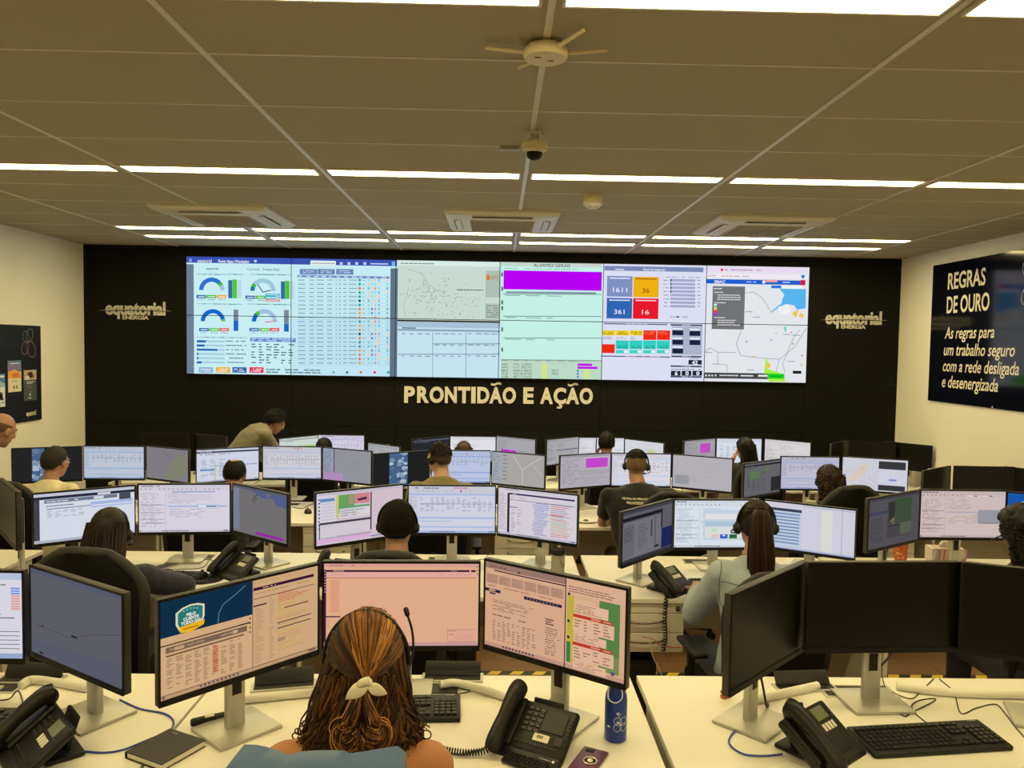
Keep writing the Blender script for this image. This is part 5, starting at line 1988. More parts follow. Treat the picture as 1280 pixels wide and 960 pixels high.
def keyboard(loc, rz, label):
    t = thing('keyboard', label, 'keyboard', loc, rz, 'black keyboards')
    M = Matrix.Translation((0, 0, .013)) @ Matrix.Rotation(radians(4), 4, 'X')
    m = MB()
    vs, fs = _rbox((.452, .152, .016), .005, 2)
    m.add(vs, fs, 0, None, M)
    m.build('body', BLACK, t, 40)
    k = MB()

    def key(x, y, w_):
        vs, fs = _rbox((w_ - .003, .0155, .007), .002, 1)
        k.add(vs, fs, 0, None, M @ Matrix.Translation((x + w_ / 2 - .215, y, .011)))
    for r in range(6):
        y = .052 - r * .0195 - (.004 if r else 0)
        for c in range(15):
            if r == 5 and 3 <= c <= 9:
                continue
            key(c * .0188, y, .0188)
        if r == 5:
            key(3 * .0188, y, .0188 * 7)
        if r < 3 or r == 5:
            for c in range(3):
                key(.290 + c * .0188, y, .0188)
        if r == 4:
            key(.290 + .0188, y, .0188)
        if r > 0:
            for c in range(4):
                key(.355 + c * .0188, y, .0188)
    k.build('keys', KB_KEY, t, 30)
    a = Art(.03, .01)
    a.words(0, .2, 1, .8, 1, (.55, .55, .5), 1, fill=1, jit=0)
    e = MB()
    a.into(e, M @ Matrix.Translation((.195, .066, .0082)))
    e.build('emblem', PRINT, t, 0)
    return t


k0 = keyboard((1.332, 2.305, DESK[1]), radians(7), 'black full-size keyboard on the front right desk')
for loc, rz, lab in (((-.335, 2.47, DESK[1]), 3, 'black keyboard half hidden by the woman with the white bow'), ((-1.665, 2.36, DESK[1]), 0, 'black keyboard end at the left edge of the front desk'),
                     ((-1.86, 4.24, DESK[2]), -3, 'black keyboard under the navy-denim woman\'s hand'), ((-.40, 4.26, DESK[2]), 0, 'black keyboard of the man in the dark cap'),
                     ((1.30, 4.20, DESK[2]), 2, 'black keyboard of the ponytailed woman'), ((1.12, 6.38, DESK[3]), 0, 'black keyboard before the black polo man'), ((2.70, 4.22, DESK[2]), 0, 'black keyboard near the tissue box at the right edge')):
    dup(k0, loc, radians(rz), lab)


def mouse(loc, rz, label, pad):
    t = thing('computer_mouse', label, 'mouse', loc, rz, 'black computer mice')
    R = []
    for i in range(9):
        u = i / 8
        wv = .031 * (sin(pi * (.10 + .80 * u)) ** .45)
        hv = .036 * (sin(pi * (.12 + .72 * u)) ** .6)
        R.append([V((wv * cos(a), -.052 + .104 * u, max(.001, hv * sin(a)))) for a in [pi * j / 10 for j in range(11)]] + [V((0, -.052 + .104 * u, .001))])
    MB().rings(R).build('body', BLACK, t, 60)
    MB().cyl((-.004, .026, .034), (.004, .026, .034), .008, n=14).build('scroll_wheel', DARK, t)
    return t


m0 = mouse((-1.63, 4.24, DESK[2] + .004), radians(-20), 'black mouse on a black wrist pad beside the navy denim sleeve', 1)
for loc, rz, lab in (((at_z(385, 641, DESK[3])[:2] + (DESK[3],)), 20, 'black mouse on the cut corner of the third-row desk'), ((1.03, 4.20, DESK[2]), 20, 'dark mouse under the ponytailed woman\'s left hand')
                     ):
    dup(m0, loc, radians(rz), lab)
p = MB()
n = 30
pts = [(.125 * cos(2 * pi * i / n) * (1 if i < n / 2 else 1), .10 * sin(2 * pi * i / n)) for i in range(n)]
p.prism(pts, Matrix.Identity(4), .0035).ell((0, -.075, .006), (.06, .022, .012))
o = p.build('mouse_pad', BLACK)
o.location = (-1.62, 4.235, DESK[2])
tag(o, 'black mouse pad with wrist cushion right of the navy-denim sleeve', 'mouse pad')

# ------------------------------------------------------------------ small things on the front desks
BT = mat('bottle_blue', rgb(30, 62, 160), .28, .25)
t = thing('water_bottle', 'blue water bottle with white flower outline under the green chat monitor', 'water bottle', (.372, 2.315, DESK[1]))
MB().lathe([(.001, 0), (.031, 0), (.034, .004), (.034, .125), (.032, .140), (.024, .158), (.021, .168), (.001, .168)], n=40).build('body', BT, t, 40)
MB().lathe([(.001, .166), (.022, .166), (.023, .172), (.023, .192), (.020, .197), (.001, .197)], n=30).build('cap', BT, t, 40)


def onb(a, z, r=.0347):
    return V((r * sin(a), -r * cos(a), z))


ST = mat('bottle_white_print', rgb(214, 222, 236), .5)
f = MB()
for k in range(4):
    q = radians(45 + 90 * k)
    pts = []
    for i in range(17):
        th = pi + 2 * pi * i / 16
        x, y = .026 * (1 + cos(th)) / 2, .011 * sin(th)
        pts.append(onb((.010 + x * cos(q) - y * sin(q)) / .034, .060 + x * sin(q) + y * cos(q)))
    f.tube(pts, .0007, 5)
f.tube([onb((-.002 + .002 * i) / .034, .088 + .004 * cos(i)) for i in range(8)], .0007, 5)
f.build('flower_print', ST, t, 80)
f = MB()
for x0, z in ((-.030, .05), (-.001, .066), (-.002, .094)):
    for k in range(3):
        f.box(onb((x0 + k * .003) / .034, z, .0345), (.0022, .0012, .005), rot=(0, 0, (x0 + k * .003) / .034))
f.build('small_print', ST, t, 0)
MB().tube(spline([(-.018, -.020, .180), (-.03, -.036, .166), (-.028, -.040, .140), (-.006, -.041, .130), (.012, -.038, .146), (.010, -.028, .170), (.0, -.022, .182)], 5), .0028, 6, flat=.5).build('strap', ST, t, 80)

PUR = mat('purple_case', rgb(92, 40, 92), .45)
t = thing('smartphone', 'purple-cased smartphone with clear ring holder beneath the desk phone', 'phone', (.268, 2.165, DESK[1]), radians(-27))
MB().box((0, 0, .005), (.076, .160, .010), r=.004, seg=3).build('case', PUR, t)
MB().box((-.012, .062, .0105), (.026, .020, .003), r=.001).build('camera_bump', BLACK, t)
MB().lathe([(.019, .010), (.022, .012), (.019, .0145), (.016, .012), (.019, .010)], c=(.008, .005, 0), n=24).ell((.008, .005, .0125), (.010, .010, .003)).build('ring_holder', mat('clear_ring', rgb(220, 205, 205), .15, .4), t, 60)
t = thing('smartphone', 'smartphone with pale case lying before the lilac form monitor', 'phone', (-1.905, 4.46, DESK[2]), radians(-28))
MB().box((0, 0, .0045), (.078, .165, .009), r=.003, seg=2).build('case', mat('pale_pink_case', rgb(214, 196, 200), .4), t)
MB().box((0, 0, .0092), (.072, .158, .001)).build('screen_glass', GLASS_OFF, t, 0)

t = thing('notebook', 'closed black hardcover notebook at the bottom left desk', 'notebook', (-.948, 2.215, DESK[1]), radians(-27))
NBK = mat('notebook_black', rgb(42, 40, 38), .6, nz=.06, scale=160, bump=.08)
MB().box((0, 0, .0195), (.150, .155, .003), r=.001, seg=1).box((0, 0, .0015), (.150, .155, .003), r=.001, seg=1).box((-.0745, 0, .0105), (.003, .155, .019), r=.001, seg=1).build('cover', NBK, t)
MB().box((.002, 0, .0105), (.142, .147, .0145)).build('pages', CARD, t, 0)
e = MB()
a = Art(.022, .006)
a.words(0, .1, 1, .9, 1, (.45, .45, .42), 1, fill=1, jit=0)
a.into(e, Matrix.Translation((-.035, .062, .0211)))
e.build('stamp', PRINT, t, 0)

t = thing('marker_pen', 'thick black marker with white label left of the shield monitor stand', 'marker', (-.890, 2.395, DESK[1] + .013), radians(32))
MB().tube([(-.055, 0, 0), (-.05, 0, 0), (.015, 0, 0), (.02, 0, 0)], [.009, .0125, .0125, .011], 16).build('barrel', BLACK, t, 40)
MB().tube([(.018, 0, 0), (.052, 0, 0), (.056, 0, 0)], [.0115, .0105, .008], 16).build('cap', DARK, t, 40)
MB().box((.0, -.004, .0105), (.028, .010, .004), r=.001).build('label', CARD, t)

t = thing('wooden_clip', 'small orange wooden clip beside the front right monitor stand', 'clip', (.795, 2.60, DESK[1]), radians(30))
OW = mat('orange_wood', rgb(176, 92, 36), .5)
MB().box((0, 0, .006), (.038, .018, .012), r=.002).build('lower_jaw', OW, t)
MB().box((0, 0, .020), (.038, .018, .010), r=.002, rot=(0, .1, 0)).cyl((0, -.009, .013), (0, .009, .013), .004, n=10).build('upper_jaw', OW, t)

# desk grommet flaps standing open beside the monitors of the front row
for x, y, rz, lab in ((1.10, 2.68, 5, 'black open cable flap behind the front right monitor stand'), (-1.62, 2.69, 0, 'black open cable flap at the front left desk'), (-.73, 2.66, 12, 'black open cable flap behind the shield monitor'), (-.15, 2.735, 0, 'black open cable flap beyond the white-bow woman\'s keyboard')):
    t = thing('cable_flap', lab, 'cable flap', (x, y, DESK[1]), radians(rz), 'cable flaps on the front desks')
    MB().box((0, 0, .003), (.22, .07, .006), r=.001, seg=1).build('frame', SILVER, t, 0)
    MB().box((0, 0, .0066), (.20, .05, .002)).build('opening', BLACK, t, 0)
    MB().box((0, .03, .028), (.20, .006, .045), r=.002, rot=(radians(-35), 0, 0)).build('lid', DARK, t)


# cables and sleeves
def cable(pts, r, m, label, z=DESK[1], px=True, name='cable', k=8):
    P = []
    for q in pts:
        if px:
            v = at_z(q[0], q[1], z)
            P.append((v.x, v.y, z + r + (q[2] if len(q) > 2 else 0)))
        else:
            P.append(q)
    return tag(MB().tube(spline(P, k), r, 8).build(name, m, None, 80), label, 'cable')


def sleeve(pts, label):
    P = []
    for x, y in pts:
        v = at_z(x, y, DESK[1])
        P.append((v.x, v.y, DESK[1] + .0145))
    S_ = spline(P, 30)
    rad = [.0135 + .0012 * (i % 2) for i in range(len(S_))]
    return tag(MB().tube(S_, rad, 10).build('cable_sleeve', SLEEVE, None, 60), label, 'cable sleeve', 'white spiral cable sleeves on the front desks')


sleeve([(26, 862), (40, 855), (70, 858), (110, 865)], 'white spiral cable sleeve on the front left desk')
sleeve([(300, 880), (340, 876), (380, 872), (420, 868)], 'white spiral cable sleeve left of the woman with the white bow')
sleeve([(550, 861), (570, 859), (600, 866), (638, 878)], 'white spiral cable sleeve right of the woman with the white bow')
sleeve([(930, 884), (960, 876), (1000, 867), (1022, 862)], 'white spiral cable sleeve left of the front right stand')
sleeve([(1120, 862), (1160, 868), (1210, 872), (1300, 874)], 'white spiral cable sleeve right of the front right stand')
cable([(150, 876), (175, 887), (205, 893), (217, 903), (212, 918)], .003, BLUE_CABLE, 'blue cable running behind the notebook')
cable([(100, 940), (130, 942), (155, 938), (180, 928), (204, 918)], .003, BLUE_CABLE, 'blue cable from the front left phone to the notebook')
cable([(941, 897), (925, 908), (912, 924), (914, 934), (930, 944), (955, 946), (978, 944)], .003, BLUE_CABLE, 'blue cable loop beside the front right phone')
cable([(1090, 854), (1115, 866), (1138, 874), (1150, 866), (1167, 849)], .002, CABLE, 'thin black cable folded on the front right desk near the stand')
cable([(1103, 848), (1108, 866), (1118, 884), (1130, 896), (1142, 890), (1166, 878), (1168, 874), (1150, 876), (1140, 882), (1144, 892), (1160, 906), (1166, 911)], .002, CABLE, 'thin black keyboard cable looping to the front right keyboard')
cable([(1174, 849), (1192, 866), (1201, 892), (1220, 886), (1244, 881), (1256, 892), (1268, 908), (1282, 924)], .002, CABLE, 'thin black cable at the right end of the front desk')
cable([(0, 876), (12, 874), (22, 864), (28, 876), (26, 890), (8, 905)], .002, CABLE, 'thin black cable at the left end of the front desk')
cable([(520, 868), (535, 863), (560, 861), (588, 864), (570, 869), (548, 876)], .002, CABLE, 'thin black cable beyond the white-bow woman\'s keyboard')
cable([(.30, 2.50, .98), (.22, 2.48, .86), (.18, 2.46, .78), (.17, 2.40, .745)], .004, CABLE, 'black cable hanging below the green chat monitor', px=False)
cable([(.83, 2.46, 1.0), (.87, 2.47, .86), (.90, 2.50, .76), (.92, 2.54, .745)], .004, CABLE, 'black cable hanging behind the front right phone', px=False)
cable([(1.36, 2.60, 1.02), (1.38, 2.62, .92), (1.33, 2.60, .86), (1.27, 2.585, .85)], .004, CABLE, 'black cable looped on the front right stand', px=False)
for q, x in enumerate((.545, .60)):
    pass
cable([(600, 705, .1), (612, 710, .1), (606, 720, .1), (598, 722, .1)], .002, CABLE, 'thin black wire loop between the peach and green monitors', z=DESK[2])
cable([(222, 700), (232, 704), (246, 702), (262, 700), (275, 706), (284, 716)], .002, BLUE_CABLE, 'thin blue cable before the navy-denim woman\'s phone', z=DESK[2])
cable([(205, 712), (225, 712), (252, 710), (262, 700), (268, 694)], .002, CABLE, 'thin black cable before the lilac form monitor', z=DESK[2])
cable([(872, 698), (884, 694), (896, 700), (894, 706), (878, 708), (868, 702)], .002, WHITE, 'thin white cable before the pale blue dialog monitor', z=DESK[2])
cable([(365, 634), (378, 636), (386, 632), (392, 630)], .003, CABLE, 'thin black cable on the third-row desk left of the green map', z=DESK[3])
cable([(.76, 3.955, .44), (.82, 3.94, .43), (.86, 3.94, .40), (.96, 3.95, .385), (1.06, 3.96, .40)], .0022, RED_CABLE, 'thin red cable in front of the drawers', px=False)
cable([(.80, 3.955, .42), (.82, 3.95, .34), (.86, 3.94, .26), (.90, 3.93, .16)], .0022, WHITE, 'thin pale cable hanging from the drawer handle', px=False)

# thermos, tissue box, tumbler, plate on the second and third rows
t = thing('thermos_mug', 'steel thermos mug with black lid below the coloured text monitor', 'mug', (.355, 4.40, DESK[2]))
MB().lathe([(.001, 0), (.036, 0), (.038, .004), (.040, .12), (.001, .12)], n=30).build('body', STEEL, t, 40)
MB().lathe([(.041, .118), (.042, .135), (.038, .146), (.001, .147)], n=30).build('lid', BLACK, t, 40)
q = at_y(1181, 690, 4.775)
t = thing('tissue_box', 'pink and white patterned tissue box behind the switched-off monitors', 'tissue box', (q.x, 4.775, DESK[2]), radians(-4))
TB = MB()
TB.box((0, 0, .045), (.20, .10, .09), r=.002, seg=1, col=rgb(226, 214, 214))
for k in range(14):
    x = -.095 + .19 * k / 13
    c_ = rs.choice([rgb(206, 150, 180), rgb(232, 206, 160), rgb(190, 190, 210), rgb(240, 236, 230)])
    TB.add([(x - .005, -.0555, .004), (x + .006, -.0555, .004), (x + .018, -.0555, .086), (x + .004, -.0555, .086)], [(0, 1, 2, 3)], 0, c_)
    TB.add([(x - .005, -.05, .0905), (x + .004, -.05, .0905), (x + .012, .05, .0905), (x, .05, .0905)], [(0, 1, 2, 3)], 0, c_)
TB.build('box', PRINT, t, 0)
TS = MB().rings([[V(((.035 - .01 * i) * cos(2 * pi * j / 12) * 1.4, (.012 + .006 * (j % 2)) * sin(2 * pi * j / 12), .09 + .018 * i)) for j in range(12)] for i in range(3)])
TS.build('tissue', CARD, t, 60)
q = at_y(1126, 690, 4.75)
t = thing('tumbler', 'orange patterned tumbler between the dim green and pinkish monitors', 'tumbler', (q.x, 4.75, DESK[2]))
TU = MB().lathe([(.001, 0), (.034, 0), (.040, .11), (.041, .115), (.036, .115), (.032, .01)], n=30, col=rgb(196, 96, 50))
for k in range(26):
    a_, z_ = rs.uniform(0, 6.28), rs.uniform(.02, .10)
    r_ = .0342 + z_ * .055
    TU.box((r_ * cos(a_), r_ * sin(a_), z_), (.003, .012, .008), rot=(0, 0, a_), col=rs.choice([rgb(232, 160, 120), rgb(160, 50, 30), rgb(230, 200, 170)]))
TU.build('cup', PRINT, t, 30)
q = at_z(734, 652, DESK[3])
t = thing('saucer', 'white saucer with a green leaf on the desk of the black polo man', 'saucer', (.72, 6.20, DESK[3]))
MB().lathe([(.001, .002), (.05, .002), (.085, .012), (.087, .015), (.05, .006), (.001, .005)], n=32).build('plate', WHITE, t, 60)
MB().ell((0, .01, .012), (.022, .012, .006)).build('leaf', mat('green_leaf', rgb(80, 130, 50), .6), t, 60)
o = MB().box((.70, 6.42, DESK[3] + .004), (.16, .21, .008), r=.002, seg=1).build('notepad', CARD)
tag(o, 'pale notepad on the desk left of the black polo man', 'notepad')
# dark computer cases under the desks
PC = MB()
for x, y, row, lab in ((.80, 4.35, 2, 'black computer case under the ponytailed woman\'s drawers'), (-1.15, 6.35, 3, 'black computer case between third-row desks left'), (.5, 6.45, 3, 'black computer case under the third-row desk of khaki man'), (-.2, 4.62, 2, 'black computer case under the capped man\'s desk'), (-2.1, 6.5, 3, 'black computer case under the balding man\'s desk')):
    t = thing('computer_case', lab, 'computer', (x, y, TIER[row]), 0, 'black computer cases under the desks')
    if row and 'pcm' not in _shared:
        a = MB().box((0, 0, .17), (.17, .38, .34), r=.006).build('case', BLACK, t)
        b = MB().box((0, -.191, .17), (.15, .006, .30), r=.002).box((0, -.195, .29), (.13, .003, .03)).build('front_panel', DARK, t)
        _shared['pcm'] = (a, b)
    else:
        for s_ in _shared['pcm']:
            c = s_.copy()
            COL.objects.link(c)
            c.parent = t
from mathutils.bvhtree import BVHTree
# ------------------------------------------------------------------ people
def head_matrix(c, yaw, pitch, roll=0):
    return Matrix.Translation(c) @ Matrix.Rotation(radians(yaw), 4, 'Z') @ Matrix.Rotation(radians(-pitch), 4, 'X') @ Matrix.Rotation(radians(roll), 4, 'Y')


TOR = [(-.10, .115, .095), (-.04, .160, .118), (.05, .172, .122), (.2, .162, .115), (.38, .150, .106), (.55, .160, .110), (.72, .176, .116), (.84, .182, .108), (.92, .160, .092), (.97, .110, .076), (1.02, .066, .062)]


def fabric(name, col, denim=False):
    return mat(name, col, .88, nz=.12 if denim else .06, scale=220 if denim else 90, bump=.25, sheen=.15)


def hand(mb, W, d, pn, side, s=1.0, curl=.5):
    """palm and five fingers; d = forward, pn = palm side"""
    d = d.normalized()
    pn = (pn - d * pn.dot(d)).normalized()
    x = d.cross(pn).normalized() * side              # towards the thumb
    R = Matrix((x, d, pn)).transposed().to_4x4()
    M = Matrix.Translation(W) @ R
    mb.ell((0, .048 * s, 0), (.040 * s, .052 * s, .016 * s), M, 14, 10)
    mb.cyl(W - d * .02, W + d * .03, .026 * s, .026 * s, 12)
    for fx, L, b in ((.028, .070, .092), (.0095, .080, .097), (-.0095, .074, .095), (-.028, .058, .088)):
        p = V((fx * s, b * s, 0))
        a = .25 * curl
        r = .0088 * s
        for k, f in enumerate((.45, .32, .25)):
            q = p + V((fx * .06, cos(a) * L * f * s, sin(a) * L * f * s))
            mb.cap_seg(M @ p, M @ q, r, r * .92, 8)
            p, r = q, r * .92
            a += .75 * curl
    p = V((.030 * s, .020 * s, .002))
    for q, r in ((V((.056 * s, .045 * s, .012 * s)), .0115), (V((.064 * s, .074 * s, .020 * s)), .010), (V((.062 * s, .096 * s, .026 * s)), .009)):
        mb.cap_seg(M @ p, M @ q, r * s * 1.08, r * s, 8)
        p = q


def person(label, floor, hip, neck, hc, byaw=0, hyaw=0, hpitch=8, hroll=0, skin=SKIN_M, top=None, sleeve='long', w=1.0, depth=1.0, wr=None, el=None, stand=False, pants=None,
           vox=.009, seat=.50, cuff=None, curl=.55, beard=False):
    base = V((hip[0], hip[1], floor))
    H = V((hip[0], hip[1], floor + (seat if not stand else .93))) - base
    N = V(neck) - base
    C = V(hc) - base
    b = radians(byaw)
    a = (N - H).normalized()
    lat = V((cos(b), sin(b), 0))
    lat = (lat - a * lat.dot(a)).normalized()
    fw = a.cross(lat)
    M = head_matrix(C, hyaw, hpitch, hroll)

    def spine(t):
        p = H.lerp(N, t)
        return p - fw * (.035 * sin(pi * max(0, min(1, t))) - .02)

    def torso(mb, g, t1=2):
        R = []
        for t, rx, ry in TOR:
            if t > t1:
                break
            c = spine(t)
            rx, ry = rx * (w if t > .3 else 1) + g, ry * depth + g
            R.append([c + lat * (rx * cos(2 * pi * j / 24)) + fw * (ry * sin(2 * pi * j / 24)) for j in range(24)])
        mb.rings(R)
    body, shirt, leg = MB(), MB(), MB()
    torso(body, 0)
    torso(shirt, .013, 1.03)
    # neck and head
    nb = M @ V((0, -.018, -.075))
    n0 = spine(.98)
    body.tube([n0 - a * .03, n0.lerp(nb, .5), nb, M @ V((0, -.012, -.03))], [.070, .058, .056, .060], 18)
    shirt.tube([n0 - a * .05, n0 + (nb - n0) * .30], [.092, .070], 20)
    body.ell((0, -.010, .020), (.076, .096, .098), M, 28, 18)
    body.ell((0, .030, -.035), (.060, .062, .078), M, 24, 16)          # face and jaw
    body.ell((0, .058, -.088), (.026, .026, .022), M, 14, 10)          # chin
    body.ell((0, .078, .030), (.052, .020, .014), M, 16, 8)            # brow
    body.tube([M @ V((0, .086, .020)), M @ V((0, .104, -.012)), M @ V((0, .098, -.024))], [.008, .013, .014], 10)
    for s in (-1, 1):
        body.ell((s * .034, .074, -.018), (.020, .016, .016), M, 12, 8)   # cheeks
        body.ell((s * .079, -.004, -.008), (.010, .021, .032), M @ Matrix.Rotation(s * .25, 4, 'Z'), 12, 10)   # ears
    body.ell((0, .084, -.050), (.024, .010, .006), M, 12, 8)
    body.ell((0, .082, -.060), (.021, .010, .007), M, 12, 8)
    # arms
    for i, s in enumerate((-1, 1)):
        Sh = spine(.86) + lat * (s * .172 * w)
        if wr and wr[i]:
            Wp = V(wr[i]) - base
        else:
            Wp = V((hip[0] + s * .13 + (-sin(b)) * .46, hip[1] + .50, DESK.get({0.0: 1, -.11: 2, -.21: 3, -.32: 4}[floor]) + .035)) - base
        l1, l2 = .285, .255
        dv = Wp - Sh
        if dv.length > (l1 + l2) * .985:
            Wp = Sh + dv.normalized() * (l1 + l2) * .985
            dv = Wp - Sh
        if el and el[i]:
            E = V(el[i]) - base
        else:
            D = dv.length
            k = (l1 * l1 - l2 * l2 + D * D) / (2 * D)
            h = sqrt(max(0, l1 * l1 - k * k))
            hint = V((0, 0, -1)) + lat * (s * .55) - fw * .2
            u = dv.normalized()
            hint = (hint - u * hint.dot(u)).normalized()
            E = Sh + u * k + hint * h
        body.cap_seg(spine(.86) + lat * (s * .12 * w), Sh, .062, .056, 14)
        body.cap_seg(Sh, E, .052, .040, 14)
        body.cap_seg(E, E.lerp(Wp, .35), .041, .042, 14)
        body.cap_seg(E.lerp(Wp, .35), Wp, .042, .027, 14)
        d = (Wp - E).normalized()
        up_ = d.z > .45
        d2 = d if up_ else (d + V((0, 0, -d.z)) * .7).normalized()
        hand(body, Wp, d2, -lat * s if up_ else V((0, 0, -1)), -s, .98, curl)
        shirt.cap_seg(spine(.84) + lat * (s * .11 * w), Sh, .080, .070, 16)
        if sleeve == 'long':
            shirt.cap_seg(Sh, E, .068, .054, 16)
            shirt.cap_seg(E, E.lerp(Wp, .4), .055, .054, 16)
            shirt.tube([E.lerp(Wp, .4), E.lerp(Wp, .93)], [.054, .041], 16)
        elif sleeve == 'short':
            shirt.tube([Sh, Sh.lerp(E, .30), Sh.lerp(E, .72)], [.070, .066, .060], 16)
            shirt.ell(Sh, .070)
    # legs
    fl = V((-sin(b), cos(b), 0))
    la = V((cos(b), sin(b), 0))
    for s in (-1, 1):
        hp = H + la * (s * .09) + V((0, 0, -.02))
        if stand:
            kn, an = V((hp.x, hp.y, .50)) + fl * .03 + la * s * .03, V((hp.x, hp.y, .085)) + la * s * .05
        else:
            kn = hp + fl * .42 + la * (s * .06) + V((0, 0, .0))
            an = V((kn.x, kn.y, .085)) + fl * .02
        body.cap_seg(hp, kn, .082, .055, 14)
        body.cap_seg(kn, kn.lerp(an, .35), .054, .055, 14)
        body.cap_seg(kn.lerp(an, .35), an, .055, .036, 14)
        body.cap_seg(an - V((0, 0, .04)), an + fl * .14 - V((0, 0, .055)), .036, .028, 12)
        leg.cap_seg(hp, kn, .098, .068, 16)
        leg.cap_seg(kn, an + V((0, 0, .02)), .068, .050, 16)
    for t in (0,):
        torso(leg, .012, .12)
    root = put('person', fuse(body, vox, 3), skin, None, 180)
    root.location = base
    tag(root, label, 'person')
    for s in (-1, 1):
        MB().ell((s * .030, .086, .008), (.012, .010, .010), M, 12, 8).build('eye', EYE, root, 180)
        MB().ell((s * .030, .0945, .008), (.005, .003, .005), M, 10, 6).build('pupil', BLACK, root, 180)
    sm = fuse(shirt, .0105, 3)
    sd = random.random() * 50
    for v in sm.vertices:
        p = v.co * 9 + V((sd, 0, 0))
        v.co = v.co + v.normal * (.006 * noise.noise(p) + .0035 * noise.noise(v.co * 24))
    put('shirt', sm, top or fabric('plain_shirt', rgb(120, 120, 120)), root, 180)
    put('trousers', fuse(leg, .013, 3), pants or fabric('dark_trousers', rgb(30, 32, 40)), root, 180)
    for s in (-1, 1):
        hp = H + la * (s * .09)
        an = (V((hp.x, hp.y, 0)) + la * s * .05) if stand else (V((hp.x, hp.y, 0)) + fl * .44 + la * (s * .06))
        m = MB()
        R = []
        for u, hw, hh in ((-.07, .022, .05), (-.06, .034, .085), (0, .038, .10), (.06, .042, .075), (.13, .044, .055), (.18, .034, .04), (.195, .014, .022)):
            c = an + fl * u
            R.append([c + la * (hw * cos(th)) + V((0, 0, max(.002, hh * .5 + hh * .5 * sin(th)))) for th in [2 * pi * j / 14 for j in range(14)]])
        m.rings(R).build('shoe', BLACK, root, 60)
    return root, M


def cap_hair(root, M, mt, rad=(.085, .106, .110), keep=None, amp=.004, freq=30, thick=None, name='hair', nu=64, nv=44, col=None):
    vs, ok = [], []
    for i in range(nv + 1):
        el = -pi / 2 + pi * i / nv
        for j in range(nu):
            az = 2 * pi * j / nu
            d = V((cos(el) * cos(az), cos(el) * sin(az), sin(el)))
            q = V((d.x * rad[0], d.y * rad[1], d.z * rad[2]))
            k = 1 + (thick(d) if thick else 0)
            q = q * k + d * amp * (noise.noise(q * freq) + .5 * noise.noise(q * freq * 2.6))
            vs.append(M @ (q + V((0, -.010, .020))))
            ok.append(keep(d))
    fs = []
    for i in range(nv):
        for j in range(nu):
            f = (i * nu + j, i * nu + (j + 1) % nu, (i + 1) * nu + (j + 1) % nu, (i + 1) * nu + j)
            if all(ok[x] for x in f):
                fs.append(f)
    m = MB()
    m.add(vs, fs, 0, col)
    return m


def line_short(d, back=-.62, front=.62):
    t = min(1, max(0, (d.y + .4) / 1.2))
    return d.z > back + (front - back) * t


def fuzz(m, M, rad, keep, n=500, L=.018, r=.0013, lift=.25, seed=2, cols=(None,)):
    """short hairs lying over a cap of hair; they break up its smooth edge"""
    R = random.Random(seed)
    k = 0
    while k < n:
        d = V((R.gauss(0, 1), R.gauss(0, 1), R.gauss(0, 1))).normalized()
        if not keep(d):
            continue
        k += 1
        p = V((d.x * rad[0], d.y * rad[1], d.z * rad[2]))
        nn = V((d.x / rad[0], d.y / rad[1], d.z / rad[2])).normalized()
        t = V((R.gauss(0, .35), -.45 if d.z > .5 else -.1, -1 + R.gauss(0, .3)))
        t = (t - nn * t.dot(nn))
        t = t.normalized() if t.length > .01 else V((0, -1, 0))
        l = L * R.uniform(.6, 1.3)
        o = V((0, -.010, .020)) - nn * .002
        P = [p + o, p + o + t * l * .5 + nn * l * lift, p + o + t * l + nn * l * lift * .6]
        m.tube([M @ q for q in P], [r, r * .9, r * .3], 3, col=R.choice(cols))
    return m


def strands(mb, guides, n, cols, r=.0022, spread=.01, k=4, seed=1):
    """n fine locks that follow the guide curves"""
    R = random.Random(seed)
    for i in range(n):
        g = R.choice(guides)
        o = V((R.gauss(0, 1), R.gauss(0, 1), R.gauss(0, 1))) * spread
        ph, am = R.uniform(0, 6.3), R.uniform(.2, 1) * spread * .6
        P = spline(g, k)
        q = []
        for j, p in enumerate(P):
            u = j / (len(P) - 1)
            q.append(p + o * (.35 + .9 * u) + V((cos(ph + u * 9), sin(ph + u * 7), 0)) * am * u)
        rr = [r * (.6 + .8 * sin(pi * min(1, .15 + .8 * j / (len(P) - 1)))) for j in range(len(q))]
        mb.tube(q, rr, 4, col=R.choice(cols))


PADM = mat('headset_cushion', rgb(28, 27, 27), .7)


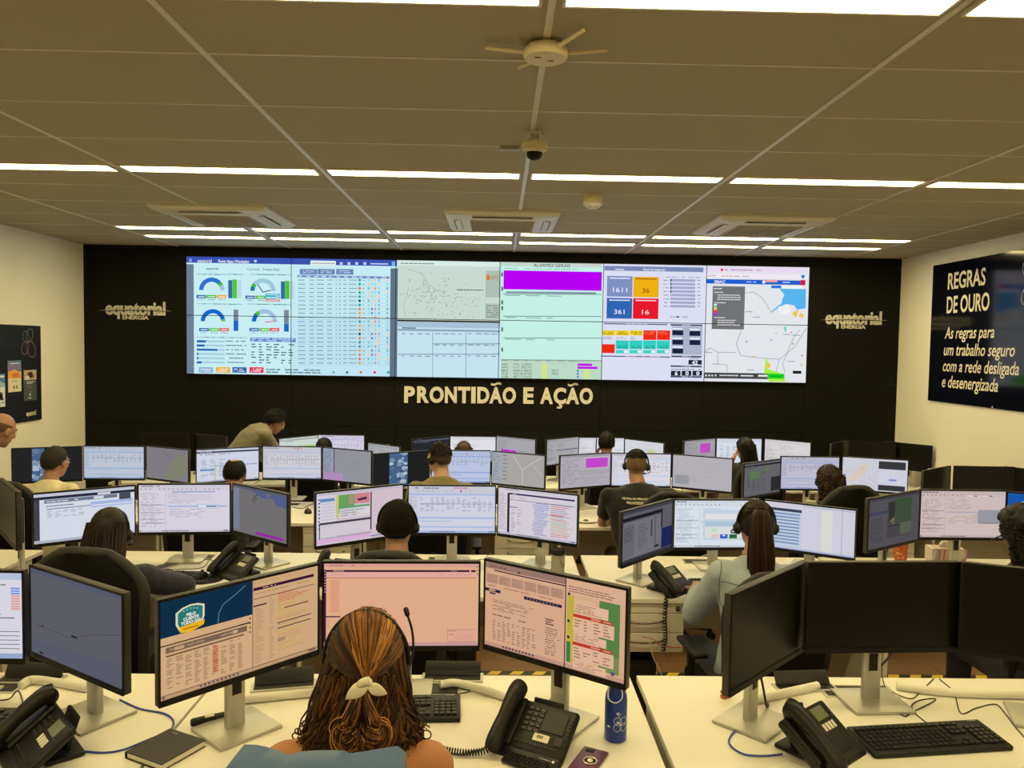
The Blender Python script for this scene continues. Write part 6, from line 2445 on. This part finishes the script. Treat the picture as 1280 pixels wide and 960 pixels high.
def headset(M, base, label, mic=1, boom='front', tilt=12, k=1.0):
    T = Matrix.Translation(base) @ M
    t = thing('headset', label, 'headset', T @ V((0, 0, 0)), 0, 'black telephone headsets')
    I = Matrix.Translation(-(T @ V((0, 0, 0)))) @ T
    B = I @ Matrix.Rotation(radians(tilt), 4, 'X')
    pts = [B @ V((.093 * k * cos(a), -.006, .012 + .1165 * k * sin(a))) for a in [pi * i / 24 for i in range(25)]]
    MB().tube(pts, .0046, 8, flat=1.3).build('headband', BLACK, t, 60)
    for s in (-1, 1):
        m = MB().cyl(B @ V((s * .082, -.004, -.008)), B @ V((s * .098, -.004, -.008)), .031, .029, 24)
        m.build('ear_cushion', PADM, t, 40)
        m = MB().cyl(B @ V((s * .097, -.004, -.008)), B @ V((s * .107, -.004, -.008)), .022, .019, 20)
        m.build('ear_shell', BLACK, t, 40)
    s = mic
    if boom == 'front':
        P = [(s * .103, .0, -.010), (s * .106, .04, -.035), (s * .090, .09, -.058), (s * .062, .115, -.064)]
    else:
        P = [(s * .103, .0, -.010), (s * .112, .022, .03), (s * .108, .040, .075), (s * .094, .052, .115)]
    q = spline([B @ V(p) for p in P], 6)
    MB().tube(q, .0032, 8).build('microphone_boom', BLACK, t, 60)
    e = (q[-1] - q[-2]).normalized()
    MB().tube([q[-1] - e * .004, q[-1], q[-1] + e * .016, q[-1] + e * .020], [.004, .0068, .0068, .003], 10).build('microphone', PADM, t, 60)
    return t


def neck_len(M):
    return M


# --- front row: woman with the white bow
TAN = fabric('tan_cotton', rgb(178, 122, 82))
r, M = person('woman in a tan top with auburn half-up hair and white bow, seen from behind', TIER[1], (-.32, 1.74), (-.325, 1.815, .985), (-.318, 1.905, 1.128), skin=SKIN_L, top=TAN, sleeve='short', w=.93, depth=.95, vox=.0065, hpitch=10,
              wr=((-.44, 2.20, .775), (-.36, 2.22, .775)))
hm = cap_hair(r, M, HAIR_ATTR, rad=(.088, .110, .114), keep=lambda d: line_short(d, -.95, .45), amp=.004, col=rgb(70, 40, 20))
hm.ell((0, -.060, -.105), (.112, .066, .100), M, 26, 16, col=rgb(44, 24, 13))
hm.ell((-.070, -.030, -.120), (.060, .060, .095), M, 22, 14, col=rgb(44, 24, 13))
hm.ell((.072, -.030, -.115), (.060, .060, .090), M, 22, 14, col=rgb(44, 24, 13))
CL = V((.020, -.130, -.004))


def onhead(d, k):
    d = d.normalized()
    return M @ (V((d.x * .088, d.y * .110, d.z * .114)) * k + V((0, -.010, .020)))


R_ = random.Random(21)
cd = V((CL.x / .088, (CL.y + .01) / .110, (CL.z - .02) / .114)).normalized()
GOLD = [rgb(172, 120, 58), rgb(142, 94, 44), rgb(188, 138, 74), rgb(104, 66, 34), rgb(122, 78, 38)]  # golden hair tones with the crown's top light put into them
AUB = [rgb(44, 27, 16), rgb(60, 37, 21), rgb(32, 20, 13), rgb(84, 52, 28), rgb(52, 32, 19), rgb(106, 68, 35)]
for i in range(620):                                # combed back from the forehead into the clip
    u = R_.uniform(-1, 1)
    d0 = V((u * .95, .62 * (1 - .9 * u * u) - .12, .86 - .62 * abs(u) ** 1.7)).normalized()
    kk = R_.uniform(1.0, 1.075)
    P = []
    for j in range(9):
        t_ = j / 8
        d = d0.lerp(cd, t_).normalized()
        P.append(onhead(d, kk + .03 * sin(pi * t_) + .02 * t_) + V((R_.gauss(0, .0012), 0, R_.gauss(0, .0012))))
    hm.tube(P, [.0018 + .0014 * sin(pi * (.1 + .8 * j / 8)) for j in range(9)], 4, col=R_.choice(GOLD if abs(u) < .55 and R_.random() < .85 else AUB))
for i in range(620):                                # loose sides falling in waves to the shoulders
    s = R_.choice((-1, 1))
    el_ = R_.uniform(-.35, .45)
    az = R_.uniform(-1.35, .25)
    d0 = V((s * cos(az), sin(az), el_)).normalized()
    p0 = onhead(d0, 1.02)
    xe = s * R_.uniform(.015, .155)
    ze = -R_.uniform(.14, .245) + .25 * max(0, abs(xe) - .1)
    ye = -.02 - R_.uniform(.0, .105) * (1 - abs(xe) / .22)
    e0 = M @ V((xe, ye, ze))
    P = []
    wv, ph = R_.uniform(.006, .016), R_.uniform(0, 6.28)
    mid = M @ V((s * R_.uniform(.06, .135), R_.uniform(-.095, -.02), R_.uniform(-.10, -.04)))
    for j in range(15):
        t_ = j / 14
        q = p0 * (1 - t_) ** 2 + mid * (2 * t_ * (1 - t_)) + e0 * t_ * t_
        c_ = wv * max(0, t_ - .25) * 1.6
        P.append(q + V((c_ * cos(ph + t_ * 13), c_ * .8 * sin(ph + t_ * 13), 0)))
    if R_.random() < .22:                           # curl up at the tip
        t0 = P[-1]
        rr = R_.uniform(.007, .013)
        for j in range(1, 8):
            th = -pi / 2 + j * .55
            P.append(t0 + V((s * rr * cos(th), 0, rr * (1 + sin(th)))) + V((0, -.004 * j * .3, 0)))
    hm.tube(P, [.0032 * (1 - .75 * j / len(P)) + .0006 for j in range(len(P))], 4, col=R_.choice(AUB))
for i in range(640):                                # wavy layer over the nape and shoulders
    x0 = R_.uniform(-.088, .088)
    z0 = R_.uniform(-.06, .03) - .02
    x1 = x0 * R_.uniform(.9, 1.6) + R_.gauss(0, .012)
    z1 = -R_.uniform(.15, .235)
    P = []
    wv, ph = R_.uniform(.005, .013), R_.uniform(0, 6.28)
    for j in range(16):
        t_ = j / 15
        x, z = x0 + (x1 - x0) * t_, z0 + (z1 - z0) * t_
        ry = .132 * sqrt(max(.04, 1 - (x / .150) ** 2)) + .012 * sin(pi * t_)
        c_ = wv * (.3 + t_)
        P.append(M @ V((x + c_ * sin(ph + t_ * 11), -ry + .6 * c_ * cos(ph + t_ * 11) + R_.uniform(-.001, .001), z)))
    if R_.random() < .6:
        t0, rr, sg = P[-1], R_.uniform(.008, .018), R_.choice((-1, 1))
        for j in range(1, 8):
            th = -pi / 2 + j * .6
            P.append(t0 + V((sg * rr * cos(th), -.002 * j * .3, rr * (1 + sin(th)))))
    hm.tube(P, [.0032 * (1 - .7 * j / len(P)) + .0005 for j in range(len(P))], 4, col=R_.choice(AUB))
for i in range(330):                                # the tail under the clip, turned into two curls
    s = R_.choice((-1, 1))
    P = []
    rr = R_.uniform(.008, .036)
    jo = V((R_.gauss(0, .007), R_.gauss(0, .005), R_.gauss(0, .006)))
    for j in range(22):
        t_ = j / 21
        if t_ < .45:
            q = V((.018 + s * .030 * t_ / .45, -.150 - .012 * sin(pi * t_), -.012 - .075 * t_ / .45))
        else:
            th = (t_ - .45) / .55 * 4.6
            q = V((.018 + s * (.030 + rr * .9 * sin(th)), -.148 + .010 * cos(th * .7) - .010, -.087 - rr * (1 - cos(th)) * .9))
        P.append(M @ (q + jo * min(1, .25 + t_ * 1.6) + V((.0025 * sin(t_ * 14 + rr * 900), 0, 0))))
    hm.tube(P, [.0026 * (1 - .6 * j / 22) for j in range(22)], 4, col=R_.choice(GOLD + AUB[:5]))
for i in range(26):                                 # short fly-away hairs at the crown
    p0 = onhead(V((R_.uniform(-.2, .5), R_.uniform(.1, .5), 1)), 1.03)
    hm.tube([p0, p0 + V((R_.uniform(-.008, .008), .0, .010)), p0 + V((R_.uniform(-.016, .016), -.006, .013))], [.0012, .0009, .0004], 4, col=R_.choice(AUB))
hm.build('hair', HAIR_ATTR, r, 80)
BOW = mat('white_bow', rgb(236, 228, 208), .6, nz=.04, scale=50)
bw = MB()


def petal(a, b, wmax, thick):
    a, b = V(a), V(b)
    d = (b - a).normalized()
    up = V((0, -1, 0))
    x = d.cross(up).normalized()
    R = []
    for i in range(13):
        u = i / 12
        c = a.lerp(b, u)
        wd = wmax * (sin(pi * min(1, .06 + u * .94)) ** .8) * (1 - .25 * u) + .0012
        R.append([M @ (c + x * (wd * cos(th)) + up * (thick * (.4 + .8 * sin(pi * u)) * sin(th) + .006 * sin(pi * u))) for th in [2 * pi * j / 12 for j in range(12)]])
    bw.rings(R)


petal((.030, -.162, .004), (-.020, -.160, -.034), .017, .004)
petal((.030, -.162, -.002), (.072, -.154, -.024), .014, .0035)
petal((.034, -.166, .014), (.000, -.166, -.006), .009, .004)
bw.ell((.031, -.164, .004), (.009, .008, .010), M, 14, 10)
bw.build('hair_bow', BOW, r, 70)
headset(M, r.location, 'black headset with raised microphone on the woman with the white bow', 1, 'up', 10, 1.13)
# her denim jacket over the chair back
DEN = fabric('blue_denim', rgb(66, 98, 146), True)
t = thing('denim_jacket', 'blue denim jacket draped over the front-row chair back', 'jacket', (-.325, 1.70, 0))
m = MB()
F = []
for i in range(25):
    u = -1 + 2 * i / 24
    x = u * .160 - .012 + .012 * sin(u * 9)
    top = 1.140 - .018 * abs(u) ** 3 - .03 * max(0, abs(u) - .85) / .15 + .006 * sin(u * 7 + 1)
    ro = []
    for j in range(17):
        v = -1 + 2 * j / 16
        z = top - .46 * max(0, abs(v) - .14) ** 1.05
        y = -.298 + .052 * u * u + (.050 if v > 0 else -.062) * min(1, abs(v) / .14) * 1.0 + .008 * noise.noise(V((x * 14, v * 5, 2)))
        ro.append(V((x * (1 + .10 * abs(v)), y, z)))
    F.append(ro)
m.rings(F, cap=False, closed=False)
o = m.build('body', DEN, t, 80)
sd_ = o.modifiers.new('s', 'SOLIDIFY')
sd_.thickness = .014
cl = MB().tube(spline([(-.12, -.31, 1.130), (-.05, -.33, 1.146), (.03, -.325, 1.150), (.11, -.30, 1.128)], 6), .016, 10, flat=.8).build('collar', DEN, t, 70)
MB().tube(spline([(-.17, -.33, 1.10), (-.20, -.35, .95), (-.19, -.36, .78)], 6), [.035] * 13, 10, flat=.6).build('jacket_sleeve', DEN, t, 70)
MB().tube(spline([(.17, -.33, 1.10), (.205, -.35, .95), (.20, -.36, .78)], 6), [.035] * 13, 10, flat=.6).build('jacket_sleeve', DEN, t, 70)


# --- second row
def long_hair(r, M, mt, length=.34, wid=.095, seed=3, back=-.07, cols=None, n=150, wave=.004):
    cols = cols or [rgb(26, 20, 17), rgb(38, 28, 22), rgb(20, 15, 13), rgb(48, 34, 26)]
    m = cap_hair(r, M, mt, rad=(.089, .110, .114), keep=lambda d: line_short(d, -.9, .55), amp=.003, col=cols[0])
    R = []
    for i in range(9):
        u = i / 8
        c = V((0, -.045 + (back + .045) * min(1, u * 1.5), .03 - length * u))
        rx, ry = .088 + (wid - .088) * min(1, u * 2) - .03 * max(0, u - .75) * 4 * .5, .060 - .030 * u
        R.append([M @ (c + V((rx * cos(th), ry * sin(th), 0))) for th in [2 * pi * j / 22 for j in range(22)]])
    m.rings(R, col=cols[0])
    R2 = random.Random(seed)
    G_ = []
    for k in range(17):
        a = pi + pi * (k + .5) / 17
        g = []
        for i in range(7):
            u = i / 6
            rx, ry = .091 + (wid - .086) * min(1, u * 2), .064 - .028 * u
            g.append(M @ V((rx * cos(a), -.045 + (back + .045) * min(1, u * 1.5) + ry * sin(a), .05 - length * u * (1.02 + .05 * sin(k * 2.3)))))
        G_.append(g)
    strands(m, G_, n, cols, .0030, wave, 3, seed)
    m.build('hair', HAIR_ATTR, r, 80)


NAVYD = fabric('navy_denim', rgb(36, 40, 66), True)
r, M = person('woman in a navy denim jacket with long dark hair and headset', TIER[2], (-1.86, 3.66), (-1.895, 3.76, .830), (-1.925, 3.86, .968), byaw=8, hyaw=6, hpitch=18, skin=SKIN_L, top=NAVYD, w=.98, wr=((-2.02, 4.18, .665), (-1.815, 4.20, .668)), el=(None, (-1.605, 3.99, .665)))
long_hair(r, M, HAIR_ATTR, .30, .098, 3)
headset(M, r.location, 'black headset worn by the woman in navy denim', 1, 'front', 10)
GREYB = fabric('slate_tshirt', rgb(44, 52, 68))
r, M = person('man in a dark cap, headset and slate t-shirt, second row', TIER[2], (-.49, 3.66), (-.49, 3.78, .882), (-.495, 3.87, 1.025), hyaw=-4, hpitch=8, skin=SKIN_M, top=GREYB, sleeve='short', w=1.02)
m = cap_hair(r, M, HAIR_BLACK, rad=(.083, .103, .107), keep=lambda d: line_short(d, -.72, .5), amp=.0015, freq=60)
m.build('hair', HAIR_BLACK, r, 80)
CAPM = mat('dark_cap_cloth', rgb(20, 17, 15), .9, spec=.2, nz=.08, scale=150, bump=.2)
m = cap_hair(r, M, CAPM, rad=(.090, .111, .115), keep=lambda d: d.z > -.30 + .30 * d.y, amp=.001)
P = [onh for onh in []]
ring = []
for j in range(41):
    az = 2 * pi * j / 40
    d = V((cos(az), sin(az), 0))
    d.z = -.30 + .30 * d.y
    d.normalize()
    ring.append(M @ (V((d.x * .090, d.y * .111, d.z * .115)) + V((0, -.010, .020))))
m.tube(ring, .0055, 8, flat=1.8)
R = []
for i in range(8):
    u = i / 7
    R.append([M @ V((sin(a) * (.082 - .02 * u), .095 + cos(a) * .012 * 0 + .075 * u * (cos(a) ** .5 if cos(a) > 0 else 0), .045 - .012 * u - .01 * abs(a))) for a in [-1.2 + 2.4 * j / 12 for j in range(13)]])
m.rings(R, cap=False, closed=False)
m.build('cap', CAPM, r, 80)
headset(M, r.location, 'black headset over the dark cap of the second-row man', -1, 'front', 20, 1.06)
LDEN = fabric('light_denim', rgb(164, 180, 200), True)
r, M = person('woman in a pale denim jacket with a long brown ponytail and headset', TIER[2], (1.225, 3.58), (1.25, 3.66, .925), (1.262, 3.73, 1.075), hyaw=-2, hpitch=6, skin=SKIN_L, top=LDEN, w=.98, vox=.0075, pants=fabric('dark_jeans', rgb(30, 40, 58), True), wr=((1.06, 4.02, .668), (1.44, 4.08, .665)), el=((.985, 3.80, .615), None))
m = cap_hair(r, M, HAIR_ATTR, rad=(.084, .104, .109), keep=lambda d: line_short(d, -.58, .58), amp=.0015, freq=60, col=rgb(24, 18, 15))
G_ = []
for k in range(24):
    a = 2 * pi * k / 24
    g = []
    for (y, z, rr, x) in ((-.100, .090, .018, -.012), (-.135, .080, .032, -.016), (-.150, .02, .042, -.020), (-.148, -.06, .050, -.018), (-.140, -.15, .054, -.016), (-.128, -.24, .046, -.014), (-.12, -.30, .024, -.014)):
        g.append(M @ V((x + rr * cos(a), y + rr * .62 * sin(a), z)))
    G_.append(g)
R = [[G_[k][i] for k in range(24)] for i in range(7)]
m.rings(R, col=rgb(40, 27, 20))
BR = [rgb(44, 29, 22), rgb(58, 38, 28), rgb(32, 22, 17), rgb(72, 48, 34), rgb(50, 33, 25)]
strands(m, G_, 240, BR, .0026, .004, 3, 8)
for k in range(150):                                # hair drawn back to the band
    a = random.uniform(-1, 1)
    d0 = V((a, .55 * (1 - a * a) - .1, .75 - .9 * abs(a) ** 2)).normalized()
    P = []
    for j in range(7):
        d = d0.lerp(V((.03, -.80, .60)), j / 6).normalized()
        P.append(M @ (V((d.x * .084, d.y * .104, d.z * .109)) * 1.015 + V((0, -.010, .020))))
    m.tube(P, .0016, 4, col=random.choice([rgb(30, 22, 18), rgb(40, 28, 22), rgb(22, 17, 14)]))
m.tube([M @ V((-.012 + .022 * cos(a), -.118, .080 + .022 * sin(a))) for a in [2 * pi * i / 16 for i in range(17)]], .006, 8, col=rgb(20, 16, 15))
m.build('hair', HAIR_ATTR, r, 80)
SEAM = fabric('denim_seam', rgb(108, 122, 140), True)


def seams(root, lines, name, mt, rad=.0028):
    """raised seams lying on the back of the shirt; lines in world x, z"""
    me_ = [c for c in root.children if c.name.startswith('shirt')][0].data
    bv_ = BVHTree.FromPolygons([v.co for v in me_.vertices], [tuple(p.vertices) for p in me_.polygons])
    mb_ = MB()
    for ln in lines:
        P = []
        for x, z in spline2(ln):
            hit = bv_.ray_cast(V((x - root.location.x, -1.2, z - root.location.z)), V((0, 1, 0)))
            if hit[0]:
                P.append(hit[0])
        if len(P) > 2:
            mb_.tube(P, rad, 6)
    mb_.build(name, mt, root, 70)


def spline2(ln):
    return [(p.x, p.z) for p in spline([(x, 0, z) for x, z in ln], 8)]


cx_ = 1.235
seams(r, [[(cx_ - .175, .845), (cx_ - .06, .838), (cx_ + .06, .838), (cx_ + .175, .845)], [(cx_ - .165, .925), (cx_ - .182, .85), (cx_ - .172, .75), (cx_ - .15, .68)], [(cx_ + .165, .925), (cx_ + .182, .85), (cx_ + .172, .75)],
          [(cx_ - .09, .835), (cx_ - .075, .70), (cx_ - .07, .55)], [(cx_ + .09, .835), (cx_ + .075, .70), (cx_ + .07, .55)]], 'seam', SEAM)
headset(M, r.location, 'black headset on the ponytailed woman', -1, 'front', 8)


def curly(r, M, length, wid, cols, n, seed, top=1.0):
    m = cap_hair(r, M, HAIR_ATTR, rad=(.094 * top, .114 * top, .118 * top), keep=lambda d: line_short(d, -.95, .5), amp=.010, freq=24, col=cols[0])
    if length:
        m.ell((0, -.05, -length * .45), (wid, .062, length * .62), M, 24, 16, col=cols[0])
    R = random.Random(seed)
    for i in range(n):
        if length and R.random() < .75:
            a = R.uniform(pi * .95, 2.05 * pi)
            z = R.uniform(-length, .06)
            k = 1.0 if z > -.02 else 1 - .35 * max(0, (-z - length * .6) / length)
            p = V((wid * 1.02 * cos(a) * k, -.05 + .066 * sin(a), z))
        else:
            d = V((R.gauss(0, 1), R.gauss(-.2, 1), R.gauss(.4, 1))).normalized()
            if not line_short(d, -.8, .52):
                continue
            p = V((d.x * .096 * top, d.y * .116 * top - .01, d.z * .120 * top + .02))
        rr, ht, ph = R.uniform(.006, .011), R.uniform(.02, .045), R.uniform(0, 6.3)
        P = [M @ (p + V((rr * cos(ph + t * 1.1), rr * sin(ph + t * 1.1), -ht * t / 9))) for t in range(11)]
        m.tube(P, [.0026] * 10 + [.001], 4, col=R.choice(cols))
    m.build('hair', HAIR_ATTR, r, 80)


CB = [rgb(20, 16, 14), rgb(32, 24, 20), rgb(44, 32, 25), rgb(15, 12, 11)]
BLKT = fabric('black_top', rgb(14, 14, 15))
r, M = person('person with big dark curly hair cut by the right edge', TIER[2], (2.66, 3.66), (2.66, 3.77, .89), (2.66, 3.86, 1.035), hyaw=10, skin=SKIN_D, top=BLKT, w=.98)
curly(r, M, .24, .110, CB, 420, 5, 1.06)
headset(M, r.location, 'black headset on the curly-haired person at the right edge', -1, 'front', 6, 1.07)

# --- third row
WHT = fabric('white_shirt', rgb(226, 216, 186))
r, M = person('grey-haired man in a white shirt, third row left', TIER[3], (-3.43, 5.86), (-3.445, 5.98, .835), (-3.44, 6.07, .975), hyaw=-22, hpitch=10, skin=SKIN_M, top=WHT, sleeve='short', w=1.0)
fuzz(cap_hair(r, M, HAIR_GREY, rad=(.084, .104, .109), keep=lambda d: line_short(d, -.66, .6), amp=.0025, freq=50), M, (.084, .104, .109), lambda d: line_short(d, -.66, .6), n=700, L=.016).build('hair', HAIR_GREY, r, 80)
r, M = person('balding man with dark side hair, third row', TIER[3], (-2.05, 5.84), (-2.05, 5.96, .775), (-2.05, 6.06, .900), hpitch=20, skin=SKIN_M, top=fabric('dark_navy_top', rgb(30, 34, 44)), w=1.0)
fuzz(cap_hair(r, M, HAIR_BLACK, rad=(.083, .1035, .106), keep=lambda d: line_short(d, -.66, .5) and not (((d.x) / .50) ** 2 + ((d.y + .12) / .62) ** 2 < 1 and d.z > .2) and not (d.y > .3 and abs(d.x) < .55), amp=.0015, freq=60), M, (.083, .1035, .106), lambda d: line_short(d, -.66, .5) and not (((d.x) / .50) ** 2 + ((d.y + .12) / .62) ** 2 < 1 and d.z > .2) and not (d.y > .3 and abs(d.x) < .55), n=700, L=.016).build('hair', HAIR_BLACK, r, 80)
KHA = fabric('khaki_olive_shirt', rgb(122, 114, 78))
r, M = person('man in a khaki shirt with a headset, head turned left', TIER[3], (-.43, 5.82), (-.425, 5.95, .905), (-.455, 6.03, 1.052), byaw=10, hyaw=48, hpitch=4, skin=SKIN_L, top=KHA, sleeve='short', w=1.16, depth=1.05)
cap_hair(r, M, HAIR_BROWN, rad=(.0805, .1005, .1035), keep=lambda d: line_short(d, -.60, .60), amp=.0008, freq=60).build('side_hair', mat('cropped_hair', rgb(70, 54, 42), .8), r, 80)
fuzz(cap_hair(r, M, HAIR_BROWN, rad=(.084, .105, .115), keep=lambda d: d.z > .10 + .42 * max(0, d.y), amp=.006, freq=40), M, (.084, .105, .115), lambda d: d.z > .10 + .42 * max(0, d.y), n=700, L=.016).build('hair', HAIR_BROWN, r, 80)
headset(M, r.location, 'black headset on the man in the khaki shirt', 1, 'front', 4).location
POLO = fabric('black_polo', rgb(15, 16, 21))
r, M = person('broad man in a black polo with white print on the back and a headset', TIER[3], (1.09, 5.78), (1.09, 5.92, .880), (1.085, 6.02, 1.018), hyaw=-14, hpitch=6, skin=SKIN_M, top=POLO, sleeve='short', w=1.36, depth=1.18, vox=.008)
cap_hair(r, M, HAIR_BROWN, rad=(.0805, .1005, .1035), keep=lambda d: line_short(d, -.55, .60), amp=.0008, freq=60).build('side_hair', mat('faded_hair', rgb(108, 84, 62), .85), r, 80)
fuzz(cap_hair(r, M, HAIR_BLACK, rad=(.083, .103, .109), keep=lambda d: d.z > .40 + .2 * max(0, d.y), amp=.002, freq=50), M, (.083, .103, .109), lambda d: d.z > .40 + .2 * max(0, d.y), n=700, L=.016).build('hair', HAIR_BLACK, r, 80)
# two lines of print lie on the back of the polo
me = [c for c in r.children if c.name.startswith('shirt')][0]
bpy.context.view_layer.update()
dg = bpy.context.evaluated_depsgraph_get()
bv = BVHTree.FromPolygons([v.co for v in me.data.vertices], [tuple(p.vertices) for p in me.data.polygons])
pm = MB()
for s_, zc, wd, ch in (('CENTRO DE OPERAÇÃO INTEGRADA', .800, .30, .013), ('PRONTIDÃO E AÇÃO', .770, .235, .017)):
    vs, fs, W = glyphs(s_, .02)
    out = []
    for x, y in vs:
        o_ = V(((x / W - .5) * wd - .0, -1.0, zc - TIER[3] - .0 + y / CAPH * ch))
        hit = bv.ray_cast(o_, V((0, 1, 0)))
        out.append((hit[0] + V((0, -.003, 0))) if hit[0] else V((o_.x, -.15, o_.z)))
    pm.add(out, fs)
pm.build('back_print', mat('white_print', rgb(232, 226, 206), .6), r, 0)
headset(M, r.location, 'black headset on the man in the black polo', 1, 'front', 0)
CBR = [rgb(34, 24, 19), rgb(58, 40, 28), rgb(82, 56, 36), rgb(26, 18, 15), rgb(104, 70, 42)]
r, M = person('woman with long brown curls, third row right', TIER[3], (2.62, 5.86), (2.62, 5.97, .770), (2.62, 6.06, .905), hpitch=12, skin=SKIN_L, top=BLKT, w=.95)
curly(r, M, .24, .100, CBR, 460, 9)
headset(M, r.location, 'black headset on the woman with brown curls', 1, 'front', 4, 1.04)

# --- far row
r, M = person('person with short dark hair low beside the leaning man', TIER[4], (-1.84, 8.02), (-1.84, 8.13, .69), (-1.84, 8.22, .808), hpitch=16, skin=SKIN_M, top=BLKT, w=1.0, vox=.011)
fuzz(cap_hair(r, M, HAIR_BLACK, rad=(.086, .106, .112), keep=lambda d: line_short(d, -.62, .55), amp=.003), M, (.086, .106, .112), lambda d: line_short(d, -.62, .55), n=700, L=.016).build('hair', HAIR_BLACK, r, 80)
r, M = person('far-row person with brown hair, only the crown showing', TIER[4], (-.36, 8.0), (-.36, 8.11, .67), (-.36, 8.20, .795), hpitch=16, skin=SKIN_L, top=BLKT, w=.95, vox=.011)
long_hair(r, M, HAIR_ATTR, .22, .09, 6, cols=[rgb(58, 44, 34), rgb(74, 56, 42), rgb(48, 36, 28)], n=90)
r, M = person('far-row man holding a phone to his left ear', TIER[4], (1.15, 7.98), (1.15, 8.08, .775), (1.149, 8.16, .925), hyaw=-10, hpitch=6, skin=SKIN_M, top=BLKT, w=1.0, vox=.009, wr=((1.035, 8.22, .78), None), el=((.93, 8.26, .56), None), curl=.9)
fuzz(cap_hair(r, M, HAIR_BLACK, rad=(.086, .106, .112), keep=lambda d: line_short(d, -.62, .58), amp=.002), M, (.086, .106, .112), lambda d: line_short(d, -.62, .58), n=700, L=.016).build('hair', HAIR_BLACK, r, 80)
t = thing('smartphone', 'black smartphone held to the far-row man\'s ear', 'phone', (1.040, 8.17, .905), radians(80))
MB().box((0, 0, 0), (.07, .009, .14), r=.003, rot=(0, .25, 0)).build('case', BLACK, t)
MB().box((0, -.005, 0), (.064, .001, .13), rot=(0, .25, 0)).build('screen_glass', GLASS_OFF, t, 0)
r, M = person('far-row woman with long straight black hair down her back', TIER[4], (2.62, 7.98), (2.62, 8.08, .745), (2.618, 8.16, .885), hyaw=22, hpitch=6, skin=SKIN_L, top=BLKT, w=.95, vox=.009, wr=((2.525, 8.28, .75), None), el=((2.42, 8.30, .53), None))
long_hair(r, M, HAIR_ATTR, .46, .105, 12, cols=[rgb(16, 13, 12), rgb(24, 19, 17), rgb(30, 24, 20)], n=170)
OLV = fabric('grey_olive_shirt', rgb(116, 110, 92))
r, M = person('man in a grey olive shirt leaning over a far-row desk, face to the right', TIER[4], (-2.80, 7.98), (-2.46, 8.20, 1.050), (-2.372, 8.29, 1.085), byaw=-48, hyaw=-72, hpitch=34, skin=SKIN_M, top=OLV, sleeve='long', w=1.05, stand=True, vox=.008, wr=((-2.45, 8.62, .46), (-2.14, 8.42, .46)))
fuzz(cap_hair(r, M, HAIR_BLACK, rad=(.092, .112, .118), keep=lambda d: line_short(d, -.60, .52), amp=.013, freq=30), M, (.092, .112, .118), lambda d: line_short(d, -.60, .52), n=900, L=.034, lift=.5, r=.0018).build('hair', HAIR_BLACK, r, 80)
# --- standing man at the left edge
r, M = person('bald man leaning in at the left edge of the picture', TIER[3], (-4.02, 5.26), (-3.63, 5.42, 1.19), (-3.495, 5.50, 1.288), byaw=-62, hyaw=-30, hpitch=24, skin=SKIN_M, top=fabric('dark_blue_shirt', rgb(40, 50, 70)), sleeve='long', stand=True, w=1.05, vox=.008, wr=((-3.75, 5.80, .80), (-3.60, 5.15, .75)))
cap_hair(r, M, HAIR_BLACK, rad=(.0785, .099, .102), keep=lambda d: line_short(d, -.6, .3) and d.z < .28 and d.y < .45, amp=.0006, freq=60).build('hair', mat('shaved_hair', rgb(88, 62, 44), .8), r, 80)
CH0.scale = (1, 1, .972)
